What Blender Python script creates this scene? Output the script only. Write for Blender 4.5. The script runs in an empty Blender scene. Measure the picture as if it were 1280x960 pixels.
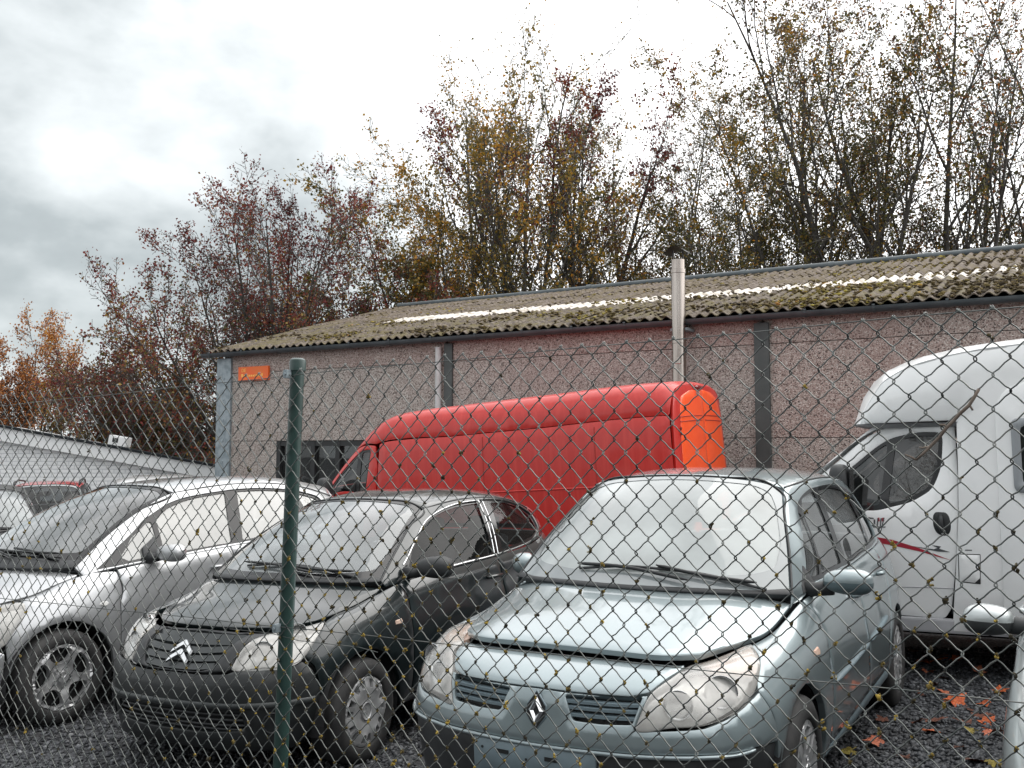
import bpy, bmesh, math, random
import numpy as np
from mathutils import Vector, Matrix
from mathutils.bvhtree import BVHTree
from mathutils.geometry import delaunay_2d_cdt

R = math.radians
S = bpy.context.scene
COL = S.collection

# ------------------------------------------------------------------ camera
cam_data = bpy.data.cameras.new('camera')
cam = bpy.data.objects.new('camera', cam_data)
COL.objects.link(cam)
cam.location = (0, 0, 1.70)
cam.rotation_euler = (R(90 + 3.909), 0, 0)
cam_data.sensor_width = 36
cam_data.lens = 33.75
cam_data.clip_start = 0.05
cam_data.clip_end = 900
S.camera = cam

# ------------------------------------------------------------------ sky, sun, exposure
SUN_AZ, SUN_EL = R(68), R(48)            # azimuth from +Y (view axis) towards +X
W = bpy.data.worlds.new('World')
S.world = W
W.use_nodes = True
wn, wl = W.node_tree.nodes, W.node_tree.links
wn.clear()
def wnode(t, **k):
    n = wn.new(t)
    for a, v in k.items():
        setattr(n, a, v)
    return n
w_out = wnode('ShaderNodeOutputWorld')
w_bg = wnode('ShaderNodeBackground')
w_bg.inputs['Strength'].default_value = 0.12
w_sky = wnode('ShaderNodeTexSky', sky_type='NISHITA', sun_disc=False)
w_sky.sun_elevation = SUN_EL
w_sky.sun_rotation = SUN_AZ
w_sky.air_density = 1.0
w_sky.dust_density = 2.0
w_tc = wnode('ShaderNodeTexCoord')
w_map = wnode('ShaderNodeMapping')
w_map.inputs['Scale'].default_value = (1.0, 1.0, 1.5)
w_map.inputs['Location'].default_value = (0.37, 0.2, 0.05)
w_noise = wnode('ShaderNodeTexNoise')
w_noise.inputs['Scale'].default_value = 3.1
w_noise.inputs['Detail'].default_value = 6
w_noise.inputs['Roughness'].default_value = 0.53
w_noise.inputs['Distortion'].default_value = 0.1
w_dot = wnode('ShaderNodeVectorMath', operation='DOT_PRODUCT')
w_dot.inputs[1].default_value = (math.sin(SUN_AZ) * math.cos(SUN_EL), math.cos(SUN_AZ) * math.cos(SUN_EL), math.sin(SUN_EL))
w_glow = wnode('ShaderNodeMapRange', interpolation_type='SMOOTHSTEP')
w_glow.inputs['From Min'].default_value = 0.20
w_glow.inputs['From Max'].default_value = 0.78
w_add = wnode('ShaderNodeMath', operation='MULTIPLY_ADD')
w_add.inputs[1].default_value = 1.10
w_ramp = wnode('ShaderNodeValToRGB')
cr = w_ramp.color_ramp
cr.elements[0].position = 0.10
cr.elements[0].color = (0.17, 0.19, 0.195, 1)
cr.elements[1].position = 0.93
cr.elements[1].color = (1.06, 1.06, 1.06, 1)
for ps, c in ((0.28, (0.26, 0.285, 0.29, 1)), (0.44, (0.46, 0.485, 0.49, 1)), (0.66, (0.78, 0.79, 0.80, 1))):
    e = cr.elements.new(ps)
    e.color = c
w_scale = wnode('ShaderNodeVectorMath', operation='SCALE')
w_scale.inputs['Scale'].default_value = 10.0
w_mix = wnode('ShaderNodeMix', data_type='RGBA')
w_mix.inputs['Factor'].default_value = 0.95
wl.new(w_tc.outputs['Generated'], w_map.inputs['Vector'])
wl.new(w_map.outputs['Vector'], w_noise.inputs['Vector'])
wl.new(w_tc.outputs['Generated'], w_dot.inputs[0])
wl.new(w_dot.outputs['Value'], w_glow.inputs['Value'])
wl.new(w_noise.outputs['Fac'], w_add.inputs[0])
wl.new(w_glow.outputs['Result'], w_add.inputs[2])
w_add2 = wnode('ShaderNodeMath', operation='ADD')
# a darker bank of cloud low in the sky towards the upper left
w_dark = wnode('ShaderNodeVectorMath', operation='DOT_PRODUCT')
_da, _de = R(-19), R(20)
w_dark.inputs[1].default_value = (math.sin(_da) * math.cos(_de), math.cos(_da) * math.cos(_de), math.sin(_de))
w_dr = wnode('ShaderNodeMapRange', interpolation_type='SMOOTHSTEP')
w_dr.inputs['From Min'].default_value = 0.925
w_dr.inputs['From Max'].default_value = 1.0
w_dr.inputs['To Min'].default_value = -0.04
w_dr.inputs['To Max'].default_value = -0.30
wl.new(w_tc.outputs['Generated'], w_dark.inputs[0])
wl.new(w_dark.outputs['Value'], w_dr.inputs['Value'])
wl.new(w_dr.outputs['Result'], w_add2.inputs[1])
wl.new(w_add.outputs['Value'], w_add2.inputs[0])
wl.new(w_add2.outputs['Value'], w_ramp.inputs['Fac'])
wl.new(w_ramp.outputs['Color'], w_scale.inputs[0])
wl.new(w_sky.outputs['Color'], w_mix.inputs['A'])
wl.new(w_scale.outputs['Vector'], w_mix.inputs['B'])
wl.new(w_mix.outputs['Result'], w_bg.inputs['Color'])
wl.new(w_bg.outputs['Background'], w_out.inputs['Surface'])

sun_data = bpy.data.lights.new('sun', 'SUN')
sun_data.energy = 1.1
sun_data.angle = R(75)
sun_data.color = (1.0, 0.965, 0.91)
sun = bpy.data.objects.new('sun', sun_data)
COL.objects.link(sun)
sd = Vector((math.sin(SUN_AZ) * math.cos(SUN_EL), math.cos(SUN_AZ) * math.cos(SUN_EL), math.sin(SUN_EL)))
sun.rotation_euler = sd.to_track_quat('Z', 'Y').to_euler()
sun.location = (0, 0, 30)

S.view_settings.view_transform = 'Standard'
S.view_settings.look = 'None'
S.view_settings.exposure = 0.82
S.view_settings.gamma = 1.0
S.cycles.max_bounces = 8
S.cycles.transparent_max_bounces = 24
S.cycles.use_denoising = True

rng = np.random.default_rng(11)
random.seed(4)

# ------------------------------------------------------------------ object helpers
def tag(o, label=None, cat=None, group=None, kind=None):
    if label: o['label'] = label
    if cat: o['category'] = cat
    if group: o['group'] = group
    if kind: o['kind'] = kind
    return o

def empty(name, loc=(0, 0, 0), rot=(0, 0, 0), label=None, cat=None, group=None):
    o = bpy.data.objects.new(name, None)
    o.empty_display_size = 0.2
    COL.objects.link(o)
    o.location = loc
    o.rotation_euler = rot
    return tag(o, label, cat, group)

def link(name, me, parent=None, mats=None):
    o = bpy.data.objects.new(name, me)
    COL.objects.link(o)
    if parent: o.parent = parent
    for m in (mats or []):
        me.materials.append(m)
    return o

def mesh_np(name, verts, faces, smooth=True):
    """verts (n,3); faces: list of arrays (k,3) / (k,4) or python lists."""
    me = bpy.data.meshes.new(name)
    verts = np.asarray(verts, dtype=np.float32)
    arrs = faces if isinstance(faces, (list, tuple)) and len(faces) and isinstance(faces[0], np.ndarray) else None
    if arrs is None:
        me.from_pydata([tuple(map(float, v)) for v in verts], [], [tuple(int(i) for i in f) for f in faces])
    else:
        loops = np.concatenate([a.ravel() for a in arrs]).astype(np.int32)
        tot = np.concatenate([np.full(len(a), a.shape[1], np.int32) for a in arrs])
        st = np.concatenate([[0], np.cumsum(tot)[:-1]]).astype(np.int32)
        me.vertices.add(len(verts))
        me.vertices.foreach_set('co', verts.ravel())
        me.loops.add(len(loops))
        me.loops.foreach_set('vertex_index', loops)
        me.polygons.add(len(tot))
        me.polygons.foreach_set('loop_start', st)
        me.polygons.foreach_set('loop_total', tot)
        me.update(calc_edges=True)
        me.validate()
    if smooth:
        me.polygons.foreach_set('use_smooth', np.ones(len(me.polygons), bool))
    return me

class MB:
    """collects shapes and links them as ONE mesh object"""
    def __init__(self):
        self.v, self.f, self.m, self.n = [], [], [], 0
    def add(self, v, f, mi=0):
        v = np.asarray(v, float)
        for q in f:
            self.f.append(tuple(int(i) + self.n for i in q))
            self.m.append(mi)
        self.v.append(v)
        self.n += len(v)
        return self
    def box(self, c, s, M=None, mi=0, bev=0.0):
        x, y, z = [q / 2 for q in s]
        b = min(bev, x * .9, y * .9, z * .9)
        if b > 0:
            bm = bmesh.new()
            bmesh.ops.create_cube(bm, size=1)
            bmesh.ops.scale(bm, vec=s, verts=bm.verts)
            bmesh.ops.bevel(bm, geom=bm.edges[:], offset=b, segments=2, affect='EDGES', profile=.7)
            v = np.array([q.co[:] for q in bm.verts])
            bm.verts.index_update()
            f = [[q.index for q in p.verts] for p in bm.faces]
            bm.free()
        else:
            v = np.array([(i * x, j * y, k * z) for i in (-1, 1) for j in (-1, 1) for k in (-1, 1)], float)
            f = [(0, 1, 3, 2), (4, 6, 7, 5), (0, 4, 5, 1), (2, 3, 7, 6), (0, 2, 6, 4), (1, 5, 7, 3)]
        if M is not None:
            v = v @ np.array(M)[:3, :3].T
        return self.add(v + np.array(c), f, mi)
    def tube(self, pts, rad, sides=8, cap=True, mi=0, squash=None):
        v, f = tube_np(pts, rad, sides, cap)
        return self.add(v, f, mi)
    def grid(self, P, mi=0, flip=False):
        n, m = P.shape[:2]
        f = []
        for i in range(n - 1):
            for j in range(m - 1):
                q = (i * m + j, (i + 1) * m + j, (i + 1) * m + j + 1, i * m + j + 1)
                f.append(q[::-1] if flip else q)
        return self.add(P.reshape(-1, 3), f, mi)
    def lathe(self, prof, segs=32, axis='y', c=(0, 0, 0), mi=0):
        """prof: list of (r, h) swept about the axis"""
        a = np.linspace(0, 2 * np.pi, segs, endpoint=False)
        v = []
        for r, h in prof:
            if axis == 'y': v += [(r * np.cos(t), h, r * np.sin(t)) for t in a]
            elif axis == 'z': v += [(r * np.cos(t), r * np.sin(t), h) for t in a]
            else: v += [(h, r * np.cos(t), r * np.sin(t)) for t in a]
        f = []
        for i in range(len(prof) - 1):
            for j in range(segs):
                k = (j + 1) % segs
                f.append((i * segs + j, i * segs + k, (i + 1) * segs + k, (i + 1) * segs + j))
        return self.add(np.array(v) + np.array(c), f, mi)
    def prism(self, poly, h0, h1, plane='xy', mi=0):
        """closed 2D polygon extruded from h0 to h1"""
        n = len(poly)
        def P(a, b, h):
            return {'xy': (a, b, h), 'xz': (a, h, b), 'yz': (h, a, b)}[plane]
        v = [P(a, b, h0) for a, b in poly] + [P(a, b, h1) for a, b in poly]
        f = [tuple(range(n))[::-1], tuple(range(n, 2 * n))] + [(i, (i + 1) % n, n + (i + 1) % n, n + i) for i in range(n)]
        return self.add(v, f, mi)
    def build(self, name, mat, parent=None, smooth=False, loc=None, fix=True, sharp=None):
        V = np.concatenate(self.v) if self.v else np.zeros((0, 3))
        me = bpy.data.meshes.new(name)
        me.from_pydata(V.tolist(), [], self.f)
        if fix:
            bm = bmesh.new()
            bm.from_mesh(me)
            bmesh.ops.recalc_face_normals(bm, faces=bm.faces)
            bm.to_mesh(me)
            bm.free()
        mats = mat if isinstance(mat, (list, tuple)) else [mat]
        for m in mats: me.materials.append(m)
        if len(mats) > 1: me.polygons.foreach_set('material_index', np.array(self.m, np.int32))
        if smooth:
            me.polygons.foreach_set('use_smooth', np.ones(len(me.polygons), bool))
            if sharp: me.set_sharp_from_angle(angle=R(sharp))
        o = link(name, me, parent)
        if loc is not None: o.location = loc
        return o

def tube_np(pts, rad, sides=8, cap=True):
    pts = np.asarray(pts, float)
    n = len(pts)
    rad = np.full(n, rad) if np.isscalar(rad) else np.asarray(rad, float)
    t = np.gradient(pts, axis=0)
    t /= np.linalg.norm(t, axis=1)[:, None] + 1e-12
    ref = np.array([0, 0, 1.0]) if abs(t[0, 2]) < .9 else np.array([1.0, 0, 0])
    u = np.cross(t[0], ref); u /= np.linalg.norm(u)
    a = np.linspace(0, 2 * np.pi, sides, endpoint=False)
    ca, sa = np.cos(a), np.sin(a)
    V = np.empty((n, sides, 3))
    for i in range(n):
        u = u - t[i] * (u @ t[i]); u /= np.linalg.norm(u) + 1e-12
        w = np.cross(t[i], u)
        V[i] = pts[i] + rad[i] * (ca[:, None] * u + sa[:, None] * w)
    f = []
    for i in range(n - 1):
        for j in range(sides):
            k = (j + 1) % sides
            f.append((i * sides + j, i * sides + k, (i + 1) * sides + k, (i + 1) * sides + j))
    if cap:
        f.append(tuple(range(sides))[::-1])
        f.append(tuple(range((n - 1) * sides, n * sides)))
    return V.reshape(-1, 3), f

def copy_tree(o, parent=None):
    c = o.copy()
    COL.objects.link(c)
    if parent is not None: c.parent = parent
    for ch in [q for q in o.children]:
        copy_tree(ch, c)
    return c

# ------------------------------------------------------------------ materials
def nodes_of(name):
    m = bpy.data.materials.new(name)
    m.use_nodes = True
    nt = m.node_tree
    nt.nodes.clear()
    return m, nt.nodes, nt.links

def mat(name, col, rough=.5, metal=0.0, coat=0.0, col2=None, nscale=6.0, ndetail=4, lo=.35, hi=.7, bump=0.0, bscale=None,
        spec=.5, coord='Object', stretch=None, rvar=0.0, coat_rough=.05):
    """principled with a noise mix between two real base colours, optional fine bump"""
    m, n, l = nodes_of(name)
    out = n.new('ShaderNodeOutputMaterial')
    p = n.new('ShaderNodeBsdfPrincipled')
    l.new(p.outputs[0], out.inputs[0])
    p.inputs['Roughness'].default_value = rough
    p.inputs['Metallic'].default_value = metal
    p.inputs['Coat Weight'].default_value = coat
    p.inputs['Coat Roughness'].default_value = coat_rough
    p.inputs['Specular IOR Level'].default_value = spec
    p.inputs['Base Color'].default_value = (*col, 1)
    if col2 is None and bump == 0 and rvar == 0: return m
    if coord == 'World':
        tc = n.new('ShaderNodeNewGeometry'); vec = tc.outputs['Position']
    else:
        tc = n.new('ShaderNodeTexCoord'); vec = tc.outputs[coord]
    if stretch:
        mp = n.new('ShaderNodeMapping'); mp.inputs['Scale'].default_value = stretch
        l.new(vec, mp.inputs['Vector']); vec = mp.outputs['Vector']
    if col2 is not None or rvar:
        t = n.new('ShaderNodeTexNoise')
        t.inputs['Scale'].default_value = nscale
        t.inputs['Detail'].default_value = ndetail
        t.inputs['Roughness'].default_value = .6
        l.new(vec, t.inputs['Vector'])
        mr = n.new('ShaderNodeMapRange')
        mr.inputs['From Min'].default_value = lo
        mr.inputs['From Max'].default_value = hi
        l.new(t.outputs['Fac'], mr.inputs['Value'])
        if col2 is not None:
            mx = n.new('ShaderNodeMix'); mx.data_type = 'RGBA'
            mx.inputs['A'].default_value = (*col, 1)
            mx.inputs['B'].default_value = (*col2, 1)
            l.new(mr.outputs['Result'], mx.inputs['Factor'])
            l.new(mx.outputs['Result'], p.inputs['Base Color'])
        if rvar:
            ra = n.new('ShaderNodeMath'); ra.operation = 'MULTIPLY_ADD'
            ra.inputs[1].default_value = rvar; ra.inputs[2].default_value = rough
            l.new(mr.outputs['Result'], ra.inputs[0])
            l.new(ra.outputs[0], p.inputs['Roughness'])
            rc = n.new('ShaderNodeMath'); rc.operation = 'MULTIPLY_ADD'
            rc.inputs[1].default_value = rvar; rc.inputs[2].default_value = coat_rough
            l.new(mr.outputs['Result'], rc.inputs[0])
            l.new(rc.outputs[0], p.inputs['Coat Roughness'])
    if bump:
        b = n.new('ShaderNodeTexNoise')
        b.inputs['Scale'].default_value = bscale or nscale * 4
        b.inputs['Detail'].default_value = 3
        l.new(vec, b.inputs['Vector'])
        bp = n.new('ShaderNodeBump')
        bp.inputs['Strength'].default_value = 1.0
        bp.inputs['Distance'].default_value = bump
        l.new(b.outputs['Fac'], bp.inputs['Height'])
        l.new(bp.outputs[0], p.inputs['Normal'])
    return m

def mat_ramp(name, stops, tex='VORONOI', scale=40, rough=.85, bump=.004, coord='World', noise_mix=None):
    """speckled surface: cells of random tone through a colour ramp"""
    m, n, l = nodes_of(name)
    out = n.new('ShaderNodeOutputMaterial')
    p = n.new('ShaderNodeBsdfPrincipled')
    l.new(p.outputs[0], out.inputs[0])
    p.inputs['Roughness'].default_value = rough
    g = n.new('ShaderNodeNewGeometry')
    v = n.new('ShaderNodeTexVoronoi')
    v.inputs['Scale'].default_value = scale
    l.new(g.outputs['Position'], v.inputs['Vector'])
    sep = n.new('ShaderNodeSeparateColor')
    l.new(v.outputs['Color'], sep.inputs[0])
    r = n.new('ShaderNodeValToRGB')
    r.color_ramp.interpolation = 'CONSTANT'
    e = r.color_ramp.elements
    while len(e) > 1: e.remove(e[-1])
    e[0].position = stops[0][0]; e[0].color = (*stops[0][1], 1)
    for ps, c in stops[1:]:
        q = e.new(ps); q.color = (*c, 1)
    l.new(sep.outputs[0], r.inputs['Fac'])
    colout = r.outputs['Color']
    if noise_mix:
        c2, ns, lo, hi, amt = noise_mix
        t = n.new('ShaderNodeTexNoise'); t.inputs['Scale'].default_value = ns; t.inputs['Detail'].default_value = 5
        l.new(g.outputs['Position'], t.inputs['Vector'])
        mr = n.new('ShaderNodeMapRange'); mr.inputs['From Min'].default_value = lo; mr.inputs['From Max'].default_value = hi
        mr.inputs['To Max'].default_value = amt
        l.new(t.outputs['Fac'], mr.inputs['Value'])
        mx = n.new('ShaderNodeMix'); mx.data_type = 'RGBA'
        l.new(mr.outputs['Result'], mx.inputs['Factor']); l.new(colout, mx.inputs['A']); mx.inputs['B'].default_value = (*c2, 1)
        colout = mx.outputs['Result']
    l.new(colout, p.inputs['Base Color'])
    bp = n.new('ShaderNodeBump'); bp.inputs['Distance'].default_value = bump; bp.invert = True
    l.new(v.outputs['Distance'], bp.inputs['Height'])
    l.new(bp.outputs[0], p.inputs['Normal'])
    return m

def mat_attr(name, stops, rough=.6, trans=0.0, attr='tone'):
    """leaf material: each leaf's own tone attribute through a ramp"""
    m, n, l = nodes_of(name)
    out = n.new('ShaderNodeOutputMaterial')
    p = n.new('ShaderNodeBsdfPrincipled')
    p.inputs['Roughness'].default_value = rough
    a = n.new('ShaderNodeAttribute'); a.attribute_name = attr
    r = n.new('ShaderNodeValToRGB')
    e = r.color_ramp.elements
    e[0].position = stops[0][0]; e[0].color = (*stops[0][1], 1)
    e[1].position = stops[-1][0]; e[1].color = (*stops[-1][1], 1)
    for ps, c in stops[1:-1]:
        q = e.new(ps); q.color = (*c, 1)
    l.new(a.outputs['Fac'], r.inputs['Fac'])
    l.new(r.outputs['Color'], p.inputs['Base Color'])
    if trans:
        t = n.new('ShaderNodeBsdfTranslucent')
        l.new(r.outputs['Color'], t.inputs['Color'])
        mx = n.new('ShaderNodeMixShader'); mx.inputs[0].default_value = trans
        l.new(p.outputs[0], mx.inputs[1]); l.new(t.outputs[0], mx.inputs[2])
        l.new(mx.outputs[0], out.inputs[0])
    else:
        l.new(p.outputs[0], out.inputs[0])
    return m

def mat_glass(name, tint=(.55, .6, .6), film=0.0, film_col=(.6, .63, .63), nscale=3.0, rough=.02, gain=1.6, film_var=.5, stretch=(1, 1, 1)):
    """window glass: Fresnel reflection over tinted transmission, plus a diffuse film for dirt"""
    m, n, l = nodes_of(name)
    out = n.new('ShaderNodeOutputMaterial')
    tr = n.new('ShaderNodeBsdfTransparent'); tr.inputs[0].default_value = (*tint, 1)
    gl = n.new('ShaderNodeBsdfGlossy'); gl.inputs['Roughness'].default_value = rough
    fr = n.new('ShaderNodeFresnel'); fr.inputs['IOR'].default_value = 1.5
    g = n.new('ShaderNodeMath'); g.operation = 'MULTIPLY'; g.inputs[1].default_value = gain; g.use_clamp = True
    l.new(fr.outputs[0], g.inputs[0])
    df = n.new('ShaderNodeBsdfDiffuse'); df.inputs[0].default_value = (*film_col, 1)
    tc = n.new('ShaderNodeTexCoord')
    mp = n.new('ShaderNodeMapping'); mp.inputs['Scale'].default_value = stretch
    l.new(tc.outputs['Object'], mp.inputs[0])
    t = n.new('ShaderNodeTexNoise'); t.inputs['Scale'].default_value = nscale; t.inputs['Detail'].default_value = 5
    l.new(mp.outputs[0], t.inputs['Vector'])
    mr = n.new('ShaderNodeMapRange'); mr.inputs['From Min'].default_value = .3; mr.inputs['From Max'].default_value = .7
    mr.inputs['To Min'].default_value = film * (1 - film_var); mr.inputs['To Max'].default_value = min(1, film * (1 + film_var))
    l.new(t.outputs['Fac'], mr.inputs['Value'])
    m1 = n.new('ShaderNodeMixShader'); l.new(mr.outputs[0], m1.inputs[0]); l.new(tr.outputs[0], m1.inputs[1]); l.new(df.outputs[0], m1.inputs[2])
    m2 = n.new('ShaderNodeMixShader'); l.new(g.outputs[0], m2.inputs[0]); l.new(m1.outputs[0], m2.inputs[1]); l.new(gl.outputs[0], m2.inputs[2])
    l.new(m2.outputs[0], out.inputs[0])
    return m

# ------------------------------------------------------------------ where the vehicles stand
# (x, y, z of the ground under the front axle, yaw, pitch nose-up, roll)
POSE = {
    'blue': (0.496, 4.648, 0.002, -119.52, 0.34, 0.36),
    'black': (-1.562, 5.993, -0.111, -117.03, -0.44, 1.44),
    'silver': (-3.703, 7.017, -0.147, -124.03, -0.68, 1.28),
    'right': (2.225, 2.62, 0.13, -120.5, 0.3, 0.5),
    'far': (-6.05, 11.0, -0.33, -60.0, 0.5, 1.2),
    'dark': (-8.0, 16.4, -0.48, -70.0, 0.0, 1.2),
    'white': (-6.0, 16.16, -0.27, 113.0, 0.0, -0.8),
    'van': (-1.72, 14.89, -0.25, 150.5, -3.87, -1.77),
    'camper': (2.85, 8.44, 0.02, 151.0, -1.2, 0.5),
}
def pose_matrix(k):
    x, y, z, yw, pi, ro = POSE[k]
    return Matrix.Translation((x, y, z)) @ Matrix.Rotation(R(yw), 4, 'Z') @ Matrix.Rotation(R(-pi), 4, 'Y') @ Matrix.Rotation(R(ro), 4, 'X')

CONTACT = []
for k, (wb, tr) in dict(blue=(2.685, .78), black=(2.46, .73), silver=(2.568, .77), right=(2.46, .73), far=(2.568, .77),
                        dark=(2.685, .78), white=(2.685, .78), van=(3.7, .87), camper=(3.6, .87)).items():
    M = pose_matrix(k)
    for ax in (0, -wb):
        for s in (-1, 1):
            CONTACT.append((M @ Vector((ax, s * tr, 0)))[:])
CONTACT = np.array(CONTACT)
def base_plane(x, y):
    return -0.055 + 0.032 * np.clip(x, -16, 9)
_d2 = ((CONTACT[:, None, :2] - CONTACT[None, :, :2]) ** 2).sum(-1)
_SG = 1.25
_w = np.linalg.solve(np.exp(-_d2 / (2 * _SG ** 2)) + .02 * np.eye(len(CONTACT)), CONTACT[:, 2] - base_plane(CONTACT[:, 0], CONTACT[:, 1]))
def ground(x, y):
    x = np.asarray(x, float); y = np.asarray(y, float)
    d2 = (x[..., None] - CONTACT[:, 0]) ** 2 + (y[..., None] - CONTACT[:, 1]) ** 2
    return base_plane(x, y) + (np.exp(-d2 / (2 * _SG ** 2)) * _w).sum(-1) - .004

# ------------------------------------------------------------------ ground
M_GRAVEL = mat_ramp('gravel_bed', [(0, (.016, .017, .02)), (.35, (.035, .037, .042)), (.6, (.06, .064, .07)), (.85, (.11, .115, .12))], scale=55, bump=.014, rough=.8,
                    noise_mix=((.03, .026, .022), 1.3, .45, .75, .5))
def axis_pts(a, b, fine, lo, hi):
    c = [a]
    while c[-1] < b:
        c.append(c[-1] + (fine if lo < c[-1] < hi else max(fine, .12 * max(lo - c[-1], c[-1] - hi, 1))))
    return np.array(c)
gx = axis_pts(-320, 320, .30, -9, 6); gy = axis_pts(-60, 620, .30, 0, 17)
GX, GY = np.meshgrid(gx, gy, indexing='ij')
mb = MB(); mb.grid(np.stack([GX, GY, ground(GX, GY)], -1), flip=False)
o = mb.build('ground', M_GRAVEL, smooth=True, fix=False)
tag(o, 'dark gravel yard under the parked cars', None, None, 'structure')

# loose stones: real geometry where the gravel can be seen, one stuff object
M_STONE = mat_attr('gravel_stones', [(0, (.018, .019, .022)), (.45, (.05, .053, .06)), (.8, (.11, .115, .125)), (1, (.24, .245, .25))], rough=.55)
ico = bmesh.new(); bmesh.ops.create_icosphere(ico, subdivisions=1, radius=1)
ICO_V = np.array([v.co[:] for v in ico.verts]); ico.verts.index_update(); ICO_F = np.array([[v.index for v in f.verts] for f in ico.faces]); ico.free()
def scatter_mesh(name, P, Sz, tone, base_v, base_f, material, parent=None, jit=.25, flat=(1, 1, .7), ori=None):
    n = len(P); k = len(base_v)
    v = base_v[None] * (1 + jit * rng.standard_normal((n, k, 1))) * np.array(flat)
    a = rng.uniform(0, 2 * np.pi, n); c, s = np.cos(a), np.sin(a)
    v = np.stack([v[..., 0] * c[:, None] - v[..., 1] * s[:, None], v[..., 0] * s[:, None] + v[..., 1] * c[:, None], v[..., 2]], -1)
    b = rng.normal(0, .35, n); c, s = np.cos(b)[:, None], np.sin(b)[:, None]
    v = np.stack([v[..., 0], v[..., 1] * c - v[..., 2] * s, v[..., 1] * s + v[..., 2] * c], -1)
    v = v * np.asarray(Sz)[:, None, None] + P[:, None, :]
    f = (base_f[None] + (np.arange(n) * k)[:, None, None]).reshape(-1, base_f.shape[1])
    me = mesh_np(name, v.reshape(-1, 3), [f], smooth=False)
    at = me.attributes.new('tone', 'FLOAT', 'FACE')
    at.data.foreach_set('value', np.repeat(tone, len(base_f)).astype(np.float32))
    return link(name, me, parent, [material])
def stone_zone(n, x0, x1, y0, y1):
    return np.stack([rng.uniform(x0, x1, n), rng.uniform(y0, y1, n)], 1)
xy = np.concatenate([stone_zone(15000, .9, 3.6, 2.9, 5.4), stone_zone(9000, 1.6, 4.6, 5.4, 8.2), stone_zone(9000, -4.2, .2, 4.0, 7.0), stone_zone(2500, -3, .8, 2.6, 4.2)])
P = np.concatenate([xy, (ground(xy[:, 0], xy[:, 1]) + .004)[:, None]], 1)
o = scatter_mesh('gravel', P, rng.uniform(.007, .02, len(P)), rng.beta(1.6, 2.2, len(P)), ICO_V, ICO_F, M_STONE)
tag(o, 'loose dark grey gravel stones on the yard', None, None, 'stuff')

# ------------------------------------------------------------------ fallen maple leaves
def maple_outline():
    pts = []
    lobes = [(-125, .62), (-62, .86), (0, 1.0), (62, .86), (125, .62)]
    for i, (a, r) in enumerate(lobes):
        for da, rr in ((-21, .66), (-10, .80), (0, 1.0), (10, .80), (21, .66)):
            t = R(90 + a + da)
            pts.append((r * rr * math.cos(t), r * rr * math.sin(t)))
        if i < 4:
            t = R(90 + (a + lobes[i + 1][0]) / 2)
            pts.append((.58 * math.cos(t), .58 * math.sin(t)))
    pts.append((.03, -.25)); pts.append((.02, -.7)); pts.append((-.02, -.7)); pts.append((-.03, -.25))
    # order by angle but keep the stalk at the end
    return pts
MAPLE = maple_outline()
def leaf_mesh(name, seed):
    r = np.random.default_rng(seed)
    P = np.array([(0, 0)] + MAPLE)
    z = .20 * np.sin(P[:, 0] * r.uniform(2, 4) + r.uniform(0, 6)) + .16 * (P ** 2).sum(1) * r.uniform(.3, 1) + r.normal(0, .025, len(P))
    z[0] = 0
    n = len(MAPLE)
    f = [(0, 1 + i, 1 + (i + 1) % n) for i in range(n)]
    return mesh_np(name, np.concatenate([P, z[:, None]], 1), f, smooth=True)
def leaf_mat(name, a, b):
    return mat(name, a, rough=.5, col2=b, nscale=3, coord='Object', lo=.3, hi=.65, bump=.02, bscale=8)
M_LEAF = [leaf_mat('fallen_leaf_orange', (.74, .19, .05), (.50, .09, .03)), leaf_mat('fallen_leaf_salmon', (.74, .27, .15), (.55, .14, .07)),
          leaf_mat('fallen_leaf_brown', (.22, .07, .035), (.10, .035, .02)), leaf_mat('fallen_leaf_yellow', (.50, .42, .06), (.30, .22, .05))]
leaf_me = []
for k in range(4):
    for j in range(2):
        me = leaf_mesh('fallen_leaf', 10 * k + j); me.materials.append(M_LEAF[k]); leaf_me.append(me)
_p = math.atan2(82, 1200)
def pix_ground(px, py):
    u, v = (px - 640) / 1200, (480 - py) / 1200
    d = np.array([u, math.cos(_p) - v * math.sin(_p), math.sin(_p) + v * math.cos(_p)])
    t = 1.7 / -d[2]
    for _ in range(12):
        q = d * t; t = (1.7 - float(ground(q[0], q[1]))) / -d[2]
    return (d * t)[:2]
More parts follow.
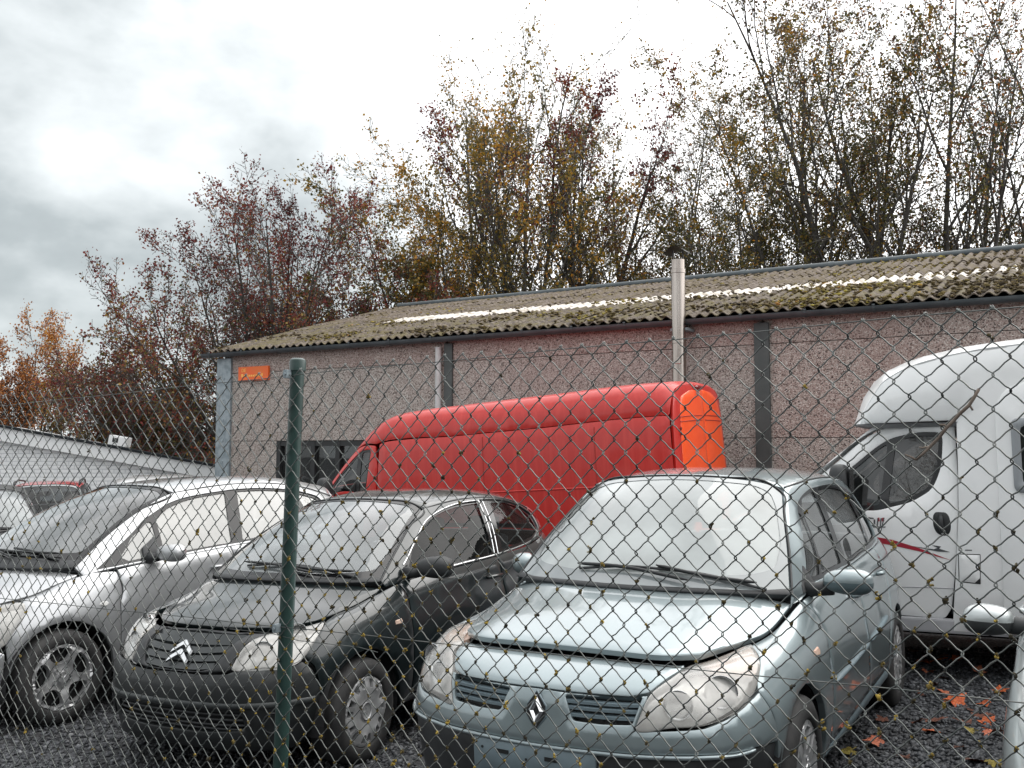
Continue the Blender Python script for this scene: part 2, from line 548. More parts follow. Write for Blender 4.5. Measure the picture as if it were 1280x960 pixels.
# measured on the photograph: (px, py, size in metres, kind, kind of leaf in words)
LEAVES = [(1097, 932, .085, 1, 'salmon'), (1170, 828, .095, 0, 'orange'), (1152, 830, .07, 0, 'orange'), (1196, 826, .05, 0, 'orange'), (1192, 881, .10, 0, 'orange'),
          (1163, 917, .07, 0, 'orange'), (1166, 904, .085, 2, 'brown'), (1226, 897, .08, 2, 'brown'), (1240, 919, .085, 1, 'salmon'), (1223, 842, .06, 1, 'salmon'),
          (1159, 842, .06, 1, 'salmon'), (1178, 868, .06, 1, 'salmon'), (1231, 882, .06, 0, 'orange'), (1205, 906, .07, 2, 'brown'), (1140, 816, .055, 2, 'brown'),
          (1063, 943, .06, 3, 'yellow'), (1105, 904, .055, 2, 'brown'), (1214, 917, .05, 3, 'yellow'), (1222, 956, .07, 2, 'brown'), (1247, 866, .07, 0, 'orange'),
          (1182, 851, .05, 2, 'brown'), (1240, 957, .06, 3, 'yellow'), (1180, 822, .05, 2, 'brown'), (1148, 905, .05, 2, 'brown'), (1210, 890, .045, 2, 'brown'),
          (1130, 950, .045, 2, 'brown'), (1200, 938, .04, 2, 'brown'), (1087, 880, .045, 2, 'brown'), (1168, 858, .04, 2, 'brown'), (1235, 905, .06, 0, 'orange'),
          (1205, 820, .04, 2, 'brown'), (1150, 870, .035, 2, 'brown')]
LEAF_LABEL = [
 'largest salmon pink leaf, lying alone close to the blue-grey car', 'largest bright orange leaf, at the edge of the motorhome shadow', 'orange leaf touching the left side of the largest leaf in the motorhome shadow', 'orange leaf touching the right side of the largest leaf in the motorhome shadow',
 'widest orange leaf in the middle of the gravel strip', 'orange leaf right of the salmon leaf, in front of a brown leaf', 'curled brown leaf directly behind the orange leaf near the middle of the strip', 'big brown leaf in the cluster beside the right-hand silver-grey car',
 'salmon leaf nearest to the flank of the right-hand silver-grey car', 'salmon leaf alone below the motorhome sill, left of the grey mirror', 'small salmon leaf between the motorhome shadow and the wide orange leaf', 'small salmon leaf just behind the widest orange leaf',
 'small orange leaf behind the big brown leaf of the right cluster', 'brown leaf between the wide orange leaf and the right cluster', 'dark leaf in the shade behind the rear wheel of the blue-grey car', 'yellow leaf nearest to the front wheel of the blue-grey car',
 'dark leaf lying between the salmon leaf and the blue-grey car', 'small yellow leaf in the middle of the right cluster', 'brown leaf at the bottom edge of the photo, right part', 'orange leaf half hidden beside the silver-grey car flank, below its mirror',
 'dark leaf halfway between the motorhome shadow and the wide orange leaf', 'yellow leaf at the bottom edge of the photo, next to a brown leaf', 'dark scrap of leaf in the motorhome shade beside the largest orange leaf', 'dark scrap of leaf left of the orange leaf near the strip middle',
 'small dark scrap right behind the widest orange leaf', 'dark scrap right of the largest salmon leaf, near the bottom edge', 'dark scrap in front of the brown leaf near the strip middle', 'dark scrap of leaf by the sill of the blue-grey car',
 'dark scrap of leaf just behind the small salmon leaf', 'orange leaf on top of the big brown leaf in the right cluster', 'dark scrap of leaf deep in the motorhome shade, right part', 'tiny dark scrap of leaf near the rear wheel of the blue-grey car']
for i, (px, py, s, k, w) in enumerate(LEAVES):
    q = pix_ground(px, py)
    o = link('fallen_leaf', leaf_me[2 * k + i % 2])
    o.location = (q[0], q[1], float(ground(q[0], q[1])) + .018)
    o.rotation_euler = (random.uniform(-.35, .35), random.uniform(-.35, .35), random.uniform(0, 6.28))
    s *= 1.22; o.scale = (s, s * random.uniform(.85, 1.1), s)
    tag(o, LEAF_LABEL[i], 'fallen leaf', w + ' leaves fallen on the gravel')

# ------------------------------------------------------------------ workshop building
BO = empty('workshop_building', (3.5, 14.06, 0), (0, 0, R(-30.5)),
           'long low workshop with pinkish pebble-dash wall panels and a mossy corrugated roof', 'building')
# building frame: x along the eave to the right, y away into the building, z up.  T = distance to the left of the origin
M_PEB = mat_ramp('pebble_dash', [(0, (.06, .047, .042)), (.09, (.21, .168, .148)), (.24, (.36, .315, .285)), (.60, (.43, .385, .352)), (.86, (.58, .54, .50))], scale=68, bump=.008,
                 noise_mix=((.30, .22, .20), .8, .45, .8, .4))
M_PEB2 = mat_ramp('pebble_dash_pink', [(0, (.06, .043, .038)), (.09, (.225, .165, .145)), (.24, (.365, .292, .262)), (.60, (.44, .365, .33)), (.86, (.57, .52, .48))], scale=68, bump=.008,
                  noise_mix=((.32, .19, .17), .9, .45, .8, .4))
M_GALV = mat('galvanised_steel', (.30, .345, .37), rough=.5, metal=.35, col2=(.20, .24, .26), nscale=9, lo=.4, hi=.6)
M_SLATE = mat('slate_grey_metal', (.055, .068, .075), rough=.45, metal=.2, col2=(.09, .105, .112), nscale=3)
M_DKCOL = mat('dark_grey_green_paint', (.05, .06, .06), rough=.55, col2=(.075, .085, .083), nscale=4)
M_WHITEPIPE = mat('grey_white_plastic', (.55, .56, .56), rough=.5, col2=(.42, .43, .42), nscale=5)
M_CONC = mat('concrete', (.30, .27, .255), rough=.9, col2=(.23, .205, .19), nscale=8, bump=.003)
M_INOX = mat('stainless_steel', (.44, .395, .36), rough=.24, metal=1.0, col2=(.25, .21, .185), nscale=6, lo=.35, hi=.7, stretch=(1, 1, .15))
M_BLACK = mat('black_plastic', (.012, .013, .014), rough=.5)
M_DARKIN = mat('dark_interior', (.012, .012, .013), rough=.9)

GZ = -.45          # walls go a little below the ground
SEAMS = [(GZ, .48), (.49, 1.865), (1.875, 3.235), (3.245, 3.60)]
COLS_T = [-11.35, -5.77, -.185, 5.40, 10.90]
WIN_T = (6.3, 9.43)
core = MB()
core.box(((-10.98 + 11.3) / 2, 6.2, 1.5), (22.2, 12.0, 4.1))
core.build('inner_wall', M_DARKIN, BO)
for k in range(len(COLS_T) - 1):
    t0, t1 = COLS_T[k] + .02, COLS_T[k + 1] - .02
    for si, (z0, z1) in enumerate(SEAMS):
        spans = [(t0, t1)]
        if k == 3 and si in (0, 1):
            spans = [(t0, WIN_T[0] - .005), (WIN_T[1] + .005, t1)]
        for (a, b) in spans:
            if b - a < .1: continue
            mb = MB(); mb.box((-(a + b) / 2, .10, (z0 + z1) / 2), (b - a, .16, z1 - z0), bev=.006)
            mb.build('wall_panel', M_PEB2 if (si == 3 or (k < 3 and si == 2 and k != 2)) else M_PEB, BO)
# steel columns, downpipe
def bxt(name, t0, t1, y0, y1, z0, z1, m, bev=.004, parent=None):
    mb = MB(); mb.box((-(t0 + t1) / 2, (y0 + y1) / 2, (z0 + z1) / 2), (t1 - t0, y1 - y0, z1 - z0), bev=bev)
    return mb.build(name, m, parent or BO)
c = bxt('steel_column', 10.68, 11.08, -.03, .14, GZ, 3.56, M_GALV)
mb = MB()
for z in np.arange(.2, 3.5, .42): mb.lathe([(.0, -.012), (.028, -.012), (.03, 0)], 8, 'y', (-10.88, -.03, z))
mb.build('bolt', M_GALV, c)
bxt('steel_column', -.29, -.075, -.045, .14, GZ, 3.55, M_DKCOL)
bxt('steel_column', 5.27, 5.44, -.02, .14, GZ, 3.56, M_DKCOL)
mb = MB(); mb.tube([(-5.535, -.055, GZ), (-5.535, -.055, 3.5)], .055, 14)
dp = mb.build('downpipe', M_WHITEPIPE, BO, smooth=True, sharp=40)
# window in the left bay
WT0, WT1 = WIN_T
fr = bxt('window', WT0 + .002, WT1 - .002, .10, .17, GZ, 1.862, M_DARKIN)
f = MB()
for t in (WT1 - .06, WT0 + .06, (WT0 + WT1) / 2, WT1 - .95):
    f.box((-t, .05, .95), (.10, .09, 1.82))
for z in (1.815, .40, ): f.box((-(WT0 + WT1) / 2, .055, z), (WT1 - WT0 - .02, .085, .09))
f.build('window_frame', M_BLACK, fr)
mb = MB(); mb.box((-(WT0 + WT1) / 2, .078, 1.1), (WT1 - WT0 - .1, .008, 1.36)); mb.build('window_pane', mat_glass('dark_window_glass', (.35, .37, .38), .10, (.2, .21, .21)), fr)
g = np.array([[(-8.95 + .022 * i, .095 - (.012 if (i // 2) % 2 else 0), z) for z in (.45, 1.33)] for i in range(42)])
mb = MB(); mb.grid(g); mb.build('ribbed_blind', mat('grey_blind', (.25, .26, .27), rough=.7), fr)
# white concrete sill line of the seam
# sign
sg = bxt('workshop_sign', 9.64, 10.46, -.035, .018, 3.08, 3.36, mat('orange_sign', (.86, .12, .012), rough=.45, col2=(.75, .16, .02), nscale=3), .003, BO)
def text_obj(body, size, loc, rot, m, parent, name='lettering', ext=.0015, sx=1.0, align='CENTER', shear=0):
    cu = bpy.data.curves.new(name, 'FONT'); cu.body = body; cu.size = size; cu.extrude = ext; cu.align_x = align; cu.align_y = 'CENTER'; cu.shear = shear
    tmp = bpy.data.objects.new('tmp_text', cu); COL.objects.link(tmp)
    dg = bpy.context.evaluated_depsgraph_get(); dg.update()
    me = bpy.data.meshes.new_from_object(tmp.evaluated_get(dg)); bpy.data.objects.remove(tmp); bpy.data.curves.remove(cu)
    me.name = name; me.materials.clear(); me.materials.append(m)
    o = link(name, me, parent); o.location = loc; o.rotation_euler = rot; o.scale = (sx, 1, 1)
    return o
M_SGTXT = mat('sign_lettering_yellow', (.95, .55, .12), rough=.5)
text_obj('DE', .10, (-10.31, -.038, 3.285), (R(90), 0, 0), M_SGTXT, sg, sx=1.0)
mb = MB(); x_ = -10.37
for k, (w, h) in enumerate(((.045, .075), (.03, .05), (.03, .05), (.012, .06), (.03, .05), (.035, .05), (.03, .045), (.012, .06), (.03, .05), (.03, .05), (.028, .045), (.03, .07))):
    mb.box((x_ + w / 2, -.037, 3.185 - .03 + h / 2 * .8), (w, .003, h * .8)); x_ += w + .022
tag(mb.build('worn_lettering', M_SGTXT, sg), None, None, None, 'stuff')

# gutter with brackets
def half_round(r, n=9):
    return [(r * math.cos(a), r * math.sin(a)) for a in np.linspace(math.pi, 2 * math.pi, n)]
XL, XR = -11.35, 11.35
gp = half_round(.082) + [(.075, 0)] + [(q[0] * .9, q[1] * .9) for q in half_round(.082)[::-1]]
mb = MB()
v = []
for x in (XL, XR): v += [(x, -.155 + a, 3.655 + b) for a, b in gp]
n = len(gp); mb.add(v, [(i, (i + 1) % n, n + (i + 1) % n, n + i) for i in range(n)] + [tuple(range(n)), tuple(range(n, 2 * n))])
gut = mb.build('gutter', M_SLATE, BO, smooth=True, sharp=40)
br = None
for x in np.arange(-11.1, 11.3, .92):
    if br is None:
        m_ = MB(); hp = half_round(.090, 9)
        v = [(dx, -.155 + a, 3.655 + b) for dx in (-.018, .018) for a, b in hp]; k = len(hp)
        m_.add(v, [(i, i + 1, k + i + 1, k + i) for i in range(k - 1)] )
        m_.box((0, -.247, 3.668), (.036, .014, .02))
        br = m_.build('gutter_bracket', M_SLATE, gut); o = br
    else:
        o = br.copy(); COL.objects.link(o)
    o.location.x = x

# corrugated roof sheets
M_FELT = mat('roof_felt', (.022, .025, .028), rough=.95, spec=.1)
M_FIB = mat_ramp('fibre_cement_mossy', [(0, (.06, .045, .034)), (.4, (.10, .078, .058)), (.75, (.15, .122, .096))], scale=22, bump=.012, noise_mix=((.10, .08, .025), 3.5, .46, .60, .8))
M_FIB2 = mat_ramp('fibre_cement_pale', [(0, (.075, .056, .042)), (.4, (.12, .094, .074)), (.75, (.175, .143, .118))], scale=20, bump=.012, noise_mix=((.10, .075, .035), 3.0, .44, .60, .85))
M_SKYL = mat('weathered_skylight_sheet', (.60, .555, .51), rough=.55, col2=(.26, .22, .16), nscale=4.2, lo=.46, hi=.68, coord='World')
PITCH, AMP = .177, .026
SL = math.atan2(5.39 - 3.70, 6.27)
def sheet_mesh(name, y0, y1, lift0, lift1, waves, m):
    xs = np.linspace(0, waves * PITCH, waves * 8 + 1)
    ys = np.linspace(y0, y1, max(2, int((y1 - y0) / .55) + 1))
    G = np.array([[(x, y, 3.72 + (y + .12) * math.tan(SL) + AMP * math.cos(2 * math.pi * x / PITCH) + lift0 + (lift1 - lift0) * (y - y0) / (y1 - y0) + .004 * math.sin(9 * y)) for y in ys] for x in xs])
    mb = MB(); mb.grid(G)
    # lower edge thickness
    e = np.stack([G[:, 0], G[:, 0] - np.array([0, -.004, .014])], 1); mb.grid(e)
    V = np.concatenate(mb.v); me = bpy.data.meshes.new(name); me.from_pydata(V.tolist(), [], mb.f); me.materials.append(m)
    me.polygons.foreach_set('use_smooth', np.ones(len(me.polygons), bool)); me.set_sharp_from_angle(angle=R(60))
    return me
roof = MB(); roof.grid(np.array([[(x, y, 3.64 + (y + .12) * math.tan(SL)) for y in (-.1, 6.15)] for x in (XL + .25, XR - .2)]))
roof.grid(np.array([[(x, y, 5.345 - (y - 6.15) * math.tan(SL)) for y in (6.15, 12.6)] for x in (XL + .25, XR - .2)]))
roof = roof.build('roof', M_DARKIN, BO)
rows = [('roof_sheet', -.17, 2.28, .006, .016, M_FIB), ('mid', 2.14, 3.06, .024, .018, None), ('roof_sheet', 2.96, 4.60, .03, .02, M_FIB2), ('roof_sheet', 4.50, 6.17, .036, .022, M_FIB2)]
WV = 5
for rn, y0, y1, l0, l1, m in rows:
    shared = {}
    for i in range(25):
        x = XL + .2 + i * WV * PITCH
        if x + WV * PITCH > XR: continue
        nm, mm = rn, m
        if rn == 'mid':
            sky = x > -8.55
            nm, mm = ('skylight_sheet', M_SKYL) if sky else ('roof_sheet', M_FIB)
        key = (nm, mm.name)
        if key not in shared: shared[key] = sheet_mesh(nm, y0, y1, l0, l1, WV, mm)
        o = link(nm, shared[key], roof); o.location = (x, 0, random.uniform(-.004, .004)); o.rotation_euler = (0, random.uniform(-.002, .002), 0)
mb = MB(); mb.grid(np.array([[(x, y, 5.40 - (y - 6.15) * math.tan(SL)) for y in (6.15, 12.7)] for x in (XL, XR)])); mb.build('back_roof_slope', M_FIB2, roof)
segx = np.arange(XL + .2, XR, 1.83)
rc = None
for i, x in enumerate(segx):
    if rc is None:
        mb = MB(); mb.tube([(0, 6.17, 5.455), (1.83, 6.17, 5.455)], .075, 10); mb.tube([(0, 6.17, 5.455), (.12, 6.17, 5.455)], .088, 10)
        rc = mb.build('ridge_tile', M_SLATE, roof, smooth=True, sharp=40); o = rc
    else:
        o = rc.copy(); COL.objects.link(o)
    o.location = (x, 0, random.uniform(-.006, .006))
# gable (left end) and verge board
mb = MB()
mb.add([(-11.08, 0.18, GZ), (-11.08, 12.2, GZ), (-11.08, 12.2, 3.62), (-11.08, 6.17, 5.33), (-11.08, 0.18, 3.66)], [(0, 1, 2, 3, 4)])
mb.build('gable_wall', M_PEB, BO)
# moss lumps on the roof
M_MOSS = mat_attr('roof_moss', [(0, (.028, .020, .011)), (.4, (.075, .052, .022)), (.68, (.125, .092, .024)), (.9, (.27, .22, .03)), (1, (.34, .16, .04))], rough=.9)
n = 40000
yy = np.concatenate([rng.uniform(-.12, 2.25, 20000), rng.uniform(2.25, 6.1, 20000)]); xx = rng.uniform(XL + .25, XR - .3, n)
clump = np.sin(xx * 2.1 + 1.3 * np.sin(yy * 3)) + np.sin(yy * 4.2 + xx * .9) + rng.normal(0, .9, n)
dens = clump + np.where(yy < 2.25, .25, -.05) + .10 * (xx) 
k = dens > .45
yy, xx = yy[k], xx[k]
ph = np.round((xx - XL - .2) / PITCH - .5) + .5
in_valley = rng.random(len(xx)) < .6
xx = np.where(in_valley, XL + .2 + ph * PITCH + rng.normal(0, .025, len(xx)), xx)
zz = 3.745 + (yy + .12) * math.tan(SL) + AMP * np.cos(2 * np.pi * (xx - XL - .2) / PITCH)
tone = np.clip(rng.beta(2, 2, len(xx)) * .75 + .22 * (np.sin(xx * 1.3) > .2) + rng.normal(0, .08, len(xx)), 0, 1)
o = scatter_mesh('moss', np.stack([xx, yy, zz], 1), rng.uniform(.012, .038, len(xx)), tone, ICO_V[:], ICO_F, M_MOSS, roof, .45, (1, 1.3, .55))
tag(o, None, None, None, 'stuff')
# leaves lying on the roof near the eave
# chimney pipe
mb = MB()
cx, cy = -.985, -.30
mb.lathe([(.0, 1.2), (.105, 1.2), (.105, 3.28), (.109, 3.285), (.109, 3.34), (.105, 3.345), (.105, 4.34), (.112, 4.345), (.112, 4.40), (.100, 4.405), (.100, 4.55), (.092, 4.55), (.092, 4.3), (0, 4.3)], 28, 'z', (cx, cy, 0))
ch = mb.build('chimney_pipe', M_INOX, BO, smooth=True, sharp=35)
mb = MB(); mb.box((cx + .02, cy - .10, 3.02), (.10, .03, .10), bev=.008); mb.build('inspection_cap', M_INOX, ch)
mb = MB()
hat = []
for s in (-1, 1):
    P = np.array([[(cx + s * (.0 + .165 * a), cy + y, 4.745 - .10 * a ** 1.6) for y in (-.15, .15)] for a in np.linspace(0, 1, 6)])
    mb.grid(P); mb.grid(P - np.array([0, 0, .008]))
for a in (-.08, .08): mb.box((cx + a, cy, 4.60), (.014, .02, .2))
mb.build('rain_cap', M_BLACK, ch)
mb = MB(); mb.box((cx, -.13, 3.50), (.26, .34, .04)); mb.box((cx, -.13, 2.2), (.24, .34, .04)); mb.build('pipe_bracket', M_GALV, ch)

# ------------------------------------------------------------------ low white shed on the left
M_WBRICK, n_, l_ = nodes_of('white_painted_brick')
_o = n_.new('ShaderNodeOutputMaterial'); _p2 = n_.new('ShaderNodeBsdfPrincipled'); _b = n_.new('ShaderNodeTexBrick'); _tc = n_.new('ShaderNodeTexCoord')
_mp = n_.new('ShaderNodeMapping'); _mp.inputs['Rotation'].default_value = (R(90), 0, 0)
_b.inputs['Scale'].default_value = 1.0; _b.inputs['Brick Width'].default_value = .26; _b.inputs['Row Height'].default_value = .09; _b.inputs['Mortar Size'].default_value = .008
_b.inputs['Color1'].default_value = (.80, .80, .80, 1); _b.inputs['Color2'].default_value = (.74, .745, .75, 1); _b.inputs['Mortar'].default_value = (.55, .56, .57, 1)
_bp = n_.new('ShaderNodeBump'); _bp.inputs['Distance'].default_value = .01; _bp.invert = True
l_.new(_tc.outputs['Object'], _mp.inputs[0]); l_.new(_mp.outputs[0], _b.inputs['Vector']); l_.new(_b.outputs['Color'], _p2.inputs['Base Color'])
l_.new(_b.outputs['Fac'], _bp.inputs['Height']); l_.new(_bp.outputs[0], _p2.inputs['Normal']); _p2.inputs['Roughness'].default_value = .8; l_.new(_p2.outputs[0], _o.inputs[0])
SH = empty('low_shed', (-6.4, 22.0, -.55), (0, 0, 0), 'low white painted brick shed with a sloping pale fascia and flat dark roof edge', 'shed')
def shz(x): return (1.37 + .55) - .184 * (x + .43)       # top edge of the fascia (shed frame), x to the right
x0, x1 = -7.2, .9
mb = MB(); mb.prism([(x0, 0), (x1, 0), (x1, shz(x1) - .3), (x0, shz(x0) - .3)], .10, 4.5, 'xz'); mb.build('brick_wall', M_WBRICK, SH)
mb = MB(); mb.prism([(x0 - .1, shz(x0 - .1) - .37), (x1, shz(x1) - .33), (x1, shz(x1) - .05), (x0 - .1, shz(x0 - .1) - .05)], -.05, .07, 'xz'); mb.build('fascia_board', mat('pale_grey_fascia', (.76, .77, .77), rough=.6, col2=(.66, .67, .67), nscale=2), SH)
mb = MB(); mb.prism([(x0 - .15, shz(x0 - .15) - .05), (x1 + .05, shz(x1 + .05) - .05), (x1 + .05, shz(x1 + .05)), (x0 - .15, shz(x0 - .15) )], -.10, .16, 'xz'); mb.build('roof_edge', M_FELT, SH)
BX = MB(); BX.box((0, 0, .12), (.42, .3, .22), bev=.015)
vb = BX.build('roof_vent', mat('white_plastic', (.75, .76, .76), rough=.45), None)
vb.location = (-9.05, 22.15, -.55 + shz(-9.05 + 6.4)); vb.rotation_euler = (0, R(10), 0)
tag(vb, 'small white vent box sitting on the roof edge of the low white shed', 'vent')
mb = MB(); mb.box((-.05, -.153, .13), (.13, .012, .1), bev=.004); mb.build('vent_opening', M_BLACK, vb)

# ------------------------------------------------------------------ trees
M_BARK = mat('bark_dark', (.035, .03, .027), rough=.9, col2=(.085, .08, .07), nscale=14, bump=.006, coord='World', stretch=(1, 1, .3))
M_BARK2 = mat('bark_grey', (.075, .072, .065), rough=.9, col2=(.15, .145, .13), nscale=10, bump=.006, coord='World', stretch=(1, 1, .3))
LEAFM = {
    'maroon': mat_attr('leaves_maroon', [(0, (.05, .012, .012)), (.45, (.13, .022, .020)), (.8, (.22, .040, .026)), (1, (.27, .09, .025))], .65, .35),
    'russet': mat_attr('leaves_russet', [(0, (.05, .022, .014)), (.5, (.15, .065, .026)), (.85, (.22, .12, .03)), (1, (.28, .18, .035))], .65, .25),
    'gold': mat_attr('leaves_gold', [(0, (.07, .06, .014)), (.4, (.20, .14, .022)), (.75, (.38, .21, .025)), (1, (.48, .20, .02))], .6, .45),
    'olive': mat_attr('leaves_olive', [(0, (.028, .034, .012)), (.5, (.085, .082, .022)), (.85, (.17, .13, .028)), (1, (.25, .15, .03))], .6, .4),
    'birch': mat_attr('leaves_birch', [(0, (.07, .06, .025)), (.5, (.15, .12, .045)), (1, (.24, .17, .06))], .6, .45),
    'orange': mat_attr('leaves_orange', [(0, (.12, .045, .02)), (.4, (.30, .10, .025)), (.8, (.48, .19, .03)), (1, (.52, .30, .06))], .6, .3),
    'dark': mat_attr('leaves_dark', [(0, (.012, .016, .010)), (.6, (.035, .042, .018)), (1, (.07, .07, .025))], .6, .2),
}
LEAF_X = 2.3
def unit(v): return v / (np.linalg.norm(v) + 1e-9)

class Tree:
    def __init__(self, seed):
        self.r = np.random.default_rng(seed)
        self.wood = [MB(), MB()]          # stems and limbs / twigs
        self.tips = []                    # (position, direction, level)
    def branch(self, p, d, L, r0, lvl, P):
        r = self.r
        n = [9, 8, 6, 4][lvl]
        pts, rad = [p], [r0]
        q, dd = p.copy(), unit(d)
        wander = P['wander'][lvl]; up = P['up'][lvl]
        for i in range(n):
            dd = unit(dd + r.normal(0, wander, 3) + np.array([0, 0, up]))
            q = q + dd * (L / n)
            pts.append(q); rad.append(max(r0 * (1 - .86 * (i + 1) / n), P['rmin']))
        sides = [9, 6, 4, 3][lvl]
        self.wood[0 if lvl < 2 else 1].tube(pts, rad, sides, cap=False)
        pts = np.array(pts)
        if lvl >= 2:
            for i in range(1, n + 1): self.tips.append((pts[i], dd, lvl))
        if lvl < P['levels'] - 1:
            k = P['kids'][lvl]
            f0 = P['bare'][lvl]
            for j in range(k):
                f = f0 + (1 - f0) * (j + r.random()) / k
                i = min(int(f * n), n - 1); u = f * n - i
                b = pts[i] * (1 - u) + pts[i + 1] * u
                t = unit(pts[i + 1] - pts[i])
                side = unit(np.cross(t, unit(r.normal(0, 1, 3))))
                a = R(r.uniform(*P['angle'][lvl]))
                cd = unit(t * math.cos(a) + side * math.sin(a))
                cl = L * P['ratio'][lvl] * (1 - .55 * f) * r.uniform(.7, 1.25)
                self.branch(b, cd, cl, max(rad[i] * .55, P['rmin']), lvl + 1, P)

DEF = dict(levels=4, kids=[11, 9, 6], bare=[.25, .2, .15], angle=[(22, 45), (25, 55), (25, 60)], ratio=[.55, .5, .5],
           wander=[.05, .09, .13, .16], up=[.05, .05, .04, .02], rmin=.006)

def leaf_cloud(name, C, size, tone, m, parent, r, droop=.4):
    n = len(C)
    a = r.normal(0, 1, (n, 3)); a[:, 2] -= droop; a /= np.linalg.norm(a, axis=1)[:, None]
    b = r.normal(0, 1, (n, 3)); b -= a * (a * b).sum(1)[:, None]; b /= np.linalg.norm(b, axis=1)[:, None]
    nn = np.cross(a, b)
    s = size[:, None]
    v = np.stack([C, C + a * s * .5 + b * s * .36 + nn * s * .08, C + a * s, C + a * s * .5 - b * s * .36 + nn * s * .08], 1).reshape(-1, 3)
    f = np.arange(4 * n).reshape(n, 4)
    tri = np.concatenate([f[:, [0, 1, 2]], f[:, [0, 2, 3]]])
    me = mesh_np(name, v, [tri], smooth=False)
    at = me.attributes.new('tone', 'FLOAT', 'FACE')
    at.data.foreach_set('value', np.concatenate([tone, tone]).astype(np.float32))
    return link(name, me, parent, [m])

def make_tree(label, base, height, stems, lean, seed, leaves, bark=None, group=None, P=None, r0=.16, stem_len=.8, name='tree', cat='tree', azim=None):
    """leaves: list of (material key, count, size, weight function of (relative height, relative x))"""
    pr = dict(DEF); pr.update(P or {})
    T = Tree(seed); r = T.r
    root = empty(name, base, (0, 0, 0), label, cat, group)
    for s in range(stems):
        az = (2 * np.pi * s / stems + r.normal(0, .35)) if azim is None else azim[s % len(azim)] + r.normal(0, .15)
        ln = R(r.uniform(*lean)) if stems > 1 or azim is not None else R(r.uniform(0, 4))
        d = np.array([math.sin(ln) * math.cos(az), math.sin(ln) * math.sin(az) , math.cos(ln)])
        off = np.array([math.cos(az), math.sin(az), 0]) * r.uniform(.05, .3) * (stems > 1)
        T.branch(off, d, height * stem_len * r.uniform(*pr.get('lenvar', (.82, 1.1))) * (1 - .33 * max(0, math.degrees(ln) - 12) / 50), r0 * r.uniform(.7, 1.1), 0, pr)
    bark = bark or M_BARK
    T.wood[0].build('trunk', bark, root, smooth=True, fix=False)
    T.wood[1].build('branches', bark, root, smooth=False, fix=False)
    tp = np.array([t[0] for t in T.tips])
    zr = (tp[:, 2] - tp[:, 2].min()) / (np.ptp(tp[:, 2]) + 1e-6)
    xr = (tp[:, 0] - tp[:, 0].min()) / (np.ptp(tp[:, 0]) + 1e-6)
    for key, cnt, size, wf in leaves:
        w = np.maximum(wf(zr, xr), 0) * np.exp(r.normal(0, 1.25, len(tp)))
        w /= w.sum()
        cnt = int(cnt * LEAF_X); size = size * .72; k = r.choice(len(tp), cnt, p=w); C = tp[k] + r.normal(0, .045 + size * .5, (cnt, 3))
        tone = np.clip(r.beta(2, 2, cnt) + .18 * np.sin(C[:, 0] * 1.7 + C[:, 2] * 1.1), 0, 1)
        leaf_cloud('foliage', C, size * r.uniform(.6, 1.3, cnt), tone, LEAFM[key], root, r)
    return root

def at(px, Y, z=-.3): return ((px - 640) / 1200 * Y, Y, z)
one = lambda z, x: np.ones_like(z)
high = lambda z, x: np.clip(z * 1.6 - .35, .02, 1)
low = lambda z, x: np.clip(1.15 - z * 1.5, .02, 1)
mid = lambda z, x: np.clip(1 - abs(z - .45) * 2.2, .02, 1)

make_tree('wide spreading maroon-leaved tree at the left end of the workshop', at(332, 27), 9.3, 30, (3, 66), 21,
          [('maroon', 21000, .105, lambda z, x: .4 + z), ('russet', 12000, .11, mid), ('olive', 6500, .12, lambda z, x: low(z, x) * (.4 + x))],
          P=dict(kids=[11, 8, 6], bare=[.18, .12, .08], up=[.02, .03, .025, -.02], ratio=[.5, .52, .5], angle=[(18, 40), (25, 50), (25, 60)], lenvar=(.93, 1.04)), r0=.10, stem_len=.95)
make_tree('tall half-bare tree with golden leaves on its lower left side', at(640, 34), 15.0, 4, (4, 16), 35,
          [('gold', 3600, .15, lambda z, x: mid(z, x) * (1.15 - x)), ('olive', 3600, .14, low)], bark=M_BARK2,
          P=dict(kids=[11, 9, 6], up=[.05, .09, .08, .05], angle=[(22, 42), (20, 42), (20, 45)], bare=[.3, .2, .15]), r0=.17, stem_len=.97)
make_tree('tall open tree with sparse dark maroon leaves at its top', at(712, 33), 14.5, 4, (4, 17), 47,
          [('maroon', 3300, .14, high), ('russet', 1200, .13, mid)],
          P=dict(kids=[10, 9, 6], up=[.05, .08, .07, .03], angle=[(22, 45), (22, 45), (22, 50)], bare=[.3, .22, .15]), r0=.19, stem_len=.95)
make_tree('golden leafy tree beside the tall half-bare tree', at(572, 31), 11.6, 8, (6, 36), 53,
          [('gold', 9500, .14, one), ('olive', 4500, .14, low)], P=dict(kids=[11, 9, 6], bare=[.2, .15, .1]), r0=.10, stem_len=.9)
make_tree('slender pale birch with fine hanging twigs behind the chimney pipe', at(815, 38), 15.0, 4, (3, 11), 61,
          [('birch', 9000, .11, one)], bark=M_BARK2, P=dict(kids=[11, 9, 5], up=[.05, .01, -.05, -.10], angle=[(25, 50), (25, 60), (25, 60)], ratio=[.42, .5, .55], rmin=.005), r0=.11, stem_len=.97)
make_tree('thin bare tree between the birch and the big green-brown trees', at(882, 36), 13.6, 4, (4, 18), 67,
          [('birch', 3200, .11, low)], bark=M_BARK2, P=dict(kids=[11, 9, 6], up=[.05, .05, .02, 0]), r0=.09, stem_len=.93)
make_tree('olive bushy tree left of the tall many-stemmed tree', at(945, 31), 11.2, 7, (6, 26), 71,
          [('olive', 7800, .13, one), ('gold', 3600, .13, high)], P=dict(kids=[11, 9, 6], bare=[.15, .12, .1]), r0=.10, stem_len=.92)
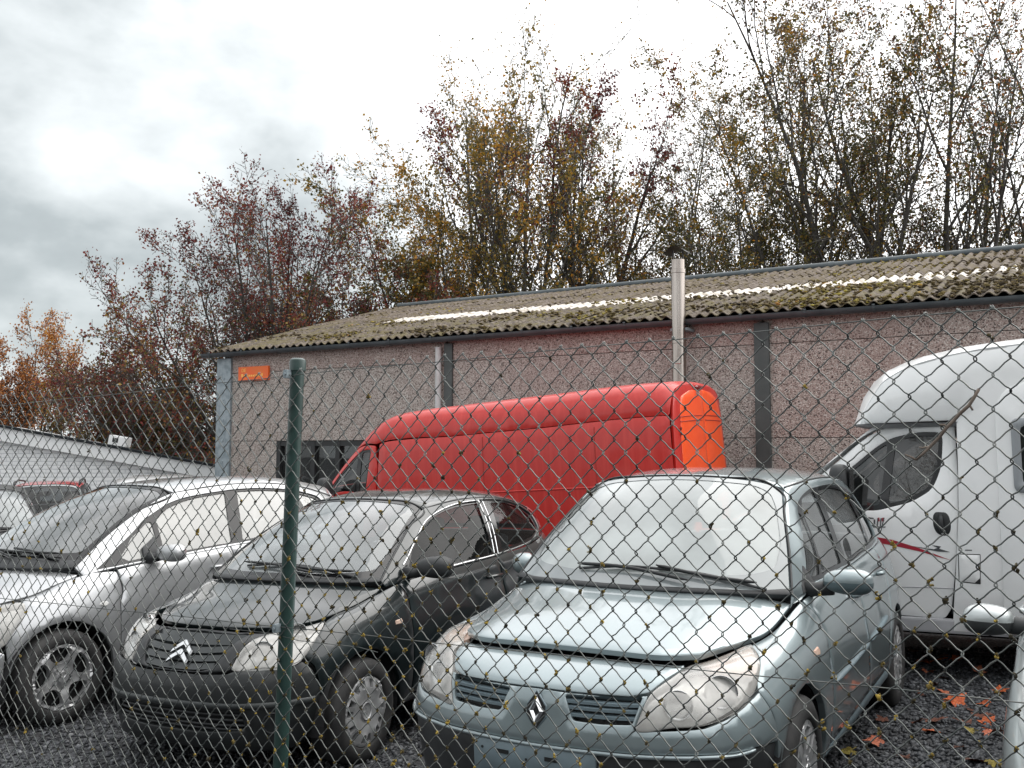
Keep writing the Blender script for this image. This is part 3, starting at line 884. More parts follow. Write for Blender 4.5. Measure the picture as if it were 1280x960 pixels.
make_tree('tallest many-stemmed tree with olive and rusty leaves above the roof ridge', at(1062, 30), 15.8, 6, (4, 24), 83,
          [('olive', 7000, .135, lambda z, x: .35 + mid(z, x)), ('gold', 3600, .13, high), ('russet', 3000, .13, high)],
          P=dict(kids=[12, 9, 6], bare=[.2, .15, .1], up=[.05, .06, .05, .02]), r0=.16, stem_len=.97)
make_tree('tall grey-twigged tree with orange leaf tufts at the right edge', at(1222, 29), 16.2, 5, (4, 20), 97,
          [('olive', 5200, .13, low), ('orange', 1100, .14, mid), ('russet', 2200, .12, lambda z, x: .5 + 0 * z)],
          P=dict(kids=[12, 9, 6], up=[.05, .06, .05, .03], bare=[.2, .15, .1]), r0=.17, stem_len=.97)
make_tree('dark leafy tree low at the far right edge', at(1330, 30), 9.0, 5, (8, 30), 101,
          [('dark', 8200, .14, one), ('olive', 2500, .13, high)], P=dict(kids=[11, 9, 6], bare=[.1, .1, .1]), r0=.10, stem_len=.9)
make_tree('orange autumn shrub at the left edge above the white shed', at(18, 30), 5.3, 7, (4, 26), 113,
          [('orange', 8500, .10, one)], P=dict(kids=[9, 7, 4], bare=[.1, .1, .1], up=[.07, .08, .06, .03]), r0=.06, stem_len=.95, name='shrub', cat='shrub')
make_tree('brown bushy shrub between the orange shrub and the maroon tree', at(118, 29), 4.3, 7, (8, 40), 127,
          [('russet', 5200, .11, one), ('olive', 3200, .11, low)], P=dict(kids=[8, 7, 4], bare=[.1, .1, .1]), r0=.06, stem_len=.9, name='shrub', cat='shrub')
make_tree('dark olive shrub behind the corner column of the workshop', at(226, 27), 3.6, 6, (10, 45), 131,
          [('olive', 6500, .11, one), ('russet', 2000, .11, high)], P=dict(kids=[8, 7, 4], bare=[.1, .1, .1]), r0=.06, stem_len=.9, name='shrub', cat='shrub')
make_tree('golden olive shrub behind the left slope of the roof', at(488, 30), 7.0, 6, (8, 32), 137,
          [('olive', 6500, .13, one), ('gold', 3600, .13, high)], P=dict(kids=[8, 7, 5], bare=[.1, .1, .1]), r0=.08, stem_len=.9, name='shrub', cat='shrub')
make_tree('brownish sapling behind the roof ridge right of the tall maroon tree', at(775, 33), 8.8, 5, (5, 25), 139,
          [('russet', 4600, .12, one), ('olive', 3600, .12, low)], P=dict(kids=[8, 7, 5], bare=[.15, .1, .1]), r0=.07, stem_len=.9)
make_tree('rusty sapling behind the roof between the two tall right trees', at(1150, 29), 8.6, 4, (5, 24), 149,
          [('russet', 3000, .12, one), ('olive', 2400, .12, low)], P=dict(kids=[8, 7, 5], bare=[.15, .1, .1]), r0=.07, stem_len=.9)

# bare trees across the road behind the viewpoint, the ones mirrored in the windows and bonnets
for k, (x, y, h) in enumerate(((-7, -9, 11), (1.5, -11, 12), (8.5, -8, 10.5))):
    make_tree(('bare tree across the road, left of the viewpoint', 'bare tree across the road, right behind the viewpoint', 'bare tree across the road, right of the viewpoint')[k], (x, y, -.2), h, 3, (4, 24), 200 + k,
              [('russet', 900, .11, one)], P=dict(kids=[10, 8, 5], rmin=.008), r0=.16, stem_len=.95)

# unseen foliage row added behind the viewpoint to darken low reflections
n_ = 14000
hx, hy, hz = rng.uniform(-26, 26, n_), -7.5 + rng.normal(0, .55, n_), rng.uniform(-.3, 3.6, n_)
ho = empty('reflection_hedge', (0, 0, 0), (0, 0, 0), 'long dark green foliage row, added unseen behind the viewpoint to darken reflections', 'reflection_hedge')
mb = MB(); mb.box((0, -7.7, 1.5), (52, .7, 3.6)); mb.build('branches', M_BARK, ho)
o = leaf_cloud('foliage', np.stack([hx, hy + .5, hz + .25 * np.sin(hx * 1.1)], 1), rng.uniform(.15, .3, n_), rng.beta(2, 2, n_), LEAFM['dark'], ho, rng)

# ------------------------------------------------------------------ chain-link fence
FO = empty('chain_link_fence', (-.735, 3.33, 0), (0, 0, R(-33.5)), 'diamond mesh wire fence in front of all the cars, with one green round post', 'fence')
WD, HD, ZT = .070, .0775, 1.983            # diamond width, height, top of the mesh
M_WIRE = mat('galvanised_wire', (.085, .095, .092), rough=.28, metal=.65, col2=(.17, .175, .165), nscale=9, lo=.4, hi=.65, coord='World')
M_POST = mat('dark_green_post_paint', (.013, .038, .033), rough=.42, coat=.2, col2=(.022, .055, .048), nscale=5, bump=.0006, bscale=60)
NC0, NC1, ROWS = -94, 110, 26
LEAN_M = .018
def wire_mesh(par, variant):
    """one zigzag wire from the top knuckle to the ground; par 0: leaves the top at its left column"""
    r = np.random.default_rng(900 + variant * 2 + par)
    pts = []
    hook = .0028
    for k in range(2 * ROWS + 1):
        left = (k % 2 == 0) == (par == 0)
        x = -.0022 if left else WD / 2 + .0022
        z = -k * HD / 2 + r.normal(0, .0010)
        x += r.normal(0, .0007)
        s_ = 1 if left else -1                    # each bend hooks round the neighbour and runs upright for a moment
        dep = .0030 * (1 if k % 2 else -1)
        if k: pts.append((x + s_ * .0004, -dep * .9, z + .0030))
        pts.append((x, 0, z))
        if k < 2 * ROWS:
            pts.append((x + s_ * .0004, dep * .9, z - .0030))
            xn = WD / 2 + .0022 if left else -.0022
            for f in (.32, .5, .68):
                pts.append((x + (xn - x) * (f + (.018 if f < .5 else -.018 if f > .5 else 0)), dep, z - f * HD / 2))
    pts = np.array(pts)
    pts[:, 0] += LEAN_M * pts[:, 2] 
    v, f = tube_np(pts, .00182, 5, True)
    me = bpy.data.meshes.new('mesh_wire'); me.from_pydata(v.tolist(), [], f)
    me.polygons.foreach_set('use_smooth', np.ones(len(me.polygons), bool)); me.materials.append(M_WIRE)
    return me
WM = [[wire_mesh(p, k) for k in range(6)] for p in (0, 1)]
for c in range(NC0, NC1):
    par = c % 2
    o = link('mesh_wire', WM[par][random.randrange(6)], FO)
    o.location = (c * WD / 2, 0, ZT + .0105 * math.sin(c * .11) * .4 + .034 * (c * WD / 2) / 2)
# top knuckles: the two wire ends bent round each other
mb = MB()
for c in range(NC0, NC1 + 1):
    if c % 2 == 0:
        z = ZT + .0042 * math.sin(c * .11) + .034 * (c * WD / 2) / 2
        a = random.uniform(-.5, .5)
        mb.tube([(c * WD / 2 - .006, .001, z - .006), (c * WD / 2 + .001, .003, z + .001), (c * WD / 2 + .005 + .002 * a, -.002, z - .004), (c * WD / 2 + .002, -.004, z - .011)], .0014, 5)
o = mb.build('knuckles', M_WIRE, FO, smooth=True); tag(o, None, None, None, 'stuff')
# tension wires
def wire_line(name, f, amp):
    xs = np.arange(-3.35, 3.95, .12)
    mb = MB(); mb.tube([(x, .006, f(x) + amp * math.sin(x * 7.3) * .4) for x in xs], .0016, 6)
    return mb.build(name, M_WIRE, FO, smooth=True)
wire_line('tension_wire', lambda x: 1.974 + .020 * x + (.004 * abs(x) if x > 0 else -.012 * abs(x)) - .012, .004)
wire_line('tension_wire', lambda x: 1.70 - .614 + .0295 * (x + .1), .003)
mb = MB(); mb.tube([(-.35, .008, 1.052), (-.14, .01, 1.058), (.0, .012, 1.047), (.28, .004, 1.058), (.36, .006, 1.05)], .0013, 5)
mb.build('loose_tie_wire', M_WIRE, FO, smooth=True)
# posts
def post(x, vis=True):
    lean = math.tan(R(2.2))
    pz = [-.3, .3, .9, 1.5, 2.0]
    r_ = .0255
    mb = MB(); mb.tube([(x + lean * (z - 2.0), .034, z) for z in pz], r_, 24)
    p = mb.build('post', M_POST, FO, smooth=True, sharp=40)
    tx = x + lean * .03
    mb = MB(); mb.lathe([(.0, 2.024), (.018, 2.023), (.0275, 2.017), (.0292, 2.008), (.0292, 1.978), (.0265, 1.976)], 24, 'z', (tx, .034, 0)); mb.build('post_cap', M_POST, p, smooth=True, sharp=40)
    for z, dx in ((1.965, 0), (1.082, -.033)):
        mb = MB(); mb.box((tx + dx - .012, -.002, z), (.018, .026, .030), bev=.003); mb.lathe([(0, -.02), (.006, -.02), (.006, -.012)], 8, 'y', (tx + dx - .012, 0, z))
        mb.build('wire_clip', M_GALV, p)
    return p
post(-.052); post(2.45); post(-2.55); post(3.80)
# moss and lichen tufts hanging on the crossings
M_LICH = mat_attr('fence_moss', [(0, (.022, .018, .010)), (.4, (.075, .056, .016)), (.75, (.21, .145, .025)), (1, (.34, .24, .04))], rough=.95)
pts, sz, tn = [], [], []
for c in range(NC0, NC1):
    for k in range(1, 2 * ROWS):
        if (c + k) % 2: continue
        x, z = c * WD / 2, ZT - k * HD / 2 + .034 * (c * WD / 2) / 2
        h = (ZT - z)
        pr = .06 + .62 * max(0, min(1, (h - .28) / .45))
        pr *= .55 + .75 * (math.sin(x * 3.1 + .4) * .5 + .5) + (.25 if x < 1.2 else -.1)
        if x < -.9: pr *= .07
        elif x < -.25: pr *= .32
        if h < .28: pr = .05 if x > -.3 else .01
        if random.random() > pr: continue
        big = random.random() ** 1.5
        bright = random.random() * (.35 + .65 * min(1, h / .8))
        zz = z + .0042 * math.sin(c * .11)
        d_ = random.choice((-1, 1)); ln = .004 + .012 * big * random.random()
        for j in range(random.randint(4, 6 + int(5 * big))):
            t = random.random() ** 1.6 * ln
            up_ = 1 if random.random() < .72 else -.6
            pts.append((x + LEAN_M * (zz - ZT) + d_ * t * .8 + random.gauss(0, .0011), random.gauss(0, .0026), zz + up_ * t + random.gauss(0, .0016)))
            sz.append(random.uniform(.0019, .0042) * (.85 + .4 * big)); tn.append(min(1, max(0, bright + random.gauss(0, .2))))
o = scatter_mesh('moss', np.array(pts), np.array(sz), np.array(tn), ICO_V, ICO_F, M_LICH, FO, .35, (1, 1, 1.15)); tag(o, None, None, None, 'stuff')
# dead twig caught in the mesh in front of the motorhome
M_TWIG = mat('dead_twig_bark', (.10, .075, .06), rough=.85, col2=(.20, .16, .13), nscale=30)

# ------------------------------------------------------------------ car body skins: smooth sheets through hand-set control nets
def spline_axis(P, sub, crease=()):
    """P (k, ..., 3) -> Hermite spline along axis 0 through every control point"""
    P = np.asarray(P, float)
    k = len(P)
    d = np.linalg.norm(np.diff(P, axis=0), axis=-1)
    while d.ndim > 1: d = d.mean(axis=-1)
    d = np.maximum(d, 1e-4)
    t = np.concatenate([[0], np.cumsum(d)])
    sec = np.diff(P, axis=0) / d.reshape(-1, *([1] * (P.ndim - 1)))
    Tin, Tout = np.empty_like(P), np.empty_like(P)
    for i in range(k):
        if i == 0: Tin[i] = Tout[i] = sec[0]
        elif i == k - 1: Tin[i] = Tout[i] = sec[-1]
        elif i in crease: Tin[i], Tout[i] = sec[i - 1], sec[i]
        else:
            w = d[i] / (d[i - 1] + d[i])
            Tin[i] = Tout[i] = sec[i - 1] * w + sec[i] * (1 - w)
    out = [P[:1]]
    s = np.linspace(0, 1, sub + 1)[1:]
    for i in range(k - 1):
        x = s.reshape(-1, *([1] * (P.ndim - 1)))
        h00, h10, h01, h11 = 2 * x ** 3 - 3 * x ** 2 + 1, x ** 3 - 2 * x ** 2 + x, -2 * x ** 3 + 3 * x ** 2, x ** 3 - x ** 2
        out.append(h00 * P[i] + h10 * d[i] * Tout[i] + h01 * P[i + 1] + h11 * d[i] * Tin[i + 1])
    return np.concatenate(out)

MIR = np.array([1, -1, 1.0])
class Skin:
    """net: (columns, rows, 3). sym: columns run from the left (y>0) edge to the centre plane and are mirrored, or None"""
    def __init__(self, net, su=6, sv=6, cu=(), cv=(), sym=False):
        net = np.asarray(net, float)
        if sym:
            assert abs(net[-1, :, 1]).max() < 1e-6
            k = len(net)
            net = np.concatenate([net, net[-2::-1] * MIR])
            cu = tuple(cu) + tuple(2 * (k - 1) - c for c in cu)
        G = spline_axis(net, su, cu)
        G = spline_axis(G.swapaxes(0, 1), sv, cv).swapaxes(0, 1)
        self.set(G)
    def set(self, G):
        self.G = G
        nu, nv = G.shape[:2]
        gu, gv = np.gradient(G, axis=0), np.gradient(G, axis=1)
        N = np.cross(gu, gv)
        N /= np.linalg.norm(N, axis=-1)[..., None] + 1e-12
        self.N = N
        du = np.linalg.norm(np.diff(G, axis=0), axis=-1).mean(1); dv = np.linalg.norm(np.diff(G, axis=1), axis=-1).mean(0)
        self.A = np.concatenate([[0], np.cumsum(np.maximum(du, 1e-5))]); self.B = np.concatenate([[0], np.cumsum(np.maximum(dv, 1e-5))])
        c = G.reshape(-1, 3).mean(0)
        return self
    def orient(self, ref):
        """make the normals point away from ref"""
        if ((self.G - np.asarray(ref)) * self.N).sum(-1).mean() < 0: self.N = -self.N; self.flip = True
        else: self.flip = False
        return self
    def bil(self, F, fu, fv):
        nu, nv = F.shape[:2]
        iu = np.clip(np.floor(fu).astype(int), 0, nu - 2); iv = np.clip(np.floor(fv).astype(int), 0, nv - 2)
        a = (fu - iu)[:, None]; b = (fv - iv)[:, None]
        return (F[iu, iv] * (1 - a) * (1 - b) + F[iu + 1, iv] * a * (1 - b) + F[iu, iv + 1] * (1 - a) * b + F[iu + 1, iv + 1] * a * b)
    def map(self, ab):
        ab = np.asarray(ab, float)
        fu = np.interp(ab[:, 0], self.A, np.arange(len(self.A))); fv = np.interp(ab[:, 1], self.B, np.arange(len(self.B)))
        # allow a little linear overshoot beyond the edges
        fu = fu + np.where(ab[:, 0] < 0, ab[:, 0] / (self.A[1]), 0) + np.where(ab[:, 0] > self.A[-1], (ab[:, 0] - self.A[-1]) / (self.A[-1] - self.A[-2]), 0)
        fv = fv + np.where(ab[:, 1] < 0, ab[:, 1] / (self.B[1]), 0) + np.where(ab[:, 1] > self.B[-1], (ab[:, 1] - self.B[-1]) / (self.B[-1] - self.B[-2]), 0)
        P = self.bil(self.G, fu, fv)
        n = self.bil(self.N, np.clip(fu, 0, len(self.A) - 1), np.clip(fv, 0, len(self.B) - 1))
        return P, n / (np.linalg.norm(n, axis=1)[:, None] + 1e-12)
    def ab(self, pts):
        """nearest surface coordinates of 3D points"""
        out = []
        nu, nv = self.G.shape[:2]
        Gf = self.G.reshape(-1, 3)
        for p in np.asarray(pts, float):
            i = int(((Gf - p) ** 2).sum(1).argmin()); u, v = float(i // nv), float(i % nv)
            st = .5
            for _ in range(6):
                c = [(u + a * st, v + b * st) for a in (-1, 0, 1) for b in (-1, 0, 1)]
                c = np.array([(min(max(a, 0), nu - 1), min(max(b, 0), nv - 1)) for a, b in c])
                q = self.bil(self.G, c[:, 0], c[:, 1])
                j = int(((q - p) ** 2).sum(1).argmin()); u, v = c[j]; st *= .6
            out.append((np.interp(u, np.arange(nu), self.A), np.interp(v, np.arange(nv), self.B)))
        return np.array(out)
    def at(self, p):
        P, n = self.map(self.ab([p])); return P[0], n[0]

def interp_cols(spec, n):
    """spec {column index: value} -> n values, linear between"""
    k = sorted(spec); return np.interp(range(n), k, [spec[i] for i in k])

def body_net(plan, rows, top, bulge=None):
    """plan: widest line (x, y) front centre -> rear centre on the left side; rows: list of (z spec, inset spec); top: explicit 3D line"""
    plan = np.array(plan, float); n = len(plan)
    t = np.gradient(plan, axis=0); t[0] = (0, 1); t[-1] = (0, -1)
    t /= np.linalg.norm(t, axis=1)[:, None]
    nrm = np.stack([t[:, 1], -t[:, 0]], 1)
    L = []
    for zs, ins in rows:
        z, d = interp_cols(zs, n), interp_cols(ins, n)
        p = plan - nrm * d[:, None]
        p[0, 1] = p[-1, 1] = 0
        L.append(np.concatenate([p, z[:, None]], 1))
    top = np.array(top, float)
    if bulge is not None:
        b = interp_cols(bulge, n)
        m = .5 * (L[-1] + top)
        m[:, :2] += nrm * (b * .75)[:, None]; m[:, 2] += b * .65
        m[0, 1] = m[-1, 1] = 0
        L.append(m)
    L.append(top)
    return np.stack(L, 1)           # (columns, rows, 3)

def full_sym_cols(net):
    """front centre is column 0: mirror so that columns run right-rear .. front .. left-rear"""
    return np.concatenate([net[:0:-1] * MIR, net])

# ---- blue compact MPV
def skins_blue():
    plan = [(.83, 0), (.82, .25), (.775, .48), (.685, .66), (.55, .775), (.38, .845), (.15, .88), (-.15, .893), (-.5, .9), (-.95, .905), (-1.5, .905), (-2.1, .905), (-2.6, .90), (-3.0, .87), (-3.28, .78), (-3.40, .55), (-3.43, 0)]
    rows = [({0: .17, 4: .17, 6: .24, 12: .26, 16: .30}, {0: .08, 4: .06, 6: .03, 12: .03, 14: .06, 16: .05}),
            ({0: .33, 4: .34, 6: .40, 12: .42, 16: .42}, {0: .015, 4: .02, 6: .004, 16: .0}),
            ({0: .50, 4: .51, 6: .57, 9: .60, 12: .62, 16: .58}, {0: 0}),
            ({0: .62, 4: .63, 6: .68, 9: .74, 12: .76, 16: .74}, {0: .012, 4: .015, 6: .012, 9: .012, 16: .02}),
            ({0: .732, 3: .732, 5: .745, 7: .79, 9: .86, 12: .90, 14: .92, 16: .92}, {0: .04, 3: .055, 5: .055, 7: .035, 9: .035, 12: .045, 16: .05})]
    top = [(.54, 0, .822), (.545, .2, .822), (.535, .40, .822), (.50, .525, .82), (.40, .580, .827), (.28, .628, .840), (.12, .680, .856), (-.10, .728, .880), (-.47, .766, .965), (-.95, .80, 1.025), (-1.5, .81, 1.04), (-2.1, .80, 1.055), (-2.6, .785, 1.07), (-2.95, .74, 1.08), (-3.15, .66, 1.09), (-3.25, .4, 1.09), (-3.28, 0, 1.09)]
    A = Skin(full_sym_cols(body_net(plan, rows, top, {0: .022, 3: .03, 5: .045, 7: .025, 9: .008, 16: .02})), 6, 5)
    hood = [[(.43, .568, .853), (.20, .653, .869), (-.05, .722, .889), (-.41, .745, .962)],
            [(.535, .43, .856), (.27, .46, .908), (.0, .50, .948), (-.28, .54, 1.004)],
            [(.545, .22, .857), (.28, .23, .926), (.02, .25, .974), (-.21, .28, 1.018)],
            [(.545, 0, .857), (.29, 0, .931), (.03, 0, .982), (-.17, 0, 1.023)]]
    ws = [[(-.385, .748, 1.005), (-.60, .685, 1.195), (-.82, .615, 1.365), (-1.02, .565, 1.492)],
          [(-.27, .60, 1.012), (-.50, .555, 1.212), (-.75, .50, 1.40), (-.985, .46, 1.525)],
          [(-.16, .32, 1.018), (-.41, .30, 1.228), (-.68, .27, 1.42), (-.945, .25, 1.548)],
          [(-.11, 0, 1.02), (-.37, 0, 1.235), (-.65, 0, 1.428), (-.93, 0, 1.556)]]
    roof = [[(-1.02, .568, 1.492), (-1.4, .60, 1.525), (-2.0, .605, 1.53), (-2.6, .585, 1.49), (-3.0, .55, 1.41)],
            [(-.985, .44, 1.528), (-1.4, .45, 1.563), (-2.0, .45, 1.568), (-2.6, .44, 1.53), (-3.05, .42, 1.45)],
            [(-.93, 0, 1.558), (-1.4, 0, 1.588), (-2.0, 0, 1.59), (-2.6, 0, 1.555), (-3.1, 0, 1.47)]]
    side = []
    for b, t_ in [((-.40, .748, .985), (-.385, .750, 1.01)), ((-.62, .775, 1.00), (-.615, .685, 1.20)), ((-.88, .797, 1.02), (-.83, .617, 1.37)), ((-1.2, .806, 1.035), (-1.03, .568, 1.495)), ((-1.55, .81, 1.04), (-1.45, .603, 1.527)),
                  ((-2.05, .80, 1.055), (-2.0, .608, 1.53)), ((-2.55, .787, 1.07), (-2.55, .59, 1.493)), ((-2.85, .755, 1.08), (-2.9, .56, 1.43)), ((-3.1, .68, 1.09), (-3.05, .53, 1.37))]:
        b, t_ = np.array(b), np.array(t_)
        w = np.array([0, .018, 0])
        side.append([b, b * .66 + t_ * .34 + w * (1 if len(side) > 1 else .2), b * .33 + t_ * .67 + w * (1 if len(side) > 1 else .2), t_])
    c = (-1.2, 0, .6)
    return dict(body=A.orient(c), hood=Skin(hood, 8, 8, sym=True).orient(c), ws=Skin(ws, 8, 8, sym=True).orient(c), roof=Skin(roof, 8, 8, sym=True).orient(c), side=Skin(side, 8, 8).orient(c))

# ---- black small hatchback
def skins_black():
    plan = [(.695, 0), (.685, .22), (.645, .42), (.565, .58), (.44, .70), (.30, .77), (.12, .812), (-.12, .828), (-.45, .835), (-.9, .836), (-1.4, .836), (-1.9, .835), (-2.4, .83), (-2.75, .79), (-2.98, .70), (-3.08, .45), (-3.10, 0)]
    rows = [({0: .17, 4: .17, 6: .23, 12: .24, 16: .28}, {0: .07, 4: .05, 6: .03, 12: .03, 14: .06, 16: .05}),
            ({0: .31, 4: .32, 6: .38, 12: .40, 16: .40}, {0: .02, 4: .02, 6: .004, 16: .0}),
            ({0: .45, 4: .46, 6: .53, 9: .56, 12: .60, 16: .55}, {0: 0}),
            ({0: .545, 3: .56, 5: .60, 6: .64, 9: .70, 12: .74, 16: .72}, {0: .008, 4: .012, 6: .004, 9: .008, 16: .02}),
            ({0: .62, 3: .64, 5: .70, 6: .745, 7: .79, 9: .82, 12: .88, 14: .90, 16: .90}, {0: .05, 3: .055, 5: .035, 7: .03, 9: .03, 12: .045, 16: .05})]
    top = [(.41, 0, .785), (.40, .2, .785), (.365, .34, .782), (.315, .45, .788), (.25, .53, .80), (.17, .59, .815), (.05, .64, .84), (-.10, .675, .87), (-.42, .735, .945), (-.9, .768, .975), (-1.4, .775, .985), (-1.9, .77, 1.0), (-2.4, .75, 1.03), (-2.68, .70, 1.07), (-2.85, .60, 1.09), (-2.95, .35, 1.09), (-2.97, 0, 1.09)]
    A = Skin(full_sym_cols(body_net(plan, rows, top, {0: .045, 3: .05, 5: .05, 7: .03, 9: .01, 16: .02})), 6, 5)
    hood = [[(.165, .594, .815), (.02, .648, .847), (-.16, .687, .886), (-.345, .715, .940)],
            [(.32, .455, .80), (.13, .47, .86), (-.06, .49, .905), (-.22, .50, .965)],
            [(.395, .23, .80), (.19, .24, .872), (-.02, .25, .925), (-.17, .27, .975)],
            [(.41, 0, .80), (.21, 0, .878), (.0, 0, .932), (-.145, 0, .98)]]
    ws = [[(-.355, .69, .975), (-.60, .64, 1.135), (-.86, .58, 1.275), (-1.13, .535, 1.382)],
          [(-.23, .54, .98), (-.49, .51, 1.15), (-.78, .465, 1.305), (-1.09, .43, 1.42)],
          [(-.15, .28, .985), (-.42, .265, 1.165), (-.72, .245, 1.325), (-1.05, .23, 1.442)],
          [(-.12, 0, .988), (-.39, 0, 1.172), (-.69, 0, 1.332), (-1.04, 0, 1.45)]]
    roof = [[(-1.13, .538, 1.382), (-1.45, .565, 1.415), (-1.9, .575, 1.415), (-2.35, .56, 1.375), (-2.75, .53, 1.285)],
            [(-1.09, .42, 1.425), (-1.45, .43, 1.46), (-1.9, .435, 1.46), (-2.38, .425, 1.42), (-2.82, .41, 1.34)],
            [(-1.04, 0, 1.453), (-1.45, 0, 1.488), (-1.9, 0, 1.488), (-2.4, 0, 1.448), (-2.86, 0, 1.37)]]
    side = []
    for b, t_ in [((-.37, .715, .945), (-.355, .692, .98)), ((-.62, .745, .96), (-.61, .642, 1.14)), ((-.95, .768, .975), (-.87, .582, 1.28)), ((-1.3, .774, .985), (-1.13, .54, 1.387)), ((-1.6, .775, .99), (-1.48, .568, 1.418)),
                  ((-1.95, .768, 1.0), (-1.9, .578, 1.418)), ((-2.35, .752, 1.03), (-2.32, .563, 1.380)), ((-2.6, .715, 1.06), (-2.58, .545, 1.325)), ((-2.84, .62, 1.09), (-2.75, .533, 1.282))]:
        b, t_ = np.array(b), np.array(t_); w = np.array([0, .018, 0])
        side.append([b, b * .66 + t_ * .34 + w * (1 if len(side) > 1 else .2), b * .33 + t_ * .67 + w * (1 if len(side) > 1 else .2), t_])
    c = (-1.2, 0, .6)
    return dict(body=A.orient(c), hood=Skin(hood, 8, 8, sym=True).orient(c), ws=Skin(ws, 8, 8, sym=True).orient(c), roof=Skin(roof, 8, 8, sym=True).orient(c), side=Skin(side, 8, 8).orient(c))

# ---- silver tall compact
def skins_silver():
    plan = [(.76, 0), (.75, .25), (.705, .46), (.615, .62), (.48, .74), (.32, .81), (.12, .85), (-.12, .865), (-.45, .875), (-.9, .88), (-1.5, .88), (-2.1, .88), (-2.6, .87), (-2.9, .82), (-3.05, .70), (-3.1, .45), (-3.12, 0)]
    rows = [({0: .18, 4: .18, 6: .24, 12: .25, 16: .30}, {0: .07, 4: .05, 6: .03, 12: .03, 14: .06, 16: .05}),
            ({0: .32, 4: .33, 6: .39, 12: .41, 16: .42}, {0: .02, 4: .02, 6: .004, 16: .0}),
            ({0: .48, 4: .49, 6: .54, 9: .57, 12: .61, 16: .58}, {0: 0}),
            ({0: .60, 4: .62, 6: .67, 9: .73, 12: .77, 16: .74}, {0: .012, 4: .015, 6: .006, 9: .008, 16: .02}),
            ({0: .70, 3: .71, 5: .74, 7: .80, 9: .87, 12: .92, 14: .94, 16: .94}, {0: .05, 3: .055, 5: .04, 7: .028, 9: .028, 12: .04, 16: .05})]
    top = [(.54, 0, .80), (.53, .22, .80), (.47, .40, .80), (.39, .52, .805), (.30, .60, .815), (.20, .66, .835), (.08, .71, .87), (-.07, .74, .925), (-.36, .785, .985), (-.9, .812, 1.01), (-1.5, .815, 1.045), (-2.1, .80, 1.07), (-2.6, .76, 1.10), (-2.82, .69, 1.12), (-2.96, .58, 1.13), (-3.02, .35, 1.13), (-3.03, 0, 1.13)]
    A = Skin(full_sym_cols(body_net(plan, rows, top, {0: .035, 3: .04, 5: .045, 7: .025, 9: .008, 16: .02})), 6, 5)
    hood = [[(.30, .602, .817), (.13, .690, .858), (-.03, .730, .916), (-.185, .748, .962)],
            [(.42, .46, .822), (.25, .47, .885), (.10, .48, .945), (-.03, .48, .995)],
            [(.50, .24, .823), (.34, .24, .890), (.18, .24, .948), (.06, .24, .995)],
            [(.53, 0, .824), (.37, 0, .892), (.22, 0, .95), (.09, 0, .997)]]
    ws = [[(-.17, .70, 1.005), (-.46, .63, 1.20), (-.78, .565, 1.365), (-1.12, .53, 1.482)],
          [(-.03, .55, 1.008), (-.35, .505, 1.22), (-.70, .46, 1.395), (-1.07, .43, 1.515)],
          [(.06, .28, 1.01), (-.27, .26, 1.235), (-.64, .24, 1.418), (-1.03, .23, 1.538)],
          [(.09, 0, 1.01), (-.245, 0, 1.24), (-.62, 0, 1.425), (-1.02, 0, 1.545)]]
    roof = [[(-1.12, .533, 1.482), (-1.5, .56, 1.52), (-2.0, .565, 1.52), (-2.5, .55, 1.46), (-2.85, .52, 1.37)],
            [(-1.07, .42, 1.52), (-1.5, .43, 1.557), (-2.0, .43, 1.56), (-2.52, .42, 1.51), (-2.92, .41, 1.43)],
            [(-1.02, 0, 1.548), (-1.5, 0, 1.582), (-2.0, 0, 1.585), (-2.55, 0, 1.54), (-2.97, 0, 1.46)]]
    side = []
    for b, t_ in [((-.20, .752, .955), (-.17, .703, 1.008)), ((-.46, .79, .985), (-.47, .632, 1.205)), ((-.88, .81, 1.005), (-.79, .567, 1.37)), ((-1.3, .814, 1.03), (-1.12, .535, 1.487)), ((-1.6, .815, 1.045), (-1.52, .563, 1.523)),
                  ((-2.05, .80, 1.07), (-2.0, .568, 1.522)), ((-2.5, .772, 1.09), (-2.48, .553, 1.463)), ((-2.72, .73, 1.11), (-2.72, .535, 1.405)), ((-2.92, .64, 1.13), (-2.87, .515, 1.36))]:
        b, t_ = np.array(b), np.array(t_); w = np.array([0, .018, 0])
        side.append([b, b * .66 + t_ * .34 + w * (1 if len(side) > 1 else .2), b * .33 + t_ * .67 + w * (1 if len(side) > 1 else .2), t_])
    c = (-1.2, 0, .6)
    return dict(body=A.orient(c), hood=Skin(hood, 8, 8, sym=True).orient(c), ws=Skin(ws, 8, 8, sym=True).orient(c), roof=Skin(roof, 8, 8, sym=True).orient(c), side=Skin(side, 8, 8).orient(c))

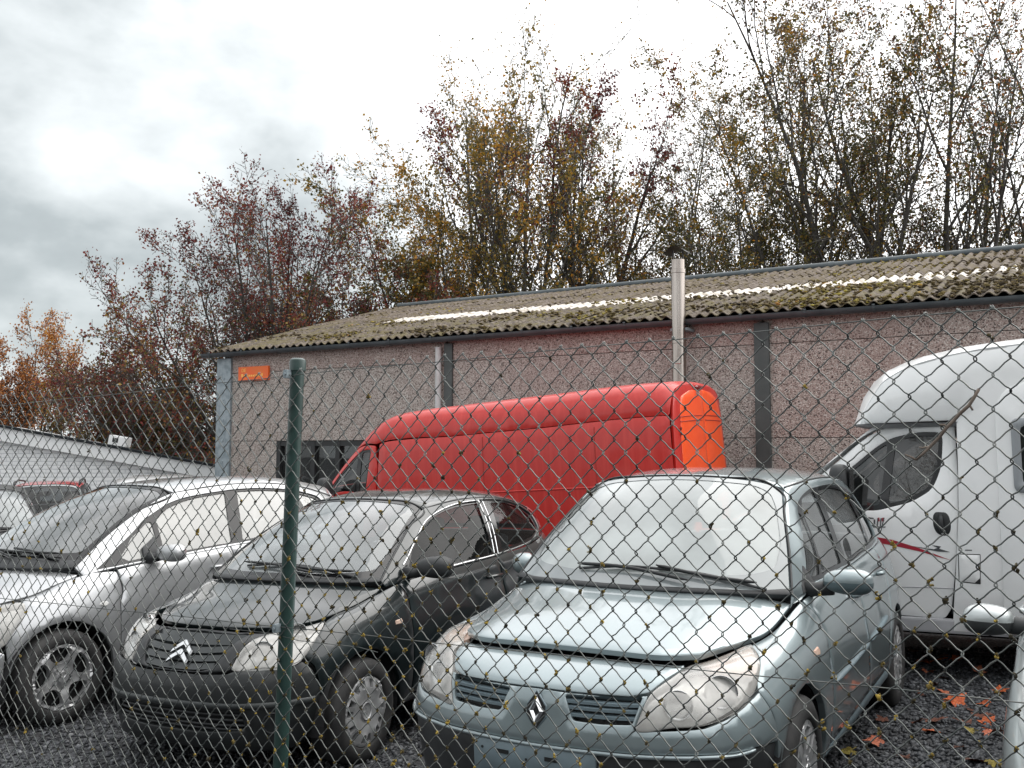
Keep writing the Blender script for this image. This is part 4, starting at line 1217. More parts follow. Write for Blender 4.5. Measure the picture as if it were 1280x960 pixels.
# ------------------------------------------------------------------ panels cut from the skins
def pip(poly, pts):
    poly = np.asarray(poly); x, y = pts[:, 0], pts[:, 1]
    inside = np.zeros(len(pts), bool)
    x1, y1 = poly[:, 0], poly[:, 1]; x2, y2 = np.roll(x1, -1), np.roll(y1, -1)
    for a, b, c, d in zip(x1, y1, x2, y2):
        m = (b > y) != (d > y)
        if m.any():
            t = (c - a) * (y - b) / ((d - b) if d != b else 1e-12) + a
            inside ^= m & (x < t)
    return inside
def area2(p): return .5 * np.sum(p[:, 0] * np.roll(p[:, 1], -1) - np.roll(p[:, 0], -1) * p[:, 1])
def fillet(p, rad):
    p = np.asarray(p, float); n = len(p); out = []
    rr = [rad] * n if np.isscalar(rad) else rad
    for i in range(n):
        a, b, c = p[i - 1], p[i], p[(i + 1) % n]
        la, lc = np.linalg.norm(a - b), np.linalg.norm(c - b)
        r = min(rr[i], la * .48, lc * .48)
        if r < 1e-4: out.append(b); continue
        s, e = b + (a - b) / la * r, b + (c - b) / lc * r
        for t in (0, .25, .5, .75, 1): out.append(s * (1 - t) ** 2 + 2 * b * t * (1 - t) + e * t * t)
    return np.array(out)
def resample(p, step):
    q = np.concatenate([p, p[:1]]); out = []
    for a, b in zip(q[:-1], q[1:]):
        L = np.linalg.norm(b - a)
        if L < 1e-6: continue
        k = max(1, int(math.ceil(L / step)))
        for i in range(k): out.append(a + (b - a) * i / k)
    return np.array(out)
def inset(p, d):
    """offset a counter-clockwise loop inwards"""
    t = np.roll(p, -1, 0) - np.roll(p, 1, 0); t /= np.linalg.norm(t, axis=1)[:, None] + 1e-12
    return p + np.stack([-t[:, 1], t[:, 0]], 1) * d
def spline_loop(p, sub=5):
    p = np.asarray(p, float); n = len(p); q = np.concatenate([p[-2:], p, p[:3]])
    return spline_axis(q, sub)[2 * sub:(n + 2) * sub]

def fill2d(loops, res, inner=None):
    """triangulate: loops[0] outer (ccw), others holes.  returns points, triangles, per-loop vertex ids"""
    vs, es, ids = [], [], []
    n = 0
    for lp in loops + (inner or []):
        k = len(lp); vs += [tuple(q) for q in lp]; es += [(n + i, n + (i + 1) % k) for i in range(k)]; ids.append(np.arange(n, n + k)); n += k
    allb = np.array(vs)
    mn, mx = allb.min(0), allb.max(0)
    gx = np.arange(mn[0] + res * .5, mx[0], res); gy = np.arange(mn[1] + res * .5, mx[1], res * .87)
    if len(gx) and len(gy):
        g = np.array([(x + (res / 2 if j % 2 else 0), y) for j, y in enumerate(gy) for x in gx])
        ok = pip(loops[0], g)
        for h in loops[1:]: ok &= ~pip(h, g)
        g = g[ok]
        if len(g):
            d = np.full(len(g), 1e9)
            for i in range(0, len(allb), 400): d = np.minimum(d, ((g[:, None] - allb[None, i:i + 400]) ** 2).sum(-1).min(1))
            g = g[d > (res * .5) ** 2]
            vs += [tuple(q) for q in g]
    r = delaunay_2d_cdt([Vector(v) for v in vs], es, [], 0, 1e-6)
    V = np.array([v[:] for v in r[0]]); F = np.array([f for f in r[2] if len(f) == 3])
    back = {}
    for o, src in enumerate(r[3]):
        for s in src: back[s] = o
    c = V[F].mean(1)
    ok = pip(loops[0], c)
    for h in loops[1:]: ok &= ~pip(h, c)
    F = F[ok]
    a = V[F[:, 1]] - V[F[:, 0]]; b = V[F[:, 2]] - V[F[:, 0]]
    neg = a[:, 0] * b[:, 1] - a[:, 1] * b[:, 0] < 0
    F[neg] = F[neg][:, ::-1]
    return V, F, [np.array([back[i] for i in idx]) for idx in ids]

def mirror_mesh(me):
    m = me.copy()
    co = np.empty(len(m.vertices) * 3, np.float32); m.vertices.foreach_get('co', co); co = co.reshape(-1, 3); co[:, 1] *= -1
    m.vertices.foreach_set('co', co.ravel()); m.flip_normals(); m.update()
    return m
def mirror_obj(o, name=None):
    c = link(name or o.name.split('.')[0], mirror_mesh(o.data), o.parent)
    c.location = o.location; c.rotation_euler = o.rotation_euler
    for ch in list(o.children):
        d = link(ch.name.split('.')[0], mirror_mesh(ch.data), c); d.location = ch.location
    return c

def panel(name, skin, pts, m, parent, off=0.0, res=.045, rad=.02, gap=.002, edge=.003, depth=.018, holes=(), sym=False, smooth_loop=False, mirror=False, hole_rad=.03, step=None, hole_gap=0.0, ab_pts=None, warp=None):
    step = step or res * .6
    def loop(p, r, sy):
        p = np.asarray(p, float)
        if sy: p = np.concatenate([p, (p * MIR)[::-1]])
        # drop duplicates on the centre line
        q = [p[0]]
        for a in p[1:]:
            if np.linalg.norm(a - q[-1]) > 2e-3: q.append(a)
        if np.linalg.norm(q[0] - q[-1]) < 2e-3: q.pop()
        ab = skin.ab(np.array(q))
        ab = spline_loop(ab) if smooth_loop else fillet(ab, r)
        ab = resample(ab, step)
        if area2(ab) < 0: ab = ab[::-1]
        return ab
    O = loop(pts, rad, sym)
    if gap: O = inset(O, gap)
    loops = [O]; inner = [inset(O, edge * 1.3)] if edge else []
    for h in holes:
        H = loop(h[0] if isinstance(h, tuple) else h, hole_rad, h[1] if isinstance(h, tuple) else False)
        H = inset(H, -hole_gap) if hole_gap else H
        loops.append(H)
        if edge: inner.append(inset(H, -edge * 1.3))
    V, F, ids = fill2d(loops, res, inner)
    P, N = skin.map(V)
    h = np.full(len(V), off)
    if edge:
        for k in range(len(loops)): h[ids[k]] = off - edge
    Q = P + N * h[:, None]
    if warp is not None: Q = warp(Q)
    if getattr(skin, 'flip', False): F = F[:, ::-1]
    # orientation check against normals
    a = Q[F[:, 1]] - Q[F[:, 0]]; b = Q[F[:, 2]] - Q[F[:, 0]]
    fn = np.cross(a, b); bad = (fn * N[F[:, 0]]).sum(1) < 0
    if bad.mean() > .5: F = F[:, ::-1]
    faces = [F]
    verts = [Q]; n = len(Q)
    if depth:
        quads = []
        for k in range(len(loops)):
            ring = ids[k]; m_ = len(ring)
            low = Q[ring] - N[ring] * depth
            verts.append(low)
            for i in range(m_):
                j = (i + 1) % m_
                q = (ring[i], n + i, n + j, ring[j])
                quads.append(q if k == 0 else q)
            n += m_
        faces.append(np.array(quads))
    me = mesh_np(name, np.concatenate(verts), faces, smooth=True)
    bm = bmesh.new(); bm.from_mesh(me)
    bmesh.ops.recalc_face_normals(bm, faces=bm.faces) if False else None
    bm.to_mesh(me); bm.free()
    me.set_sharp_from_angle(angle=R(48))
    o = link(name, me, parent, [m])
    if mirror: return o, mirror_obj(o)
    return o

def on(skin, pts, off=0.0, dens=6, spl=True):
    """path on a skin as 3D points"""
    ab = skin.ab(np.array(pts, float))
    if spl and len(ab) > 2: ab = spline_axis(ab, dens)
    elif len(ab) >= 2: ab = np.concatenate([ab[i] + (ab[i + 1] - ab[i]) * np.linspace(0, 1, dens, endpoint=False)[:, None] for i in range(len(ab) - 1)] + [ab[-1:]])
    P, N = skin.map(ab)
    return P + N * off
def strip(name, skin, pts, m, parent, r=.006, off=0.0, sides=8, mirror=False, spl=True, taper=False):
    P = on(skin, pts, off, spl=spl)
    rad = np.full(len(P), r)
    if taper: rad[0] *= .4; rad[-1] *= .4
    mb = MB(); mb.tube(P, rad, sides)
    o = mb.build(name, m, parent, smooth=True, sharp=60, fix=False)
    if mirror: return o, mirror_obj(o)
    return o
def frame_at(skin, p, up=(0, 0, 1)):
    P, n = skin.at(p); up = np.array(up, float)
    y = up - n * (up @ n); y /= np.linalg.norm(y); x = np.cross(y, n)
    return P, x, y, n
def stuck(name, skin, p, poly, m, parent, h=.004, base=0.0, up=(0, 0, 1), bevel=0):
    """flat badge: polygon in the tangent frame, raised by h"""
    P, x, y, n = frame_at(skin, p, up)
    mb = MB()
    for pl in (poly if isinstance(poly[0][0], (list, tuple)) else [poly]):
        k = len(pl)
        c = np.mean(np.array(pl), 0)
        v = [P + x * a + y * b + n * base for a, b in pl]
        if bevel: v += [P + x * (a + (c[0] - a) * bevel) + y * (b + (c[1] - b) * bevel) + n * (base + h) for a, b in pl]
        else: v += [P + x * a + y * b + n * (base + h) for a, b in pl]
        mb.add(v, [tuple(range(k)), tuple(range(k, 2 * k))] + [(i, (i + 1) % k, k + (i + 1) % k, k + i) for i in range(k)])
    return mb.build(name, m, parent)

def blob(c, s, e=2.5, nu=20, nv=12, flat_back=None):
    """superellipsoid points as a grid"""
    u = np.linspace(-np.pi, np.pi, nu + 1); v = np.linspace(-np.pi / 2, np.pi / 2, nv + 1)
    sg = lambda a, p: np.sign(a) * np.abs(a) ** p
    k = 2 / e
    P = np.stack([np.outer(sg(np.cos(u), k), sg(np.cos(v), k)), np.outer(sg(np.sin(u), k), sg(np.cos(v), k)), np.outer(np.ones_like(u), sg(np.sin(v), k))], -1) * np.array(s)
    if flat_back is not None: P[..., 0] = np.maximum(P[..., 0], flat_back)
    return P + np.array(c)

def rear_skin(A):
    """the body sheet re-cut so that it runs left side .. rear .. right side"""
    nu = A.G.shape[0]; L = A.G[nu // 2 + (nu // 4):]
    s = Skin.__new__(Skin); s.set(np.concatenate([L, (L[:-1] * MIR)[::-1]])); return s.orient((-1.2, 0, .6))

# ------------------------------------------------------------------ shared car materials
def paint(name, col, metal=.0, rough=.35, coat=1.0, dirt=(.2, .19, .17), amt=(.5, .95), rvar=.12, flake=None):
    return mat(name, col, rough=rough, metal=metal, coat=coat, col2=tuple(.75 * a + .25 * b for a, b in zip(col, dirt)), nscale=2.2, ndetail=7, lo=amt[0], hi=amt[1], rvar=rvar, coat_rough=.04)
M_TYRE = mat('tyre_rubber', (.017, .017, .018), rough=.75, col2=(.035, .034, .033), nscale=12)
M_ALLOY = mat('alloy_silver', (.50, .505, .51), rough=.38, metal=.6, col2=(.26, .26, .26), nscale=14, lo=.45, hi=.75)
M_COVER = mat('wheel_cover_silver', (.46, .465, .47), rough=.42, metal=.4, col2=(.30, .30, .30), nscale=12, lo=.4, hi=.75)
M_HUBDK = mat('brake_dark', (.02, .02, .021), rough=.7, metal=.3)
M_TRIM = mat('grey_black_plastic', (.016, .0175, .019), rough=.55, col2=(.030, .032, .034), nscale=10)
M_GLOSSBLK = mat('gloss_black', (.008, .008, .009), rough=.12)
M_CHROME = mat('chrome', (.75, .76, .77), rough=.12, metal=1.0, col2=(.5, .5, .5), nscale=20, lo=.5, hi=.8)
M_SEAT = mat('seat_cloth', (.05, .052, .056), rough=.9, col2=(.075, .078, .082), nscale=20)
M_HEADL = mat('headliner', (.38, .37, .35), rough=.9)
M_DASH = mat('dashboard_plastic', (.035, .037, .04), rough=.65)
M_LENS = mat_glass('headlight_lens', (.95, .95, .94), .36, (.78, .76, .72), nscale=5, rough=.08, gain=1.5)
M_LENSPEACH = mat('faded_indicator', (.62, .40, .30), rough=.35, col2=(.66, .50, .41), nscale=12, spec=.6)
M_REFL = mat('lamp_reflector', (.70, .69, .67), rough=.35, metal=.45, col2=(.5, .5, .49), nscale=9)
M_REDLENS = mat('red_lamp_lens', (.30, .01, .012), rough=.15, coat=.6)

# ------------------------------------------------------------------ wheels
def polar(pts): return [(r * math.cos(a), r * math.sin(a)) for r, a in pts]
def rim_face(Rr, holes, prof, depth=.035, res=.014):
    O = np.array([(Rr * math.cos(a), Rr * math.sin(a)) for a in np.linspace(0, 2 * np.pi, 72, endpoint=False)])
    hs = [resample(np.array(h), .010) for h in holes]
    V, F, ids = fill2d([O] + hs, res)
    r = np.hypot(V[:, 0], V[:, 1]); a = np.arctan2(V[:, 1], V[:, 0])
    y = prof(r, a)
    P = np.stack([V[:, 0], y, V[:, 1]], 1)          # face looks towards +y
    F = F[:, ::-1]
    verts = [P]; faces = [F]; n = len(P); q = []
    for k in range(1, len(ids)):
        ring = ids[k]; low = P[ring].copy(); low[:, 1] -= depth; c = low.mean(0); low = c + (low - c) * np.array([.93, 1, .93])
        verts.append(low); m_ = len(ring)
        for i in range(m_): q.append((ring[i], ring[(i + 1) % m_], n + (i + 1) % m_, n + i))
        n += m_
    if q: faces.append(np.array(q))
    me = mesh_np('wheel', np.concatenate(verts), faces); me.set_sharp_from_angle(angle=R(40))
    return me
def make_wheel(kind, r_t, r_r, width, parent, x, y, sgn):
    """wheel part (rim) with tyre, brake disc and hub as sub-parts; the outer face looks to sgn*y"""
    key = (kind, r_t)
    if key not in WHEELS:
        holes = []
        if kind == 'star5':
            for k in range(5):
                a0 = math.pi / 2 + math.pi / 5 + k * 2 * math.pi / 5
                h = polar([(r_r * .885, a0 - .40), (r_r * .905, a0 - .2), (r_r * .91, a0), (r_r * .905, a0 + .2), (r_r * .885, a0 + .40), (r_r * .82, a0 + .49), (r_r * .70, a0 + .49), (r_r * .56, a0 + .42), (r_r * .45, a0 + .26), (r_r * .41, a0), (r_r * .45, a0 - .26), (r_r * .56, a0 - .42), (r_r * .70, a0 - .49), (r_r * .82, a0 - .49)])
                holes.append(h)
            prof = lambda r, a: np.interp(r / r_r, [0, .14, .17, .34, .55, .80, .90, .935, .97, 1], [.004, .004, -.006, -.012, .004, .012, .006, -.004, .014, .004])
        elif kind == 'twin5':
            for k in range(5):
                a0 = math.pi / 2 + k * 2 * math.pi / 5
                holes.append(polar([(r_r * .88, a0 - .10), (r_r * .88, a0 + .10), (r_r * .45, a0 + .10), (r_r * .40, a0), (r_r * .45, a0 - .10)]))
                a0 += math.pi / 5
                holes.append(polar([(r_r * .87, a0 - .30), (r_r * .89, a0), (r_r * .87, a0 + .30), (r_r * .55, a0 + .22), (r_r * .42, a0), (r_r * .55, a0 - .22)]))
            prof = lambda r, a: np.interp(r / r_r, [0, .16, .19, .35, .6, .86, .93, .97, 1], [.012, .012, .006, .004, .012, .012, .002, .012, .004])
        else:
            for k in range(14):
                a0 = k * 2 * math.pi / 14 + (.045 if k % 2 else -.045)
                holes.append(polar([(r_r * .915, a0 - .12), (r_r * .915, a0 + .12), (r_r * .68, a0 + .10), (r_r * .66, a0), (r_r * .68, a0 - .10)]))
            prof = lambda r, a: np.interp(r / r_r, [0, .22, .25, .27, .45, .68, .92, .97, 1], [.008, .008, .016, .006, .014, .02, .010, .014, .004]) + np.where(r / r_r > .62, .004 * np.cos(7 * a), 0)
        face = rim_face(r_r, holes, prof); face.materials.append(M_COVER if kind == 'cover' else M_ALLOY)
        w = width
        mb = MB()
        sh = .90
        mb.lathe([(r_r * .985, -.012), (r_r * 1.0, -.002), (r_r * 1.03, .012), (r_r * 1.06, .016), ((r_r + r_t) / 2, .02), (r_t * .955, .004), (r_t * .985, -.014), (r_t, -.034), (r_t * 1.003, -w * .5), (r_t, -w + .034), (r_t * .98, -w + .012), (r_t * .95, -w), (r_r * 1.04, -w + .006), (r_r * .97, -w + .02), (r_r * .95, -w * .5), (r_r * .95, -.03), (r_r * .985, -.012)], 64, 'y')
        for j, gy in enumerate((-w * .3, -w * .5, -w * .7)): pass
        tyre = mb.build('tyre', M_TYRE, None, smooth=True, sharp=50); tme = tyre.data; bpy.data.objects.remove(tyre)
        mb = MB(); mb.lathe([(0, -.05), (r_r * .62, -.05), (r_r * .62, -.065), (r_r * .94, -.07)], 40, 'y'); b = mb.build('brake_disc', M_HUBDK, None, smooth=True, sharp=40); bme = b.data; bpy.data.objects.remove(b)
        mb = MB()
        if kind == 'star5':
            mb.lathe([(r_r * .17, .003), (r_r * .17, .008), (r_r * .145, .009), (r_r * .14, .005)], 32, 'y')
            for k in range(3):
                t = math.pi / 2 + k * 2 * math.pi / 3
                mb.add([(r_r * .145 * math.cos(t), .007, r_r * .145 * math.sin(t)), (.006 * math.cos(t + 1.05), .010, .006 * math.sin(t + 1.05)), (0, .006, 0), (.006 * math.cos(t - 1.05), .010, .006 * math.sin(t - 1.05))], [(0, 1, 2), (0, 2, 3)])
            for k in range(5):
                t = math.pi / 2 + k * 2 * math.pi / 5 + .0
                c = (r_r * .27 * math.cos(t), -.004, r_r * .27 * math.sin(t))
                mb.lathe([(.0, -.006), (.010, -.006), (.013, .004), (.014, .004)], 12, 'y', c)
            hm = M_ALLOY
        elif kind == 'cover':
            mb.lathe([(r_r * .22, .010), (r_r * .235, .017), (r_r * .25, .017), (r_r * .262, .008)], 32, 'y')
            for dz in (-.008, .010):
                pl = [(-.022, -.016), (0, .002), (.022, -.016), (.022, -.006), (0, .014), (-.022, -.006)]
                mb.prism([(a * .8, (b + dz) * .8) for a, b in pl], .008, .012, 'xz')
            hm = M_ALLOY
        else:
            mb.lathe([(0, .014), (r_r * .15, .014), (r_r * .16, .010)], 24, 'y')
            for k in range(5):
                t = math.pi / 2 + math.pi / 5 + k * 2 * math.pi / 5
                mb.lathe([(0, .004), (.010, .004), (.012, .010)], 10, 'y', (r_r * .27 * math.cos(t), .002, r_r * .27 * math.sin(t)))
            hm = M_ALLOY
        h = mb.build('hub_cap', hm, None, smooth=True, sharp=30); hme = h.data; bpy.data.objects.remove(h)
        WHEELS[key] = (face, tme, bme, hme)
    face, tme, bme, hme = WHEELS[key]
    wh = link('wheel', face, parent); wh.location = (x, y, r_t)
    for nm, me in (('tyre', tme), ('brake_disc', bme), ('hub_cap', hme)): link(nm, me, wh)
    wh.rotation_euler = (0, random.uniform(0, 6.28), 0) if sgn > 0 else (0, random.uniform(0, 6.28), math.pi)
    return wh
WHEELS = {}

def arc_pts(cx, cz, r, a0, a1, y, n=11):
    return [(cx + r * math.cos(R(a)), y, cz + r * math.sin(R(a))) for a in np.linspace(a0, a1, n)]

def mirror_part(parent, m_shell, c, s, m_glass=None, arm=None, m_arm=None, e=2.6, tilt=0.0, m_low=None):
    """door mirror: rounded shell, glass at its back, arm to the door"""
    mb = MB(); P = blob((0, 0, 0), s, e, 24, 14, flat_back=-s[0] * .55)
    # narrower towards the inboard end
    f = np.clip((P[..., 1] / s[1] + 1) / 2, 0, 1); P[..., 2] *= (.78 + .22 * f); P[..., 0] *= (.85 + .15 * f)
    ca, sa = math.cos(tilt), math.sin(tilt)
    P = np.stack([P[..., 0] * ca - P[..., 1] * sa, P[..., 0] * sa + P[..., 1] * ca, P[..., 2]], -1) + np.array(c)
    mb.grid(P); o = mb.build('wing_mirror', [m_shell] + ([m_low] if m_low else []), parent, smooth=True, sharp=50)
    if m_low:
        for p in o.data.polygons: p.material_index = int(p.center.z < c[2] + .004)
    if arm:
        a = MB(); a.tube(arm[0], arm[1], 10, squash=None); a.build('mirror_arm', m_arm or M_TRIM, o, smooth=True)
    g = MB(); g.lathe([(0, -s[0] * .57), (.9, -s[0] * .57)], 20, 'x'); v = g.v[0]; v[:, 1] *= s[1] * .86; v[:, 2] *= s[2] * .78
    v2 = np.stack([v[:, 0] * ca - v[:, 1] * sa, v[:, 0] * sa + v[:, 1] * ca, v[:, 2]], -1) + np.array(c); g.v[0] = v2
    g.build('mirror_glass', M_CHROME, o)
    return o

def cabin(root, zf=.30, dash_x=(-.28, -.72), seat_x=-1.30, rear_x=-2.15, w=.66, zb=.97, top=1.30, steer=True, seat_m=None):
    """floor, dashboard, seats, steering wheel"""
    sm = seat_m or M_SEAT
    mb = MB(); mb.box((-1.35, 0, .25), (2.6, 1.30, .12)); mb.box((-.02, 0, .50), (.9, 1.0, .40)); mb.box((-2.75, 0, .62), (.6, 1.1, .5)); mb.build('floor_pan', M_DARKIN, root)
    mb = MB(); mb.box(((dash_x[0] + dash_x[1]) / 2, 0, .78), (abs(dash_x[1] - dash_x[0]), 2 * w, .34), bev=.06)
    mb.box((dash_x[1] + .14, .36, zb - .02), (.22, .36, .10), bev=.04); mb.build('dashboard', M_DASH, root, smooth=True, sharp=40)
    for y in (.36, -.36):
        mb = MB(); mb.box((seat_x + .28, y, .52), (.52, .50, .16), bev=.05)
        M = Matrix.Rotation(R(-14), 3, 'Y'); mb.box((seat_x - .02, y, .86), (.13, .48, .60), M=M, bev=.05)
        s = mb.build('front_seat', sm, root, smooth=True, sharp=40)
        mb = MB(); mb.box((seat_x - .11, y, top - .06), (.09, .27, .20), M=M, bev=.04); mb.tube([(seat_x - .10, y - .06, top - .2), (seat_x - .10, y - .06, top - .06)], .007, 6); mb.tube([(seat_x - .10, y + .06, top - .2), (seat_x - .10, y + .06, top - .06)], .007, 6)
        mb.build('headrest', sm, s, smooth=True, sharp=40)
    mb = MB(); mb.box((rear_x + .25, 0, .55), (.5, 1.2, .18), bev=.05); mb.box((rear_x - .05, 0, .85), (.14, 1.2, .55), M=Matrix.Rotation(R(-16), 3, 'Y'), bev=.05)
    for y in (-.38, .38): mb.box((rear_x - .15, y, top - .09), (.09, .26, .16), bev=.04)
    mb.build('rear_seat', sm, root, smooth=True, sharp=40)
    if steer:
        a = np.linspace(0, 2 * np.pi, 25); c = np.array([dash_x[1] - .10, .36, zb - .03])
        M = np.array(Matrix.Rotation(R(28), 3, 'Y'))
        ring = np.stack([np.zeros(25), .185 * np.cos(a), .185 * np.sin(a)], 1) @ M.T + c
        mb = MB(); mb.tube(ring, .014, 8, cap=False)
        for t in (.3, math.pi - .3, -math.pi / 2): mb.tube([c, np.array([0, .18 * math.cos(t), .18 * math.sin(t)]) @ M.T + c], .014, 6)
        mb.lathe([(0, .02), (.06, .015), (.06, -.03)], 16, 'x', c); mb.build('steering_wheel', M_DASH, root, smooth=True)

def rear_close(root, sk, m_paint, glass, m_lamp=True):
    """tailgate with rear window, rear bumper and tail lamps"""
    rf, bd = sk['roof'], sk['body']
    top = rf.G[:, -1]; top = top[np.argsort(-top[:, 1])]
    n = len(top)
    # body top line over the rear columns, left to right
    line = np.concatenate([bd.G[-1:-30:-1, -1][::-1][::1]]) if False else None
    G = bd.G; nu = G.shape[0]
    rows_ = G[:, -1]
    rear = rows_[rows_[:, 0] < top[:, 0].min() + .35]
    L = rear[rear[:, 1] >= 0]; L = L[np.argsort(-L[:, 1])]; L = L[L[:, 1] <= top[0, 1] + .12]
    ys = np.linspace(top[0, 1], top[-1, 1], 17)
    tp = np.stack([np.interp(-ys, -top[:, 1], top[:, k]) for k in range(3)], 1)
    yb = ys * (min(L[0, 1], .64) / ys[0])
    bt = np.stack([np.interp(-np.abs(yb), -L[:, 1], L[:, 0]), yb, np.interp(-np.abs(yb), -L[:, 1], L[:, 2])], 1)
    net = np.stack([tp, tp * .65 + bt * .35 + np.array([-.03, 0, .02]), tp * .3 + bt * .7 + np.array([-.03, 0, .01]), bt], 1)
    s = Skin(net, 2, 6).orient((-1.2, 0, .6))
    w0, w1 = tp[0, 1], yb[0]
    def q(fy, fz):  # fractions
        a = tp * (1 - fz) + bt * fz
        y = np.interp(fy, [-1, 1], [0, 16]); i = int(min(15, max(0, math.floor(y)))); f = y - i
        return a[i] * (1 - f) + a[i + 1] * f
    panel('tailgate', s, [q(-.98, .02), q(0, .02), q(.98, .02), q(.98, .98), q(0, .98), q(-.98, .98)], m_paint, root, holes=[[q(-.8, .14), q(0, .12), q(.8, .14), q(.86, .82), q(0, .86), q(-.86, .82)]], res=.07)
    panel('rear_window', s, [q(-.83, .11), q(0, .09), q(.83, .11), q(.89, .85), q(0, .89), q(-.89, .85)], glass, root, off=-.006, res=.08, depth=0, edge=0)
    for k in (1, -1): panel('tail_lamp', s, [q(k * .885, .10), q(k * .985, .10), q(k * .985, .92), q(k * .925, .92)], M_REDLENS, root, off=.006, res=.08, depth=.015)
    return s

# ------------------------------------------------------------------ the blue-grey compact MPV with its bonnet ajar
def car_root(key, name, label, cat, group=None):
    M = pose_matrix(key)
    o = empty(name, (0, 0, 0), (0, 0, 0), label, cat, group)
    o.matrix_world = M
    return o
CARG = 'cars parked nose to the fence'

def arches(root, wb, r, yo, rear=True):
    for ax in (0, -wb):
        for s in (1, -1):
            mb = MB(); a = np.linspace(R(-12), R(192), 20)
            P = np.array([[(ax + r * math.cos(t), s * y, .30 + r * math.sin(t)) for y in (yo, yo - .30)] for t in a]); mb.grid(P)
            P2 = np.array([[(ax + k * math.cos(t), s * (yo - .29), .30 + k * math.sin(t)) for k in (r, .02)] for t in a]); mb.grid(P2)
            mb.build('wheel_arch_liner', M_DARKIN, root)

def blue_car(key, label, PT=None, GW=None, group=None, name='compact_mpv'):
    sk = skins_blue(); bd, hd, ws, rf, sd = (sk[k] for k in ('body', 'hood', 'ws', 'roof', 'side'))
    PT = PT or paint('blue_grey_paint', (.265, .318, .332), metal=.55, rough=.34, dirt=(.25, .24, .22))
    PD = mat('blue_grey_plastic', (.16, .21, .235), rough=.5, col2=(.12, .16, .18), nscale=6)
    GL = mat_glass('blue_side_glass', (.62, .66, .67), .16, (.45, .47, .47), nscale=2)
    GW = GW or mat_glass('fogged_windscreen', (.6, .63, .63), .60, (.47, .51, .505), nscale=1.7, gain=1.8, film_var=.3)
    rt = car_root(key, name, label, 'car', group)
    ARF = arc_pts(-.02, .315, .362, 8, 176, .885)
    HL = [(.125, .692, .854), (.244, .752, .833), (.363, .787, .762), (.462, .785, .712), (.57, .743, .667), (.67, .657, .635), (.733, .551, .627), (.788, .42, .617), (.772, .433, .674), (.722, .456, .742), (.634, .509, .792), (.50, .539, .819), (.42, .582, .826), (.30, .628, .838)]
    # bumper, in body colour down to the dark line
    gl = [(.80, .125, .722), (.728, .430, .727), (.785, .405, .632), (.805, .28, .624), (.815, .165, .626)]
    gr = [(a, -b, c) for a, b, c in gl]
    bp = panel('front_bumper', bd, [(.79, 0, .731), (.79, .12, .729), (.754, .385, .729), (.722, .452, .738), (.770, .436, .674), (.785, .42, .612), (.733, .555, .620), (.672, .66, .628), (.575, .742, .660), (.468, .79, .706), (.40, .81, .735), (.352, .855, .60), (.34, .865, .525), (.495, .80, .531), (.686, .657, .53), (.757, .524, .529), (.829, 0, .522)],
               PT, rt, sym=True, holes=[gl, gr], res=.035, rad=.012, hole_rad=.014, depth=.03, edge=.004)
    lb = panel('lower_bumper', bd, [(.829, 0, .518), (.757, .524, .525), (.686, .657, .526), (.495, .803, .527), (.345, .862, .52), (.37, .85, .40), (.38, .83, .22), (.52, .74, .19), (.70, .5, .18), (.76, 0, .175)], M_TRIM, rt, sym=True, off=-.012, res=.06, rad=.01)
    panel('bumper_lip', bd, [(.829, 0, .524), (.757, .524, .531), (.686, .657, .532), (.50, .803, .533), (.50, .803, .518), (.686, .657, .513), (.757, .524, .512), (.829, 0, .506)], PT, bp, sym=True, off=.010, res=.03, rad=.004, edge=.004, depth=.02)
    pl = panel('plate_mount', bd, [(.826, -.29, .512), (.829, 0, .512), (.826, .27, .512), (.822, .27, .36), (.822, 0, .36), (.822, -.29, .36)], PD, rt, off=.006, res=.06, rad=.006)
    for y in (-.14, .08): stuck('slot', bd, (.825, y, .47), [(-.028, -.008), (.028, -.008), (.028, .008), (-.028, .008)], M_BLACK, pl, h=.002, base=.006)
    for y, z in ((-.24, .475), (-.03, .455), (.20, .49)): stuck('screw_hole', bd, (.825, y, z), [(.006 * math.cos(t), .006 * math.sin(t)) for t in np.linspace(0, 6.28, 9)[:-1]], M_BLACK, pl, h=.0015, base=.006)
    # grille: dark back and three slats each side
    for s in (1, -1):
        g = panel('grille', bd, [(a, s * b, c) for a, b, c in [(.80, .115, .727), (.728, .44, .732), (.78, .415, .622), (.815, .155, .616)]], M_BLACK, rt, off=-.045, res=.06, depth=0, edge=0)
        for k, z in enumerate((.702, .675, .648)):
            P = on(bd, [(.80, s * (.125 + .008 * k), z), (.78, s * .28, z), (.74, s * (.435 - .006 * k), z + .002)], -.022)
            mb = MB(); w = np.array([0, 0, .008])
            G = np.stack([P + w + np.array([-.012, 0, 0]), P + w * .6 + np.array([.012, 0, 0]), P - w * .8 + np.array([.012, 0, 0]), P - w + np.array([-.012, 0, 0])], 1); mb.grid(G)
            mb.build('slat', PD, g, smooth=True, sharp=40, fix=False)
        mb = MB()
        for k in range(5):
            y = s * (.17 + .055 * k); P = on(bd, [(.80, y, .722), (.80, y, .630)], -.030, spl=False); mb.tube(P, .0028, 5)
        o = mb.build('ribs', M_TRIM, g); tag(o, None, None, None, 'stuff')
    # nose panel between the headlights, under the gaping bonnet
    panel('nose_panel', bd, [(.537, 0, .823), (.54, .30, .823), (.496, .520, .820), (.632, .498, .793), (.717, .449, .745), (.754, .383, .733), (.79, .12, .734), (.79, 0, .735)], PT, rt, sym=True, res=.03, rad=.012, depth=.03)
    # diamond badge in its dark recess
    hexa = [(-.040, -.02), (0, -.074), (.040, -.02), (.040, .02), (0, .074), (-.040, .02)]
    hexo = [(a * 1.16, b * 1.12) for a, b in hexa]
